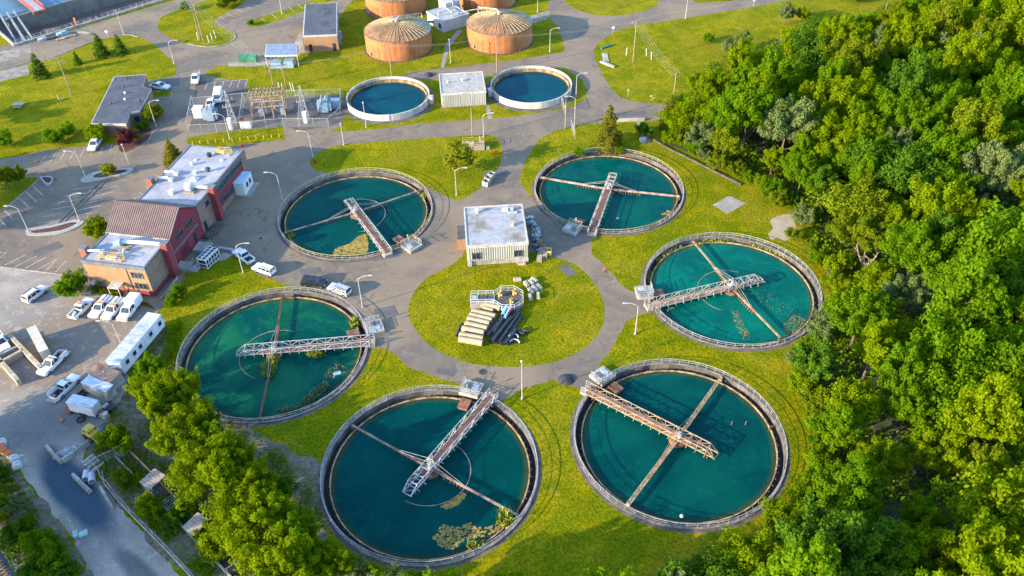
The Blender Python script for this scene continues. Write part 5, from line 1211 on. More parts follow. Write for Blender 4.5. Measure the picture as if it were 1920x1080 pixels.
# ------------------------------------------------------------------ substation
def transformer(label, px, al, s=1.):
    t = thing('transformer', label, 'transformer', G(*px), al, 'grey transformers of the substation')
    MB().b2(-1.3, 1.3, -1.0, 1.0, .2, 3.1).build('tank', BLUEG, t, bevel=.05)
    for sg in (-1, 1):
        mb = MB()
        for k in range(7): mb.b2(-1.1 + k * .33, -.95 + k * .33, sg * 1.0, sg * 1.75, .5, 2.7) if sg > 0 else mb.b2(-1.1 + k * .33, -.95 + k * .33, -1.75, -1.0, .5, 2.7)
        mb.build('radiator_fin', BLUEG, t)
    MB().b2(1.3, 2.4, -.8, .8, .3, 2.2).build('cabinet', BLUEG, t, bevel=.04); MB().tube((-1.2, -.6, 3.6), (1.0, -.6, 3.6), .35, 10).build('oil_drum', BLUEG, t)
    for k in range(3): MB().lathe([(.14, 3.1), (.2, 3.3), (.1, 3.5), (.17, 3.7), (.08, 3.9), (.04, 4.3)], 8, (-.8 + k * .8, .5, 0)).build('bushing', mat('brown_porcelain', (.30, .24, .19)), t)
    return t
transformer('blue grey transformer beside the drive end of the substation', (397, 224), R(95)); transformer('blue grey transformer at the white tank end of the substation', (610, 208), R(95))
def cabinet(label, px, d, mt, rm=None, rz=0):
    t = thing('switch_cabinet', label, 'cabinet', G(*px), rz, 'substation cabinets'); MB().b2(-d[0] / 2, d[0] / 2, -d[1] / 2, d[1] / 2, .1, d[2]).build('body', mt, t, bevel=.04); MB().b2(-d[0] / 2 - .08, d[0] / 2 + .08, -d[1] / 2 - .08, d[1] / 2 + .08, d[2], d[2] + .12).build('roof', rm or mt, t)
    MB().b2(-d[0] / 2 + .15, -.03, -d[1] / 2 - .03, -d[1] / 2, .3, d[2] - .3).build('door', mt, t); MB().b2(.03, d[0] / 2 - .15, -d[1] / 2 - .03, -d[1] / 2, .3, d[2] - .3).build('door', mt, t)
cabinet('pale cabinet next to the transformer at the drive', (375, 219), (2.3, 2.2, 2.6), TRW); cabinet('rust roofed pale cabinet behind the front fence', (463, 239), (2.6, 1.5, 2.1), TRW, RUST); cabinet('pale blue cabinet near the white tank end', (630, 202), (2.2, 1.6, 2.2), BLUEG, GALV)
cabinet('slim pale cabinet at the foot of the lattice mast by the pickup', (434, 243), (.9, .8, 3.0), TRW); cabinet('slim pale cabinet at the foot of the far lattice mast', (574, 231), (.9, .8, 3.0), TRW)
def mast(label, px, h):
    t = thing('lattice_mast', label, 'lattice mast', G(*px), .2, 'substation lattice masts'); mb = MB(); N = 7
    def c(k): w = .85 * (1 - k / N) + .06; return [(w * a, w * b, h * k / N) for a, b in ((-1, -1), (1, -1), (1, 1), (-1, 1))]
    for k in range(N):
        A, B = c(k), c(k + 1)
        for i in range(4): mb.bar(A[i], B[i], .12); mb.bar(A[i], B[(i + 1) % 4], .08); mb.bar(A[i], A[(i + 1) % 4], .08)
    mb.build('lattice', STEEL, t)
    for z in (.52, .72):
        a = MB().bar((-1.5, 0, h * z), (1.5, 0, h * z), .14).build('crossarm', STEEL, t)
        for x in (-1.3, -.6, .6, 1.3): MB().tube((x, 0, h * z), (x, 0, h * z + .7), .1, 6).build('insulator', mat('brown_porcelain', (.30, .24, .19)), a)
mast('lattice mast beside the painted parking bays', (437, 232), 9); mast('lattice mast between the bus frame and far transformer', (573, 222), 9)
p = G(474, 224); q = G(536, 219); al = ang(p, q); L_ = (q - p).length; t = thing('bus_frame', 'large rusty steel bus frame with rows of insulators in the substation', 'steel frame', p, al)
mb = MB(); H_ = 6.2; D_ = 4.2
for x in (0, L_ * .36, L_ * .64, L_):
    for y in (0, D_):
        mb.bar((x, y, 0), (x, y, H_), .2)
    for z in (3.2, 4.6, H_): mb.bar((x, 0, z), (x, D_, z), .15)
    mb.bar((x, 0, 0), (x, D_, 3.2), .1)
for y in (0, D_):
    for z in (3.2, 4.7, H_): mb.bar((0, y, z), (L_, y, z), .17)
    mb.bar((0, y, .3), (L_ * .36, y, 3.2), .1); mb.bar((L_ * .64, y, 3.2), (L_, y, .3), .1)
for y in (1.4, 2.8): mb.bar((0, y, 4.7), (L_, y, 4.7), .12); mb.bar((0, y, H_), (L_, y, H_), .12)
mb.build('frame', TANST, t); PORC = mat('brown_porcelain', (.30, .24, .19)); DKP = mat('dark_insulator', (.06, .055, .05))
for k in range(9):
    x = .5 + k * (L_ - 1) / 8
    for y in (0, 2.1, D_): MB().tube((x, y, H_), (x, y, H_ + .75), .13, 6).build('insulator', DKP, t)
MB().b2(1.6, 2.6, 1, 2, .1, 1.8).build('breaker_box', BLUEG, t); MB().b2(7.0, 8.0, 1, 2, .1, 1.8).build('breaker_box', BLUEG, t)

# ------------------------------------------------------------------ on the round lawn
c0 = G(953, 568); t = thing('valve_chamber', 'octagonal concrete valve chamber with pale railings and yellow valves on the round lawn', 'valve chamber', c0, 0)
oc = [(3.0 * math.cos(PI / 8 + k * PI / 4), 2.9 * math.sin(PI / 8 + k * PI / 4)) for k in range(8)]
MB().prism(oc, 0, .9).build('octagon_base', CONC_L, t); MB().prism([(x * .9, y * .9) for x, y in oc], .9, .92).build('octagon_deck', CONC_D, t)
MB().b2(-7.0, -2.5, -1.4, 1.2, 0, 1.1).build('side_block', CONC_L, t, bevel=.03); MB().b2(-6.8, -2.7, -.4, 1.05, 1.1, 1.13).build('side_deck', CONC_D, t); MB().b2(-6.7, -5.6, -.2, .9, 1.13, 1.25).build('hatch', GALV, t)
mb = MB()
for k in range(8):
    if k == 3: continue
    a, b = oc[k], oc[(k + 1) % 8]; 
    for z in (1.4, 1.95): mb.bar((*a, z), (*b, z), .06)
    for f in (0, .5): x, y = a[0] + (b[0] - a[0]) * f, a[1] + (b[1] - a[1]) * f; mb.bar((x, y, .9), (x, y, 1.98), .06)
for y in (-1.3, 1.1):
    for z in (1.6, 2.15): mb.bar((-6.9, y, z), (-2.7, y, z), .06)
    for x in (-6.9, -5.5, -4.1, -2.7): mb.bar((x, y, 1.1), (x, y, 2.17), .06)
for z in (1.6, 2.15): mb.bar((-6.9, -1.3, z), (-6.9, 1.1, z), .06)
mb.build('railing', WHITE, t)
OCHRE = mat('ochre_paint', (.46, .29, .06), (.34, .2, .05), 1.5, .6)
for x, y in ((-1.6, .8), (1.1, 1.3), (.5, -1.2)):
    v = MB().tube((x, y, .9), (x, y, 2.0), .28, 10, .2).build('valve', OCHRE, t, True); MB().tube((x, y, 1.35), (x + .5, y - .2, 1.35), .2, 8).build('flange', OCHRE, v); MB().lathe([(.36, 2.0), (.36, 2.08), (.28, 2.08), (.28, 2.0)], 14, (x, y, 0), closed=True).build('hand_wheel', OCHRE, v)
MB().tube((-1.4, .9, 1), (-1.4, .9, 3.4), .06, 6).build('vent_post', WHITE, t)
def pipe(name, label, a, b, r_, mt, z=None, group=None, cat='pipe', hole=True):
    A, B = G(*a), G(*b); z = r_ if z is None else z; o = A.copy(); d = B - A; L_ = d.length
    mb = MB(); 
    prof = [(r_ * .8, 0), (r_, 0), (r_, L_), (r_ * .8, L_)]
    mb.lathe(prof, 18, closed=True); ob = mb.build(name, mt, None, True, loc=(o.x, o.y, z)); ob.rotation_euler = (PI / 2, 0, math.atan2(d.y, d.x) + PI / 2)
    return tag(ob, label, cat, group)
CP = mat('tan_concrete_pipe', (.32, .25, .155), (.25, .195, .12), .7, .85, fa=.12)
cp = [((861, 640), (905, 648)), ((862, 632), (906, 640)), ((867, 620), (908, 629)), ((873, 611), (914, 621)), ((877, 602), (918, 612)), ((881, 595), (923, 605)), ((885, 588), (929, 598))]
for i, (a, b) in enumerate(cp): pipe('concrete_pipe', ['tan concrete pipe at the front end of the row', 'tan concrete pipe second from the front of the row', 'tan concrete pipe at the front third of the row', 'tan concrete pipe in the middle of the row', 'tan concrete pipe just behind the middle of the row', 'tan concrete pipe next to last of the row', 'tan concrete pipe with a green strap at the back of the row'][i], a, b, .60, CP, group='concrete pipes on the round lawn')
pipe('concrete_pipe', 'tan concrete pipe lying alone beside the valve chamber', (895, 573), (938, 583), .58, CP, group='concrete pipes on the round lawn'); pipe('concrete_pipe', 'short tan concrete pipe half covered by weeds', (906, 581), (925, 587), .5, CP, group='concrete pipes on the round lawn')
pipe('concrete_pipe', 'dark thin pipe leaning at the end of the concrete row', (856, 631), (866, 608), .22, BLACKP, group=None)
rr = random.Random(3)
bl = [((918, 641), (950, 600)), ((924, 645), (958, 600)), ((930, 646), (966, 596)), ((936, 647), (974, 592)), ((942, 648), (979, 594)), ((914, 634), (934, 610)), ((912, 628), (930, 604)), ((926, 628), (946, 598)), ((931, 608), (949, 574)), ((937, 606), (955, 576)), ((949, 605), (968, 580)), ((954, 608), (976, 583)), ((920, 644), (944, 612)), ((948, 650), (968, 622)), ((952, 648), (964, 634))]
for i, (a, b) in enumerate(bl): pipe('plastic_pipe', 'long black plastic pipe in the heap beside the concrete row', a, b, .22 + .08 * (i % 3 == 1), BLACKP, z=.3 + .35 * (i % 2), group='black plastic pipes')
CY = mat('pale_blue_plastic', (.20, .50, .60), (.16, .42, .52)); BR_ = mat('brick_red_plastic', (.30, .09, .06))
pipe('plastic_pipe', 'pale blue plastic pipe on the black heap, near the chamber', (943, 597), (950, 582), .3, CY, .95); pipe('plastic_pipe', 'thin pale blue plastic pipe beside the brick red one', (947, 603), (959, 580), .22, CY, .95); pipe('plastic_pipe', 'brick red plastic pipe lying on the black heap', (951, 598), (961, 585), .24, BR_, 1.1)
for i, (a, lab, bl_) in enumerate([((966, 614), 'black pipe elbow on top of the fittings pile', 0), ((972, 622), 'black pipe elbow beside the heap end', 0), ((959, 626), 'black pipe elbow between long pipes and fittings', 0), ((979, 620), 'outermost black pipe elbow on the grass', 0)]):
    al = rr.random() * 6; mb = MB().path([(.9 * math.cos(u) - .9, .9 * math.sin(u), .3) for u in np.linspace(0, 1.6, 6)], .3, 10); tag(mb.build('pipe_elbow', BLACKP, None, True, loc=G(*a), rz=al), lab, 'pipe fitting', 'black fittings on the round lawn')
for a, lab in [((963, 636), 'blue rimmed black hose ring nearer the pipes'), ((965, 646), 'blue rimmed black hose ring at the very end of the heap')]:
    t = thing('pipe_collar', lab, 'pipe collar', G(*a), .3, 'pipe collars'); mb = MB(); mb.path([(.8 * math.cos(u), .8 * math.sin(u), .3) for u in np.linspace(-.4, 2.6, 12)], .24, 8); mb.build('collar', BLACKP, t, True); mb = MB(); mb.path([(.82 * math.cos(u), .82 * math.sin(u), .5) for u in np.linspace(-.4, 2.6, 12)], .12, 6); mb.build('rim', TRW, t, True)
WB_ = mat('white_concrete_block', (.34, .31, .26), (.34, .31, .26), 1.2, .85)
for i, (p, rz) in enumerate([((970, 526), .1), ((987, 535), 2.0), ((996, 532), 2.1), ((1002, 527), 2.3), ((1011, 540), 2.1), ((1003, 543), 2.2), ((995, 547), 2.2), ((994, 559), 1.75), ((1009, 556), 1.55)]):
    mb = MB().box((0, 0, .28), (1.5, .62, .55)); 
    for k in range(3): mb.box((-.45 + k * .45, 0, .6), (.3, .4, .1))
    tag(mb.build('concrete_block', WB_, None, loc=G(*p), rz=rz), ['white concrete block lying apart nearest the chamber railing', 'white block at the outer corner of the group, chamber side', 'white block in the back row centre of the group', 'white block at the back corner of the group', 'white block on the side facing the woods', 'white block in the centre of the group', 'white block in front of the centre one', 'white block standing out at the front of the group', 'white block at the front corner facing the woods'][i].replace('nearest', 'next to'), 'concrete block', 'white concrete blocks on the round lawn')
# planters, pit, crate and clutter
for i, p in enumerate([(912, 347), (916, 340), (922, 333)]):
    t = thing('concrete_planter', ['front one of three stepped concrete planters by the lawn', 'middle one of three stepped concrete planters by the lawn', 'back one of three stepped concrete planters by the lawn'][i], 'planter', G(*p), R(60), 'concrete planters')
    mb = MB()
    for x, y, sx, sy in ((-.6, 0, .15, 1.4), (.6, 0, .15, 1.4), (0, -.62, 1.1, .15), (0, .62, 1.1, .15)): mb.box((x, y, .6), (sx, sy, 1.2))
    mb.build('box', CONC_L, t); MB().box((0, 0, .9), (1.1, 1.1, .1)).build('soil', CONC_D, t)
o = G(888, 277); t = thing('railed_pit', 'concrete pit with yellow railings on the lawn above the planters', 'pit', o, R(2))
mb = MB()
for x0, x1, y0, y1 in ((-2.6, 2.6, -1.3, -1.1), (-2.6, 2.6, 1.1, 1.3), (-2.6, -2.4, -1.1, 1.1), (2.4, 2.6, -1.1, 1.1)): mb.b2(x0, x1, y0, y1, 0, 1.1)
mb.b2(-2.4, 2.4, -1.1, 1.1, .5, .8); mb.build('pit_wall', CONC_L, t); mb = MB()
P = [(-2.5, -1.2), (2.5, -1.2), (2.5, 1.2), (-2.5, 1.2)]
for k in range(4):
    (a, b), (c, d) = P[k], P[(k + 1) % 4]
    for z in (1.6, 2.1): mb.bar((a, b, z), (c, d, z), .07)
    for f in (0, .33, .66): mb.bar((a + (c - a) * f, b + (d - b) * f, 1.1), (a + (c - a) * f, b + (d - b) * f, 2.1), .07)
mb.build('railing', YELLOW, t); MB().tube((1.6, .3, .8), (1.6, .3, 3.0), .05).build('vent_post', WHITE, t); MB().b2(-1.4, .2, -.6, .6, .8, 1.5).build('pump', CONC_L, t, bevel=.1); MB().b2(3.0, 3.8, -1.2, -.4, 0, .7).build('valve_box', CONC_L, t)
o = G(1025, 477); t = thing('wooden_crate', 'open yellow timber crate at the end of the scrap pile', 'crate', o, R(-8)); CRT = mat('yellow_timber', (.48, .32, .10), (.38, .24, .08), 1, .8, stretch=(1, 1, 4))
mb = MB().b2(-.95, .95, -.55, -.47, 0, 1.25); mb.b2(-.95, .95, .47, .55, 0, 1.4); mb.b2(-.95, -.87, -.47, .47, 0, 1.3); mb.b2(.87, .95, -.47, .47, 0, 1.3); mb.build('side_board', CRT, t); MB().b2(-.87, .87, -.47, .47, .4, .45).build('floor_board', CRT, t)
SCR = [mat('scrap_steel', (.40, .41, .42), (.26, .27, .28), 1.4, .6, .2), mat('scrap_blue', (.22, .34, .42), (.15, .23, .3), 1.2), mat('scrap_rust', (.30, .17, .10), (.2, .11, .07), 1.2), mat('scrap_dark', (.13, .14, .15))]
names = ['grey scrap frame', 'blue scrap frame', 'rusty scrap frame', 'dark scrap frame']
where = ['at the back end of the scrap row', 'beside the roof corner in the scrap row', 'in the middle of the scrap row', 'near the crate end of the scrap row', 'right against the wooden crate']
for i in range(20):
    f = i / 19; p = G(990 + 24 * f + rr.uniform(-6, 9), 412 + 60 * f); al = rr.random() * 6; k = rr.randrange(4); mb = MB(); a_, b_, c_ = rr.uniform(.4, .9), rr.uniform(.3, .6), rr.uniform(.25, .7)
    for x in (-a_, a_):
        for y in (-b_, b_): mb.bar((x, y, 0), (x * .9, y, c_), .12)
    mb.box((0, 0, c_), (2 * a_, 2 * b_, .12), 0); mb.box((rr.uniform(-.2, .2), 0, c_ + .2), (a_, b_, .3), rr.random()); mb.bar((-a_, -b_, .2), (a_, b_, c_), .1)
    tag(mb.build('scrap_frame', SCR[k], None, loc=p, rz=al), names[k] + ' ' + where[min(4, i // 4)], 'scrap metal', 'scrap frames beside the corrugated building: ' + names[k] + str(min(4, i // 4)))
for p, rz, lab in [((1012, 486), 1.4, 'grey slatted pallet stack standing on the grass by the crate'), ((1021, 481), 1.5, 'small brown pallet stack beside the crate')]:
    mb = MB()
    for j in range(4):
        for k in range(5): mb.box((-.9 + k * .45, 0, .1 + j * .28), (.3, 1.0, .05))
        for y in (-.4, .4): mb.box((0, y, .02 + j * .28 + .02), (2.1, .12, .12))
    tag(mb.build('pallet', WOODG, None, loc=G(*p), rz=rz), lab, 'pallet', 'pallets by the crate')
t = thing('tripod_stand', 'small orange survey stand on the ring road asphalt', 'stand', G(1132, 511)); mb = MB()
for k in range(3): mb.bar((.5 * math.cos(k * 2.1), .5 * math.sin(k * 2.1), 0), (0, 0, .9), .07)
mb.build('leg', RUST, t); MB().tube((0, 0, .8), (0, 0, 1.1), .16, 8).build('head', ORANGE, t)
def cone(p, lab):
    t = thing('traffic_cone', lab, 'traffic cone', G(*p), 0, 'orange traffic cones'); MB().tube((0, 0, .05), (0, 0, .8), .26, 12, .05).build('cone', ORANGE, t, True); MB().box((0, 0, .03), (.6, .6, .06)).build('base', BLACKP, t); MB().tube((0, 0, .38), (0, 0, .52), .18, 12, .14).build('band', WHITE, t)
cone((117, 789), 'orange cone alone on the shaded gravel'); cone((68, 305), 'orange cone at the end of the painted bays')
def hydrant(p, lab):
    t = thing('fire_hydrant', lab, 'hydrant', G(*p), 0, 'red hydrants'); MB().tube((0, 0, 0), (0, 0, .9), .2, 10).build('barrel', REDL, t); MB().lathe([(.26, .9), (.2, 1.1), (0, 1.2)], 10).build('bonnet', REDL, t); MB().tube((-.4, 0, .6), (.4, 0, .6), .11, 8).build('outlet', REDL, t)
hydrant((591, 306), 'red hydrant on the verge by the pale bridge tank'); hydrant((929, 289), 'red hydrant at the lawn corner by the plaza'); hydrant((455, 277), 'red hydrant behind the red building roof corner')
for i, p in enumerate([(362, 271), (376, 270), (391, 269), (405, 267), (420, 266), (436, 265), (451, 264), (466, 262), (481, 261), (495, 260), (510, 259), (524, 257)]):
    tag(MB().tube((0, 0, 0), (0, 0, .95), .11, 8, .09).build('bollard', YELLOW, None, loc=G(*p)), 'short yellow bollard in the line along the substation verge', 'bollard', 'yellow bollards along the verge')
# signs on the slope
def sign(p, lab, shape, mt, h=2.0):
    t = thing('road_sign', lab, 'sign', G(*p), R(5)); MB().tube((0, 0, 0), (0, 0, h), .045, 6).build('post', GALV, t)
    if shape == 'round': o = MB().lathe([(0, -.02), (.42, -.02), (.42, .02), (0, .02)], 20).build('plate', mt, t); o.rotation_euler = (PI / 2, 0, 0); o.location = (0, -.08, h)
    elif shape == 'diamond': MB().box((0, 0, 0), (.62, .04, .62)).build('plate', mt, t).location = (0, -.08, h); t.children[-1].rotation_euler = (0, PI / 4, 0)
    else: MB().box((0, -.08, h), (.5, .04, .65)).build('plate', mt, t)
sign((1149, 64), 'round white sign at the edge of the shaded junction', 'round', WHITE); sign((1220, 189), 'yellow diamond sign at the foot of the slope', 'diamond', YELLOW, 1.3); sign((1412, 12), 'small white sign beside the perimeter road', 'square', WHITE); sign((1177, 182), 'grey sign seen from behind at the foot of the slope', 'square', GALV); sign((202, 68), 'small white sign by the conifer lawn kerb', 'round', WHITE, 1.5)
tag(MB().box((0, 0, .25), (5.0, .7, .5), R(-45)).build('concrete_beam', CONC_L, None, loc=G(1139, 122)), 'white concrete beam lying on the slope edge', 'beam')
tag(MB().box((0, 0, .06), (1.6, 5.2, .14), R(0)).build('paving_slab', CONC_L, None, loc=G(1135, 108)), 'long grey slab lying flat near the white beam', 'slab')
tag(MB().box((0, 0, .25), (4.0, .5, .5), R(35)).build('steel_beam', GREENP, None, loc=G(1137, 89)), 'dark green beam lying on the slope edge', 'beam')
tag(MB().box((0, 0, .35), (7.0, .5, .7), R(2)).build('concrete_barrier', CONC_L, None, loc=G(1182, 227)), 'pale concrete barrier on the verge beside the big spruce', 'barrier')
tag(MB().box((0, 0, .5), (1.4, .9, 1.0), .3).build('equipment_box', GALV, None, loc=G(1205, 265)), 'grey box at the end of the short concrete path', 'box')
for p, rz, lab in [((458, 114), .05, 'green dumpster closer to the pole lawn'), ((475, 115), -.1, 'green dumpster closer to the open shelter')]:
    t = thing('dumpster', lab, 'dumpster', G(*p), rz, 'green dumpsters'); MB().box((0, 0, .85), (2.5, 1.6, 1.5), 0, 1.05, 1.15).build('bin', GREENP, t, bevel=.04)
    for x in (-.62, .62): MB().box((x, 0, 1.68), (1.2, 1.85, .08)).build('lid', GREENP, t)
t = thing('road_sweeper', 'small dark heap of fill beside the access strip', 'heap', G(803, 141)) if False else None
tag(MB().lathe([(1.5, 0), (1.2, .35), (.5, .7), (0, .8)], 14).build('asphalt_heap', mat('dark_fill', (.03, .03, .032)), None, True, loc=G(803, 141)), 'dark fill heap beside the cream corrugated building', 'heap')
tag(MB().lathe([(1.4, 0), (1.0, .3), (.4, .5), (0, .55)], 14).build('mulch_heap', mat('dark_fill', (.03, .03, .032)), None, True, loc=G(1062, 712)), 'dark mulch heap on the ring road by the lattice arm tank', 'heap')
t = thing('park_table', 'pale stone picnic table alone on the west slope', 'table', G(37, 200)); MB().box((0, 0, .8), (2.6, 1.3, .12)).build('table_top', CONC_L, t); MB().box((0, 0, .4), (.6, .6, .75)).build('pedestal', CONC_L, t)
for sg in (-1, 1): MB().box((0, sg * 1.1, .45), (2.2, .4, .1)).build('bench', CONC_L, t)
tag(MB().tube((0, 0, 0), (0, 0, 1.6), .09, 6).build('marker_post', STAKE, None, loc=G(111, 189)), 'short pale marker post near the slope utility pole', 'post')
for p, lab in [((9, 705), 'metal drain cover in the asphalt beside the rim') ] if False else [((489, 447), 'dark drain cover in the asphalt beside the pale bridge tank')]:
    t = thing('drain_cover', lab, 'drain cover', G(*p), .2); MB().box((0, 0, .02), (1.3, 1.0, .04)).build('frame', CONC_L, t); MB().box((0, 0, .045), (1.0, .75, .03)).build('grate', BLACKP, t)
t = thing('drain_cover', 'round dark manhole in the ring road in front of the lawn', 'manhole', G(905, 697)); MB().tube((0, 0, 0), (0, 0, .04), .75, 20).build('frame', CONC_D, t); MB().tube((0, 0, .04), (0, 0, .06), .5, 16).build('lid', BLACKP, t)

# ------------------------------------------------------------------ yard walls and clutter, south-west
def wallbar(name, label, a, b, w, h, mt, cat='wall', group=None, taper=1.):
    A, B = G(*a), G(*b); L_ = (B - A).length; ob = MB().box((L_ / 2, 0, h / 2), (L_, w, h), 0, 1, taper).build(name, mt, None, bevel=.04, loc=A, rz=ang(A, B)); return tag(ob, label, cat, group)
WALLT = mat('tan_bay_wall', (.33, .27, .19), (.24, .19, .14), .7, .9)
wallbar('bay_wall', 'long tan bay wall running past the beige container', (23, 637), (82, 698), .7, 1.3, WALLT, group='concrete bay walls'); wallbar('bay_wall', 'tan bay wall with weeds at its end, beside the photo edge', (-6, 672), (39, 722), .7, 1.3, WALLT, group='concrete bay walls'); wallbar('bay_wall', 'cross wall joining the two long bay walls', (2, 690), (48, 664), .6, 1.3, WALLT, group='concrete bay walls'); wallbar('bay_wall', 'thin cross wall behind the joining one', (-8, 678), (40, 654), .4, 1.0, CONC_L, group='concrete bay walls')
wallbar('jersey_barrier', 'white barrier at the open side of the crushed stone pile', (90, 840), (117, 870), .6, .9, CONC_L, 'barrier', 'white barriers by the dirt track', .5); wallbar('jersey_barrier', 'white barrier along the back of the crushed stone pile', (119, 868), (168, 833), .6, .9, CONC_L, 'barrier', 'white barriers by the dirt track', .5); wallbar('jersey_barrier', 'white barrier lying beside the culvert pieces', (139, 893), (171, 924), .7, .8, CONC_L, 'barrier', 'white barriers by the dirt track', .5); wallbar('jersey_barrier', 'white barrier closest to the bent fence', (190, 916), (213, 954), .6, .7, CONC_L, 'barrier', 'white barriers by the dirt track', .5).update() if False else wallbar('jersey_barrier', 'thin white barrier between track and bent fence', (190, 916), (213, 954), .6, .7, CONC_L, 'barrier', 'white barriers by the dirt track', .5)
mb = MB(); STN = mat('crushed_stone', (.40, .40, .39), (.22, .22, .22), 1.5, .9)
for _ in range(420):
    a, r_ = rr.random() * 6.28, rr.random() ** .5; x, y = 2.6 * r_ * math.cos(a), 1.1 * r_ * math.sin(a); s_ = rr.uniform(.10, .24); z = .5 * (1 - r_) + .05
    mb.box((x, y, z), (s_ * 1.5, s_, s_), rr.random() * 3, .6, .7)
tag(mb.build('crushed_stone', STN, None, loc=G(133, 846), rz=R(30)), 'pile of pale crushed stone between the white barriers', 'stone pile', kind='stuff')
for i, (a, b) in enumerate([((156, 872), (177, 855)), ((160, 877), (182, 860)), ((166, 882), (187, 865)), ((172, 888), (196, 870))]): pipe('concrete_pile', ['upper of four pale concrete piles by the weeds', 'second of four pale concrete piles by the weeds', 'third of four pale concrete piles by the weeds', 'lowest of four pale concrete piles by the weeds'][i], a, b, .3, CONC_L, group='pale concrete piles', cat='pile')
pipe('culvert_pipe', 'pale culvert piece beside the white barrier', (163, 903), (166, 888), .55, GALV, group='culvert pieces', cat='culvert'); pipe('culvert_pipe', 'pale culvert piece with a dark mouth', (175, 908), (174, 893), .55, GALV, group='culvert pieces', cat='culvert')
for p, lab, mt in [((170, 776), 'white drum at the corner of the box trailer', WHITE), ((182, 778), 'grey drum beside the white one', GALV), ((193, 780), 'pale drum with a rusty top', TRIMW), ((200, 783), 'small pale drum by the dark trailer frame', TRIMW)]:
    t = thing('steel_drum', lab, 'drum', G(*p), 0, 'drums by the box trailer'); MB().lathe([(.5, 0), (.55, .4), (.5, 1.0)], 14).build('shell', mt, t, True); MB().lathe([(.52, .98), (.52, 1.06), (.2, 1.04), (0, 1.0)], 14).build('lid', RUST if 'rusty' in lab else mt, t)
t = thing('flat_trailer', 'dark low trailer frame behind the drums', 'trailer', G(197, 771), R(40)); MB().box((0, 0, .6), (3.2, 1.9, .14)).build('deck', BLACKP, t); mb = MB()
for x in (-.5, .5):
    for y in (-1, 1): mb.tube((x, y - .1, .35), (x, y + .1, .35), .35, 10)
mb.build('axle', TYRE, t); MB().box((.4, .2, .85), (1.0, .6, .35), .4).build('load', STEEL, t)
t = thing('skid_loader', 'yellow loader parked in the weeds beside a blue beam', 'loader', G(175, 818), R(-30)); MB().box((0, 0, 1.0), (2.4, 1.6, 1.0)).build('body', YELLOW, t, bevel=.08); MB().box((-.1, 0, 2.0), (1.5, 1.4, .15)).build('cab_roof', YELLOW, t, bevel=.04)
mb = MB()
for x, y in ((-.75, -.6), (.6, -.6), (.6, .6), (-.75, .6)): mb.bar((x, y, 1.4), (x, y, 2.0), .12)
mb.build('cab_frame', BLACKP, t); wheels(t, (.75, -.75), .9, .45)
for sg in (-1, 1): MB().path([(-.9, sg * .75, 1.5), (1.0, sg * .75, 1.2), (1.9, sg * .75, .5)], .1, 5).build('lift_arm', YELLOW, t)
MB().box((2.2, 0, .4), (.7, 1.8, .7)).build('bucket', YELLOW, t)
wallbar('blue_beam', 'long blue painted steel beam behind the loader', (188, 806), (208, 830), .7, .5, mat('blue_paint', (.05, .16, .30), (.04, .12, .24)), 'beam'); wallbar('sheet_panel', 'grey flat sheet lying past the blue beam', (212, 832), (233, 856), 1.4, .15, CONC_L, 'panel')
tag(MB().lathe([(.55, .05), (.75, .2), (.55, .38), (.4, .2)], 16, closed=True).build('tyre', TYRE, None, True, loc=G(152, 788)), 'old brown tyre lying at the box trailer', 'tyre')
for p, lab in [((158, 737), 'lower black tyre of the two by the white shed'), ((154, 741), 'outer black tyre by the white shed')]: tag(MB().lathe([(.5, .05), (.85, .2), (.5, .45), (.4, .2)], 16, closed=True).build('tyre', TYRE, None, True, loc=G(*p)), lab, 'tyre', 'black tyres by the shed')
tag(MB().box((0, 0, .3), (1.8, 1.0, .5), R(-35), .9, .9).build('rusty_bin', RUST, None, loc=G(131, 771)), 'rusty flat bin behind the loaded flatbed', 'bin')
BAG = mat('white_bulk_bag', (.46, .47, .47), (.36, .37, .38), 1.4, .8)
for p, lab in [((5, 833), 'white bulk bag at the photo edge'), ((29, 864), 'white bulk bag next to the orange capped drums'), ((34, 876), 'white bulk bag at the front end of the line')]:
    t = thing('bulk_bag', lab, 'bulk bag', G(*p), .3, 'white bulk bags'); MB().box((0, 0, .5), (1.3, 1.2, 1.0), 0, .85, .85).build('bag', BAG, t, True, .15); MB().tube((0, 0, 1.0), (.2, .1, 1.25), .18, 6).build('spout', BAG, t)
for p, lab in [((6, 843), 'orange capped drum behind the others'), ((10, 850), 'orange capped drum in the middle'), ((19, 855), 'orange capped drum next to the white bag')]:
    t = thing('plastic_drum', lab, 'drum', G(*p), 0, 'orange capped drums'); MB().lathe([(.45, 0), (.5, .5), (.45, .7)], 12).build('shell', TRIMW, t, True); MB().lathe([(.5, .7), (.48, .95), (0, 1.0)], 12).build('cap', ORANGE, t)
for p, lab, s_ in [((157, 1002), 'flat pale green box lid in the weeds', (1.1, .9, .3)), ((143, 1004), 'tilted pale green box in the weeds', (.6, 1.1, .5))]:
    t = thing('plastic_box', lab, 'box', G(*p), .5, 'pale green boxes'); MB().box((0, 0, s_[2] / 2), s_).build('body', mat('pale_green_plastic', (.30, .42, .38)), t, bevel=.05); MB().box((0, 0, s_[2]), (s_[0] * 1.05, s_[1] * 1.05, .08)).build('lid', mat('pale_green_plastic', (.30, .42, .38)), t)
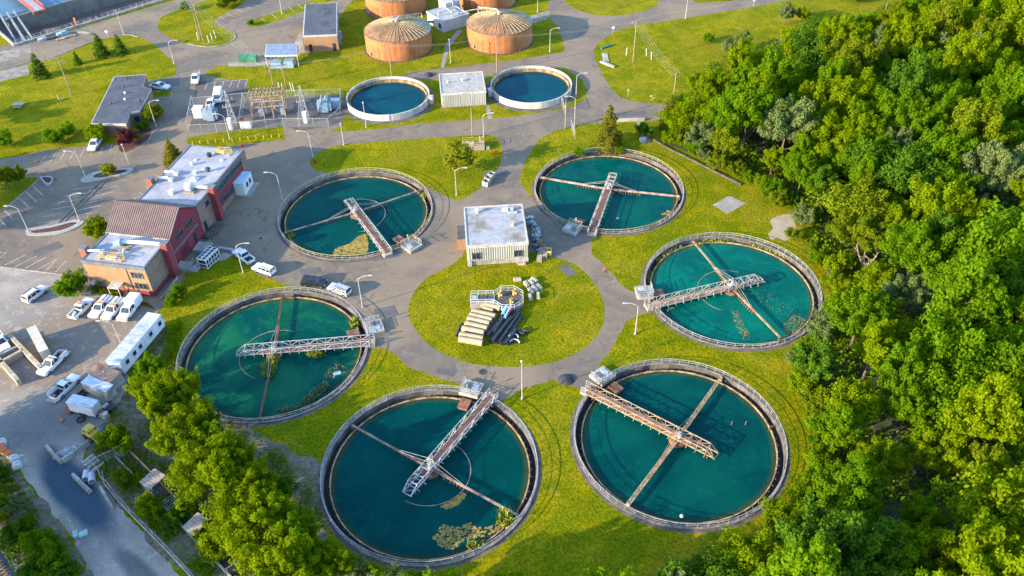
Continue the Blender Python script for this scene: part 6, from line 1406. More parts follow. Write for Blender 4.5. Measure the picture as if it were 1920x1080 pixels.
# sludge beds: a sunken walkway with two raised board canopies
A, B = G(228, 850), G(447, 1076); al = ang(A, B); L_ = (B - A).length; t = thing('sludge_bed', 'narrow concrete sludge bed with yellow edges running to the lower fence', 'sludge bed', A, al)
MB().b2(0, L_, -.9, .9, .02, .08).build('floor', CONC_D, t)
for y, mt in ((-1.0, CONC), (1.0, mat('ochre_edge', (.36, .23, .07), (.24, .17, .08), .8, .8))): MB().b2(0, L_, y - .12, y + .12, 0, .6).build('edge_wall', mt, t)
mb = MB()
for k in range(8): mb.b2(L_ * .42 + k * .45, L_ * .42 + k * .45 + .2, -.9, .9, .3, .36)
mb.build('grille', STEEL, t)
for p, lab in [((293, 913), 'upper grey board canopy over the sludge bed'), ((374, 997), 'lower grey board canopy over the sludge bed')]:
    o = G(*p); t = thing('board_canopy', lab, 'canopy', o, al + R(8), 'board canopies over the sludge bed'); mb = MB()
    for k in range(6): mb.box((0, -1.2 + k * .48, 1.9 + k * .03), (2.5, .44, .07))
    mb.build('board_roof', WOODG, t)
    for x in (-1.0, 1.0):
        for y in (-1.0, 1.0): MB().bar((x, y, 0), (x, y, 1.85), .14).build('post', WOODG, t)
    mb = MB().bar((-1.1, -1.0, 1.0), (1.1, -1.0, 1.0), .1); mb.bar((-1.1, 1.0, 1.8), (1.6, 1.0, 1.8), .14); mb.bar((1.2, -.6, .3), (2.3, -1.1, 1.6), .12); mb.build('brace', TRIMW, t)
# railway track in the far corner
A, B = G(-80, 960), G(20, 1110); al = ang(A, B); L_ = 60; t = thing('railway_track', 'rusty railway rail at the photo corner in blue ballast', 'railway track', A, al)
for y in (-.75, .75): MB().b2(0, L_, y - .05, y + .05, .12, .28).build('rail', RUST, t)
mb = MB()
for k in range(90): mb.b2(k * .65, k * .65 + .24, -1.25, 1.25, 0, .12)
mb.build('sleeper_plank', WOODP, t)
# clutter beside the basin
for p, d, mt, lab in [((124, 71), (5.5, 1.2, .3), TANST, 'long tan steel section lying by the basin'), ((118, 66), (3.2, 1.8, .9), BLUEG, 'blue grey equipment heap by the basin rail'), ((100, 72), (4, .8, .3), BLACKP, 'dark pipe bundle by the basin rail'), ((80, 75), (2.4, 1.4, .6), GALV, 'pale grey box by the basin corner')]:
    mb = MB().box((0, 0, d[2] / 2), d); mb.box((d[0] * .1, 0, d[2]), (d[0] * .6, d[1] * .6, d[2] * .6), .3); tag(mb.build('steel_section', mt, None, loc=G(*p), rz=R(38)), lab, 'steel scrap')
t = thing('metal_lattice', 'pale lattice panel lying on the basin road', 'panel', G(157, 62), R(-20)); mb = MB()
for y in (-.4, .4): mb.bar((-2.6, y, .2), (2.6, y, .2), .12)
for k in range(9): mb.bar((-2.6 + k * .65, -.4, .2), (-2.6 + (k % 8 + 1) * .65, .4, .2), .08)
mb.build('lattice', STEELW, t)
t = thing('warning_post', 'orange post at the basin railing gap', 'post', G(143, 46)); MB().box((0, 0, 1.0), (.5, .4, 2.0)).build('body', ORANGE, t, bevel=.05); MB().box((0, 0, 2.05), (.6, .5, .12)).build('cap', ORANGE, t)
# ------------------------------------------------------------------ trees
def m_leaf(name, c1, c2, trans=.52):
    mt = bpy.data.materials.new(name); mt.use_nodes = True; n = mt.node_tree; n.nodes.clear()
    out = n.nodes.new('ShaderNodeOutputMaterial'); co = coords(n)
    geo = n.nodes.new('ShaderNodeNewGeometry'); oi = n.nodes.new('ShaderNodeObjectInfo')
    f = mth(n, 'ADD', mth(n, 'MULTIPLY', rng(n, noise(n, .55, 3, .6, co), .35, .65), .45), mth(n, 'MULTIPLY', geo.outputs['Random Per Island'], .35))
    f = mth(n, 'ADD', f, mth(n, 'MULTIPLY', oi.outputs['Random'], .3))
    col = mix(n, f, c1, c2)
    d = n.nodes.new('ShaderNodeBsdfDiffuse'); t = n.nodes.new('ShaderNodeBsdfTranslucent'); ms = n.nodes.new('ShaderNodeMixShader'); ms.inputs[0].default_value = trans
    tc = mix(n, 1., col, (1.25, 1.15, .5), 'MULTIPLY')
    n.links.new(col, d.inputs[0]); n.links.new(tc, t.inputs[0]); n.links.new(d.outputs[0], ms.inputs[1]); n.links.new(t.outputs[0], ms.inputs[2]); n.links.new(ms.outputs[0], out.inputs[0])
    return mt
LEAF = {
 'bright yellow green': m_leaf('leaf_bright', (.118, .178, .003), (.180, .248, .004)),
 'fresh green': m_leaf('leaf_fresh', (.070, .150, .004), (.122, .215, .005)),
 'dark green': m_leaf('leaf_dark', (.036, .090, .007), (.068, .138, .008), .38),
 'olive green': m_leaf('leaf_olive', (.085, .122, .005), (.140, .180, .006), .4),
 'grey green': m_leaf('leaf_grey', (.085, .125, .036), (.140, .180, .055), .38),
 'conifer': m_leaf('needle_green', (.050, .098, .010), (.100, .155, .014), .3),
 'spruce': m_leaf('needle_olive', (.095, .098, .010), (.170, .160, .014), .3),
 'maroon': m_leaf('leaf_maroon', (.065, .015, .018), (.105, .026, .026), .2),
 'feathery': m_leaf('leaf_feathery', (.130, .150, .008), (.20, .215, .010), .25)}
def leafmesh(name, C, N, size, rr, mt, flat=.5):
    """one small folded diamond per leaf clump, at points C facing N"""
    k = len(C); N = N / np.maximum(np.linalg.norm(N, axis=1, keepdims=True), 1e-6)
    N = N + rr.normal(0, flat, (k, 3)); N /= np.linalg.norm(N, axis=1, keepdims=True)
    A = np.cross(N, rr.normal(0, 1, (k, 3))); A /= np.maximum(np.linalg.norm(A, axis=1, keepdims=True), 1e-6); B = np.cross(N, A)
    s = (size * rr.uniform(.6, 1.35, (k, 1)))
    V = np.stack([C - A * s, C - B * s * .62 + N * s * .18, C + A * s * 1.1, C + B * s * .62 + N * s * .18], 1).reshape(-1, 3)
    me = bpy.data.meshes.new(name); me.vertices.add(4 * k); me.vertices.foreach_set('co', V.astype(np.float32).ravel())
    me.loops.add(4 * k); me.loops.foreach_set('vertex_index', np.arange(4 * k, dtype=np.int32)); me.polygons.add(k)
    me.polygons.foreach_set('loop_start', np.arange(0, 4 * k, 4, dtype=np.int32)); me.polygons.foreach_set('loop_total', np.full(k, 4, dtype=np.int32))
    me.materials.append(mt); me.update(calc_edges=True); me.validate(); return me
def crown_broad(seed, Rr, Hc, z0, lobes, leaves, size, lob=.34, tip=.0):
    rr = np.random.default_rng(seed); L = []; ph = rr.random(3) * 6.28
    for i in range(lobes):
        v = rr.normal(0, 1, 3); v /= np.linalg.norm(v); q = rr.uniform(.55, .92)
        if v[2] < -.35: v[2] *= .4
        z = v[2] * q; taper = 1 - tip * max(0, z)
        a_ = math.atan2(v[1], v[0]); q *= 1 + .20 * math.sin(2 * a_ + ph[0]) + .14 * math.sin(3 * a_ + ph[1] + 2 * v[2]); q *= rr.choice([1, 1, 1, 1.22])
        L.append((v[0] * q * Rr * taper * rr.uniform(.85, 1.15), v[1] * q * Rr * taper * rr.uniform(.85, 1.15), z0 + Hc / 2 + z * Hc / 2, Rr * lob * rr.uniform(.45, 1.25)))
    L = np.array(L); w = L[:, 3] ** 2; idx = rr.choice(lobes, leaves, p=w / w.sum()); D = rr.normal(0, 1, (leaves, 3)); D[:, 2] += .45; D /= np.linalg.norm(D, axis=1, keepdims=True)
    cz = z0 + Hc * .40; AX_ = L[:, :3] - np.array([0, 0, cz]); AX_ /= np.linalg.norm(AX_, axis=1, keepdims=True); AX_[:, 2] += .55; AX_ /= np.linalg.norm(AX_, axis=1, keepdims=True)
    rad = L[idx, 3:4] * (1 - .45 * rr.random((leaves, 1)) ** 2); C = L[idx, :3] + D * rad * .8; al_ = (D * AX_[idx]).sum(1, keepdims=True)
    C = C + AX_[idx] * rad * al_ * .95 - D * rad * np.clip(al_, 0, 1) * .25 + rr.normal(0, .13, (leaves, 3))
    return C, D + np.array([0, 0, .3]), size
def crown_conifer(seed, Rr, Hc, z0, tiers, leaves, droop=.3):
    rr = np.random.default_rng(seed); C, N = [], []
    br = []
    for t in range(tiers):
        f = (t + .3) / tiers; rad = Rr * (1 - f) ** .85 + .12; nb = max(4, int(9 * (1 - f) + 4))
        for b in range(nb): br.append((2 * PI * (b + rr.random()) / nb, rad * rr.uniform(.5, 1.2), z0 + f * Hc + rr.uniform(-.3, .3)))
    br = np.array(br); w = br[:, 1]; idx = rr.choice(len(br), leaves, p=w / w.sum()); u = rr.random(leaves) ** .6
    a, rad, z = br[idx, 0], br[idx, 1], br[idx, 2]; rad_u = rad * u; spread = .10 + .16 * rad * (1 - u) + .12
    off = rr.normal(0, 1, leaves) * spread
    x = rad_u * np.cos(a) - off * np.sin(a); y = rad_u * np.sin(a) + off * np.cos(a); zz = z - droop * rad_u + .12 * rad_u * u + rr.normal(0, .07, leaves)
    return np.stack([x, y, zz], 1), np.stack([np.cos(a) * .4, np.sin(a) * .4, np.ones(leaves)], 1), .17
def crown_layer(seed, Rr, Hc, z0, n_br, leaves):
    rr = np.random.default_rng(seed); br = np.stack([rr.random(n_br) * 2 * PI, Rr * rr.uniform(.5, 1.05, n_br), z0 + Hc * rr.random(n_br)], 1)
    br[:, 1] *= 1.05 - .6 * np.abs((br[:, 2] - z0) / Hc - .3); idx = rr.integers(0, n_br, leaves); u = rr.random(leaves) ** .7
    a, rad, z = br[idx].T; ru = rad * u; off = rr.normal(0, 1, leaves) * (.12 + .22 * (1 - np.abs(u - .6)))
    return np.stack([ru * np.cos(a) - off * np.sin(a), ru * np.sin(a) + off * np.cos(a), z + .18 * ru + rr.normal(0, .10, leaves)], 1), np.stack([np.cos(a) * .3, np.sin(a) * .3, np.ones(leaves)], 1), .18
def trunkmesh(name, seed, h, r, spread, limbs=6, mt=None):
    rr = random.Random(seed); mb = MB(); P = [Vector((0, 0, -.1))]
    for k in range(1, 6): P.append(Vector((rr.gauss(0, .08 * k / 3), rr.gauss(0, .08 * k / 3), h * k / 5)))
    mb.path(P, r, 7, r * .25)
    for k in range(limbs):
        f = rr.uniform(.3, .9); b = P[min(4, int(f * 5))]; a = rr.random() * 2 * PI; L_ = spread * rr.uniform(.5, .95)
        m_ = b + Vector((math.cos(a) * L_ * .5, math.sin(a) * L_ * .5, L_ * .35)); e = b + Vector((math.cos(a) * L_, math.sin(a) * L_, L_ * .8)); mb.path([b, m_, e], r * .42, 5, r * .1)
    me = bpy.data.meshes.new(name); me.from_pydata(mb.v, [], mb.f); me.materials.append(mt or BARK); return me
PROTO = {}
def proto(shape, k, cm, tm): PROTO.setdefault(shape, []).append((cm, tm))
L0 = LEAF['fresh green']
for s in range(4): proto('round headed', s, leafmesh('crown', *crown_broad(10 + s, 4.6, 7.2, 2.6, 95, 17000, .185, .20), np.random.default_rng(s), L0), trunkmesh('trunk', s, 7.5, .26, 3.6))
for s in range(3): proto('spreading', s, leafmesh('crown', *crown_broad(30 + s, 5.6, 5.6, 3.4, 80, 10500, .27, .38), np.random.default_rng(s + 9), L0), trunkmesh('trunk', 20 + s, 7.0, .3, 4.6, 8))
for s in range(3): proto('narrow', s, leafmesh('crown', *crown_broad(50 + s, 2.7, 9.4, 1.6, 80, 12000, .18, .25, .55), np.random.default_rng(s + 19), L0), trunkmesh('trunk', 40 + s, 9.0, .2, 1.9))
for s in range(3): proto('bushy', s, leafmesh('crown', *crown_broad(70 + s, 1.9, 2.6, .15, 38, 5600, .135, .32), np.random.default_rng(s + 29), L0), trunkmesh('trunk', 60 + s, 1.7, .09, 1.2))
for s in range(2): proto('conifer', s, leafmesh('crown', *crown_conifer(90 + s, 2.4, 6.2, .5, 13, 6500), np.random.default_rng(s + 39), LEAF['conifer'], .35), trunkmesh('trunk', 80 + s, 6.4, .15, .3, 2))
proto('spruce', 0, leafmesh('crown', *crown_conifer(97, 4.3, 10.6, .5, 13, 17000, .34), np.random.default_rng(47), LEAF['spruce'], .35), trunkmesh('trunk', 86, 10.8, .24, .4, 2))
proto('feathery', 0, leafmesh('crown', *crown_layer(99, 4.1, 5.0, 1.6, 95, 10500), np.random.default_rng(49), LEAF['feathery'], .3), trunkmesh('trunk', 88, 5.6, .2, 3.0, 9))
def tree(shape, colour, p, label, sc=1., rz=None, sz=None, cat='tree', group=None, name='tree', k=None):
    cm, tm = PROTO[shape][rnd.randrange(len(PROTO[shape])) if k is None else k]; t = thing(name, label, cat, p, rnd.random() * 6.28 if rz is None else rz, group)
    t.scale = (sc, sc, sz or sc)
    c = bpy.data.objects.new('crown', cm); COL.objects.link(c); c.parent = t
    c.material_slots[0].link = 'OBJECT'; c.material_slots[0].material = LEAF[colour]
    b = bpy.data.objects.new('trunk', tm); COL.objects.link(b); b.parent = t
    return t
# --- the woods on the east side
FOREST = gp([(1275, 222), (1310, 200), (1350, 165), (1405, 140), (1490, 112), (1570, 82), (1655, 56), (1770, 5), (2150, -50), (2300, 500), (2150, 1330), (1290, 1330), (1285, 1110), (1400, 1040), (1520, 965), (1548, 880), (1535, 790), (1500, 712), (1590, 645), (1640, 580), (1608, 515), (1545, 468), (1525, 405), (1440, 352), (1335, 300), (1243, 262), (1250, 232)])
LM = [((1300, 180), 'by the pole at the woods corner'), ((1440, 120), 'around the pole near the slope'), ((1560, 60), 'along the upper edge of the woods'), ((1660, 40), 'around the far pole of the woods'), ((1830, 40), 'in the far upper corner of the woods'), ((1330, 255), 'above the low edging wall'), ((1450, 240), 'behind the snag by the slope pole'), ((1450, 330), 'at the end of the edging wall'), ((1570, 170), 'by the dark hollow of the upper woods'), ((1690, 150), 'in the middle of the upper woods'), ((1860, 170), 'deep in the upper woods'), ((1560, 390), 'beside the sandy patch'), ((1680, 310), 'above the standing dead trunk'), ((1620, 480), 'around the standing dead trunk'), ((1870, 340), 'around the leaning dead tree'), ((1760, 430), 'between dead trunk and leaning dead tree'), ((1600, 590), 'beside the green water tank'), ((1740, 560), 'in the woods level with the green tank'), ((1880, 530), 'deep in the woods behind the green tank'), ((1540, 700), 'between the green and lattice arm tanks'), ((1660, 700), 'before the big bleached dead tree'), ((1780, 720), 'around the big bleached dead tree'), ((1890, 700), 'behind the big bleached dead tree'), ((1560, 860), 'beside the lattice arm tank'), ((1680, 830), 'on the tank side of the front hollow'), ((1760, 910), 'by the dark hollow of the front woods'), ((1880, 880), 'around the dry brown branches'), ((1400, 1010), 'below the lattice arm tank'), ((1540, 1000), 'on the lawn side of the small snag'), ((1640, 1020), 'around the small snag'), ((1800, 1030), 'in the front corner of the woods'), ((1500, 1150), 'under the front edge of the photo')]
LMW = [(G(*p), s) for p, s in LM]
HOLES = [(G(1620, 195), 5.5), (G(1560, 715), 4.5), (G(1715, 950), 6.0), (G(1868, 420), 4.5), (G(1790, 790), 4.2), (G(1640, 1020), 3.6), (G(1890, 930), 5), (G(1625, 500), 3.6), (G(1470, 222), 3.2)]
DUPS = {}
def woods():
    rr = random.Random(21); pts = []; xs = [p[0] for p in FOREST]; ys = [p[1] for p in FOREST]; tries = 0
    while tries < 26000:
        tries += 1; x, y = rr.uniform(min(xs), min(max(xs), 230)), rr.uniform(min(ys), min(max(ys), 285))
        q = PX((x, y, 7))
        if not (-30 < q[0] < 1990 and -45 < q[1] < 1150): continue
        if not pip((x, y), FOREST): continue
        far = max(0, (y - 150) / 120)
        d = rr.uniform(4.3, 7.6) * (1 + .30 * min(1, far))
        if any((x - a) ** 2 + (y - b) ** 2 < ((d + e) / 2) ** 2 for a, b, e in pts): continue
        if any((x - h.x) ** 2 + (y - h.y) ** 2 < r_ * r_ for h, r_ in HOLES): continue
        pts.append((x, y, d))
    return pts
FP = woods()
def edge_dist(p):
    best = 1e9
    for i in range(len(FOREST)):
        a, b = Vector(FOREST[i]), Vector(FOREST[(i + 1) % len(FOREST)]); ab = b - a; t_ = max(0, min(1, (Vector(p) - a).dot(ab) / ab.length_squared)); best = min(best, (a + ab * t_ - Vector(p)).length)
    return best

for x, y, d in FP:
    ed = edge_dist((x, y)); shape = rnd.choices(['round headed', 'spreading', 'narrow'], [5, 3, 2 if ed > 10 else 5])[0]
    colour = rnd.choices(['bright yellow green', 'fresh green', 'dark green', 'olive green', 'grey green'], [6.5, 5.2, .9, 1.3, 1.0] if y < 185 else [5.4, 5.6, 1.0, 1.4, .8])[0]
    sc = d / 5.5 * rnd.uniform(.86, 1.10) * {'round headed': 1.0, 'spreading': .88, 'narrow': 1.18}[shape]; sz = sc * rnd.uniform(.95, 1.35)
    if ed < 7: sc *= .78; sz *= .66
    size = 'tall' if sz > 1.12 else 'small' if sz < .8 else 'mid sized'
    zone_ = min(LMW, key=lambda w: (w[0].x - x) ** 2 + (w[0].y - y) ** 2)[1]; lab = '%s %s %s tree %s' % (size, colour, shape, zone_)
    tree(shape, colour, (x, y, 0), lab, sc, None, sz, group='trees of the woods')
# bushes along the edge of the woods
EB = gp([(1238, 262), (1330, 306), (1430, 358), (1500, 410), (1506, 462), (1565, 512), (1590, 568), (1545, 630), (1480, 700), (1518, 790), (1535, 880), (1505, 962), (1400, 1030), (1330, 1060)])
for i in range(len(EB) - 1):
    a, b = Vector(EB[i]), Vector(EB[i + 1]); n_ = max(1, int((b - a).length / 2.6))
    for j in range(n_):
        p = a.lerp(b, (j + .5) / n_) + Vector((rnd.gauss(0, .9) + .6, rnd.gauss(0, .9))); c = rnd.choices(['bright yellow green', 'fresh green', 'olive green', 'grey green'], [4, 3, 4, 2])[0]; sc = rnd.uniform(.55, 1.25)
        zone_ = min(LMW, key=lambda w: (w[0].x - p.x) ** 2 + (w[0].y - p.y) ** 2)[1]
        tree('bushy', c, (p.x, p.y, 0), '%s %s bush %s' % ('large' if sc > 1 else 'small' if sc < .75 else 'mid sized', c, zone_), sc, cat='bush', group='bushes edging the woods', name='bush')
# dead trees
def dead(p, label, h, n, seed, lean=0., fine=3, name='dead_tree', spread=.55):
    rr = random.Random(seed); t = thing(name, label, 'dead tree', G(*p), rr.random() * 6, 'dead trees in the woods'); tr = MB(); bm_ = MB()
    for k in range(n):
        a = 2 * PI * (k + rr.random() * .6) / n; L_ = h * rr.uniform(.6, 1.05); P = [Vector((0, 0, -.1))]; d = Vector((math.cos(a) * spread + lean, math.sin(a) * spread, 1)).normalized()
        for j in range(5): P.append(P[-1] + d * L_ / 5); d = (d + Vector((rr.gauss(0, .14), rr.gauss(0, .14), .1))).normalized()
        tr.path(P, .17, 6, .04)
        for j in range(1, 6):
            for _ in range(fine):
                e = P[j] + Vector((rr.gauss(0, 1), rr.gauss(0, 1), rr.uniform(.3, 1.2))).normalized() * L_ * rr.uniform(.1, .24); bm_.path([P[j], (P[j] + e) / 2 + Vector((0, 0, .1)), e], .05, 4, .015)
    tr.build('trunk', DEAD, t, True); bm_.build('branches' if False else 'twig_crown', DEAD, t)
dead((1775, 795), 'big bleached dead tree with many bare upright limbs', 8.5, 7, 1, 0, 1); dead((1620, 505), 'standing bleached dead trunk in the middle woods', 6.5, 4, 2); dead((1645, 1022), 'small bleached snag in the front woods', 5.0, 4, 3, 0, 3)
dead((1470, 226), 'grey snag behind the slope pole', 6, 4, 4); dead((1868, 425), 'leaning dead tree in a dark gap of the woods', 7.5, 3, 5, .9, 3); dead((1885, 935), 'broad dry brown tree with dense fine branches', 6.5, 7, 6, .3, 7, spread=.9); dead((1850, 985), 'lower dry brown tree beside the dense branched one', 4.2, 6, 7, 0, 7, spread=1.1)
# --- the tree belt west of the front tanks
BELT = [((285, 722), 'round headed', 'fresh green', .62, 'at the corner of the long trailer'), ((268, 748), 'bushy', 'bright yellow green', 1.1, 'between the white sheds and the belt'), ((300, 765), 'spreading', 'bright yellow green', .62, 'behind the white sheds'), ((345, 770), 'round headed', 'bright yellow green', .78, 'next to the reed tank rim'), ((300, 805), 'narrow', 'bright yellow green', .95, 'beside the box trailer'), ((360, 818), 'spreading', 'bright yellow green', .66, 'below the reed tank rim'), ((395, 835), 'round headed', 'dark green', .62, 'on the lawn side under the reed tank'),
        ((335, 865), 'round headed', 'bright yellow green', .86, 'above the upper board canopy'), ((395, 882), 'spreading', 'bright yellow green', .74, 'between the canopies and the lawn'), ((450, 890), 'round headed', 'bright yellow green', .66, 'on the lawn edge west of the front tank'), ((370, 930), 'spreading', 'bright yellow green', .66, 'beside the upper board canopy'), ((425, 940), 'narrow', 'bright yellow green', 1.1, 'above the lower board canopy'), ((480, 948), 'round headed', 'bright yellow green', .80, 'in the middle of the belt lawn side'), ((520, 935), 'bushy', 'dark green', 1.3, 'at the front tank gravel ring'), ((450, 1000), 'spreading', 'bright yellow green', .76, 'beside the lower board canopy'), ((505, 1005), 'round headed', 'bright yellow green', .88, 'on the lower belt facing the front tank'), ((555, 1010), 'round headed', 'bright yellow green', .62, 'close against the front tank'), ((560, 1050), 'round headed', 'fresh green', .72, 'under the front tank curve'), ((500, 1060), 'spreading', 'bright yellow green', .74, 'by the lower wire fence'), ((600, 1075), 'bushy', 'bright yellow green', 1.5, 'at the lower curve of the front tank'), ((630, 1085), 'round headed', 'bright yellow green', .58, 'peeping over the photo edge at the front tank'),
        ((665, 1090), 'bushy', 'grey green', 1.2, 'with silver leaves at the photo edge'), ((700, 1098), 'bushy', 'bright yellow green', 1.1, 'at the photo edge under the front tank'), ((735, 1102), 'bushy', 'grey green', 1.0, 'at the photo edge past the silver one'), ((760, 1108), 'bushy', 'fresh green', .9, 'last at the photo edge before the lawn'), ((540, 1100), 'round headed', 'bright yellow green', .9, 'cut by the photo edge in the belt')]
for p, s, c, sc, w in BELT: tree(s, c, G(p[0] + 8, p[1] - 4), '%s %s tree %s' % (c, s, w), sc * .86, sz=sc * .86 * rnd.uniform(1.0, 1.12), group='trees of the tree belt')
for p, c, sc, w in [((285, 962), 'bright yellow green', .95, 'between the bent fence and upper canopy'), ((262, 902), 'bright yellow green', .45, 'in front of the upper canopy'), ((232, 838), 'bright yellow green', 1.2, 'at the head of the sludge bed'), ((322, 992), 'dark green', .7, 'beside the sludge bed grille'), ((345, 968), 'fresh green', .9, 'on the tree side of the sludge bed'), ((410, 1040), 'bright yellow green', 1.1, 'under the lower canopy'), ((395, 1005), 'olive green', .9, 'against the lower canopy'), ((232, 905), 'olive green', .7, 'inside the bent fence near its top'), ((335, 560), 'fresh green', .85, 'on the lawn by the building walkway'), ((322, 575), 'fresh green', .6, 'next to the walkway end')]: tree('bushy', c, G(*p), '%s bush %s' % (c, w), sc, cat='bush', name='bush', group='bushes around the sludge beds')
for p, s, c, sc, w in [((38, 965), 'round headed', 'grey green', .42, 'pale topped'), ((15, 965), 'bushy', 'olive green', 1.2, 'olive'), ((62, 990), 'round headed', 'fresh green', .32, 'round'), ((42, 1002), 'bushy', 'dark green', 1.1, 'low dark'), ((80, 1030), 'bushy', 'fresh green', 1.35, 'rounded'), ((112, 1064), 'bushy', 'fresh green', 1.5, 'front rounded'), ((8, 905), 'round headed', 'dark green', .42, 'uppermost dark'), ((-8, 935), 'round headed', 'dark green', .45, 'edge cut dark'), ((130, 1085), 'bushy', 'dark green', 1.2, 'lowest dark'), ((70, 1072), 'bushy', 'dark green', 1.2, 'ballast side dark')]: tree(s, c, G(*p), '%s %s tree in the shaded scrub beside the dirt track' % (w, c), sc * .8, group='trees of the shaded scrub')
# --- single trees on the lawns
tree('spruce', 'spruce', G(1140, 274), 'big olive spruce on the lawn behind the brown decked bridge tank', 1.0, group='conifers', name='spruce_tree'); tree('spruce', 'spruce', G(1253, 236), 'dark spruce at the corner of the woods by the short path', .78, group='conifers', name='spruce_tree')
for p, sc, w in [((78, 145), 1.08, 'at the road bend, on the kerb side'), ((147, 120), .58, 'smallest of the group'), ((192, 104), 1.02, 'in front of the kerb corner, broad'), ((228, 101), .92, 'beside the pole lamp at the kerb corner')]: tree('conifer', 'conifer', G(*p), 'green conifer on the upper west lawn, ' + w, sc, group='conifers', name='conifer_tree')
tree('conifer', 'spruce', G(327, 305), 'olive pine standing against the white roof of the red building', 1.08, sz=.95, group='conifers', name='conifer_tree')
tree('feathery', 'feathery', G(862, 322), 'feathery yellow green tree on the lawn by the planters', 1.0, name='feathery_tree')
tree('feathery', 'feathery', G(207, 330), 'low spreading tree on the car park island', .50, sz=.42, name='feathery_tree')
for p, s, c, sc, lab in [((184, 262), 'bushy', 'bright yellow green', 1.25, 'bright round tree at the corner of the flat roofed office'), ((130, 254), 'bushy', 'fresh green', 1.0, 'small lawn tree beside the office'), ((104, 270), 'bushy', 'fresh green', 1.15, 'lawn tree above the painted bays'), ((10, 274), 'bushy', 'fresh green', 1.3, 'lawn tree cut by the west photo edge'), ((290, 226), 'bushy', 'olive green', 1.25, 'tree beside the office drive lamp'), ((271, 244), 'bushy', 'dark green', .7, 'low clipped bush at the office step'), ((260, 262), 'bushy', 'bright yellow green', .45, 'tiny yellow bush in the mulch bed'),
                         ((187, 443), 'bushy', 'bright yellow green', 1.25, 'bright ball shaped tree against the red building porch'), ((140, 552), 'bushy', 'fresh green', 1.45, 'big leafy bush at the front corner of the tan wall'), ((15, 352), 'round headed', 'olive green', .52, 'lawn tree at the car park corner, by the photo edge'), ((40, 350), 'round headed', 'olive green', .48, 'lawn tree at the car park corner, by the mulch island'), ((1327, 80), 'bushy', 'fresh green', .85, 'lone sapling on the open slope'), ((348, 20), 'bushy', 'fresh green', .8, 'bush at the upper tip of the pole lawn'), ((420, 16), 'bushy', 'olive green', 1.2, 'olive bush by the upper car park'), ((440, 5), 'bushy', 'olive green', 1.3, 'olive bush at the top photo edge'), ((471, 47), 'bushy', 'dark green', .5, 'bush on the tip of the thin grass strip'),
                         ((1470, 48), 'round headed', 'grey green', .62, 'silver tree on the slope at the woods edge'), ((1502, 46), 'round headed', 'olive green', .5, 'dark yellow tree beside the silver one'), ((1392, 98), 'narrow', 'grey green', .62, 'slim grey tree at the slope edge of the woods'), ((1375, 100), 'bushy', 'grey green', 1.5, 'round grey bush at the slope edge of the woods'), ((1605, 4), 'bushy', 'olive green', 1.4, 'bush at the top photo edge by the slope'), ((1210, 255), 'bushy', 'dark green', 1.0, 'dark bush at the short concrete path'), ((1085, 292), 'bushy', 'fresh green', .6, 'low shrub at the far rim of the spruce tank'), ((1160, 288), 'bushy', 'olive green', .55, 'low shrub between spruce and rim')]:
    nm = 'bush' if s == 'bushy' and sc < 1.2 else 'tree'; tree(s, c, G(*p), lab, sc, name=nm, cat=nm, group='single lawn trees and bushes')
tree('bushy', 'maroon', G(240, 270), 'dark maroon shrub in the mulch bed by the office', 1.15, cat='bush', name='bush', group='single lawn trees and bushes')
for i, p in enumerate([(210, 554), (225, 560), (240, 566), (255, 570), (196, 552), (183, 548)]): tree('bushy', 'olive green', G(*p), 'low weedy bush along the foot of the tan front wall', .42, cat='bush', name='bush', group='low bushes under the tan wall')
# --- off the frame, to the west and south: what throws the long shadows
for p, s, sc in [((-190, 865), 'spreading', 1.1), ((-150, 905), 'round headed', 1.15), ((-200, 960), 'round headed', 1.15), ((-170, 1020), 'spreading', 1.1), ((-190, 1090), 'round headed', 1.15), ((-160, 1160), 'round headed', 1.3), ((-120, 1240), 'round headed', 1.2), ((-130, 410), 'spreading', 1.0), ((-110, 450), 'round headed', .9), ((-100, 380), 'round headed', .8), ((-170, 350), 'round headed', .9), ((-48, 242), 'round headed', .62), ((-75, 228), 'round headed', .7)]: tree(s, rnd.choice(['fresh green', 'olive green', 'dark green']), G(*p), 'broadleaf tree standing beyond the west edge of the works', sc, group='trees beyond the west edge')
for p, s, sc in [((925, 1165), 'round headed', .8), ((975, 1185), 'round headed', .9), ((1060, 1150), 'narrow', .62), ((1140, 1165), 'round headed', .7), ((1160, 1150), 'narrow', .6), ((1250, 1135), 'narrow', .75), ((1275, 1140), 'round headed', .6)]: tree(s, rnd.choice(['fresh green', 'bright yellow green', 'grey green']), G(*p), 'tree peeping over the front photo edge below the lawn', sc, group='trees along the front edge')
for x, y, s, sc in [(-16, 51.5, 'round headed', .95), (-9, 50.5, 'spreading', .95), (-2, 51, 'round headed', .9), (5, 50, 'round headed', .95), (11, 51, 'spreading', .85)]: tree(s, 'fresh green', (x, y, 0), 'tree peeping over the front photo edge below the lawn', sc, group='trees along the front edge')
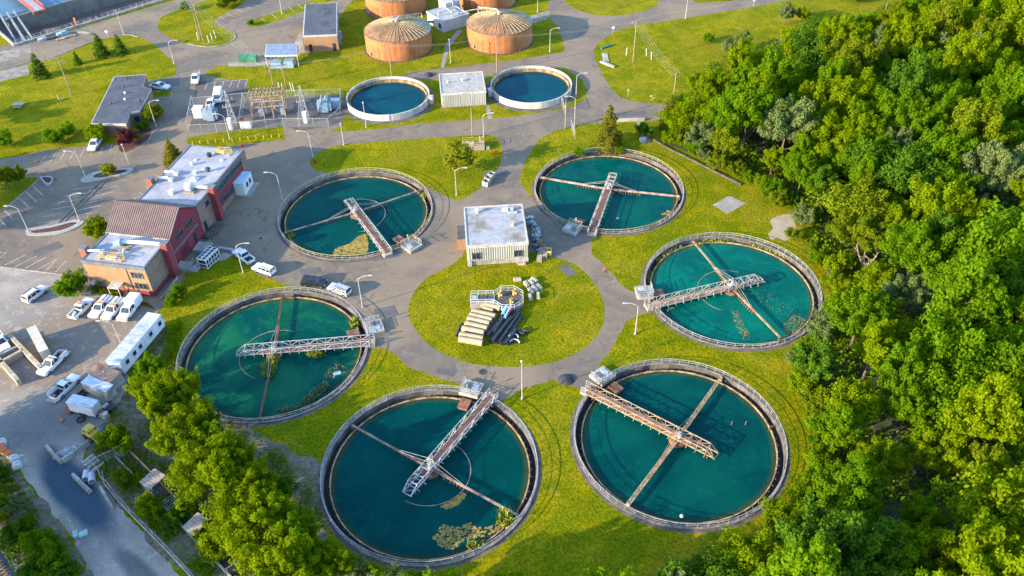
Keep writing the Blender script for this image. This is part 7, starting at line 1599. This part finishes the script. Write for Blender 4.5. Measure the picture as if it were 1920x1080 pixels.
# weeds on the rough ground
def weeds(px, n, label, cs, hmax=.9, seed=5, size=.17):
    rr = random.Random(seed); poly = gp(px); xs = [p[0] for p in poly]; ys = [p[1] for p in poly]; o = Vector((*poly[0], 0)); pts = []
    while len(pts) < n:
        x, y = rr.uniform(min(xs), max(xs)), rr.uniform(min(ys), max(ys))
        if pip((x, y), poly): pts.append((x - o.x, y - o.y))
    P = np.array(pts); rg = np.random.default_rng(seed); keep = (np.sin(P[:, 0] * .9 + 1) + np.sin(P[:, 1] * .7) + np.sin(P[:, 0] * .31 + P[:, 1] * .43) + rg.normal(0, .6, len(P))) > -.2; P = P[keep]
    C = np.concatenate([P, rg.uniform(.05, hmax, (len(P), 1)) * rg.random((len(P), 1))], 1); me = leafmesh('weeds', C, np.tile([0, 0, 1.], (len(P), 1)), size, rg, LEAF[cs], .7)
    ob = bpy.data.objects.new('weeds', me); COL.objects.link(ob); ob.location = o; tag(ob, label, 'weeds', kind='stuff')
weeds([(235, 735), (310, 610), (335, 640), (350, 720), (440, 795), (520, 840), (590, 930), (640, 1060), (480, 1100), (400, 1100), (300, 1010), (215, 920), (170, 850)], 20000, 'weeds over the rough ground among the belt trees', 'olive green', .8)
weeds([(-60, 850), (0, 868), (40, 915), (100, 1000), (150, 1090), (40, 1100), (0, 1030), (-60, 960)], 9000, 'shaded weeds beside the dirt track', 'dark green', .8, 6)
weeds([(190, 830), (235, 850), (380, 1000), (430, 1080), (380, 1090), (270, 975), (200, 900), (175, 860)], 9000, 'tall weeds between the fence and the sludge bed', 'fresh green', 1.1, 7)
weeds([(1238, 262), (1330, 306), (1430, 358), (1500, 410), (1506, 462), (1565, 512), (1600, 568), (1555, 630), (1490, 700), (1525, 790), (1545, 880), (1515, 962), (1400, 1040), (1480, 1060), (1620, 900), (1600, 720), (1680, 560), (1600, 450), (1500, 350), (1350, 250), (1260, 240)], 30000, 'undergrowth along the edge of the woods', 'olive green', 1.0, 8)
FLP = [(1262, 215), (1330, 120), (1420, 90), (1500, 66), (1650, 20), (1900, -30), (2050, 0), (2050, 1150), (1300, 1150), (1400, 1030), (1520, 965), (1545, 880), (1520, 790), (1490, 700), (1560, 640), (1600, 570), (1570, 510), (1510, 460), (1505, 410), (1430, 355), (1330, 302), (1245, 262)]
weeds(FLP, 110000, 'leafy understorey filling the floor of the woods', 'fresh green', 2.6, 11, .34)
weeds([(300, 700), (310, 610), (330, 585), (345, 610), (340, 660), (333, 710)], 2600, 'tall grass on the bank beside the reed tank', 'bright yellow green', .7, 9)
weeds([(190, 548), (290, 580), (280, 570), (200, 540)], 900, 'weeds under the tan front wall', 'fresh green', .4, 10)
# ------------------------------------------------------------------ light
SUN_AZ, SUN_EL = R(206.0), R(16.5)      # direction towards the sun, counted from +x
sd = bpy.data.lights.new('sun', 'SUN'); so = bpy.data.objects.new('sun', sd); COL.objects.link(so)
sd.energy = 2.9; sd.angle = R(.6); sd.color = (1.0, .82, .56)
_d = Vector((math.cos(SUN_AZ) * math.cos(SUN_EL), math.sin(SUN_AZ) * math.cos(SUN_EL), math.sin(SUN_EL)))
so.rotation_euler = _d.to_track_quat('Z', 'Y').to_euler(); so.location = (-100, 0, 200)
W = bpy.data.worlds.new('World'); SC.world = W; W.use_nodes = True
wn = W.node_tree; bg = wn.nodes['Background']
sky = wn.nodes.new('ShaderNodeTexSky'); sky.sky_type = 'NISHITA'; sky.sun_disc = False
sky.sun_elevation = SUN_EL; sky.sun_rotation = (PI / 2 - SUN_AZ) % (2 * PI)
sky.air_density = 1.0; sky.dust_density = .4; sky.ozone_density = 3.0
wn.links.new(sky.outputs[0], bg.inputs[0]); bg.inputs[1].default_value = .15
SC.view_settings.view_transform = 'Standard'; SC.view_settings.look = 'None'
SC.view_settings.exposure = 2.53; SC.view_settings.gamma = 1
SC.cycles.max_bounces = 6; SC.cycles.diffuse_bounces = 3; SC.cycles.transmission_bounces = 3
SC.cycles.use_denoising = True
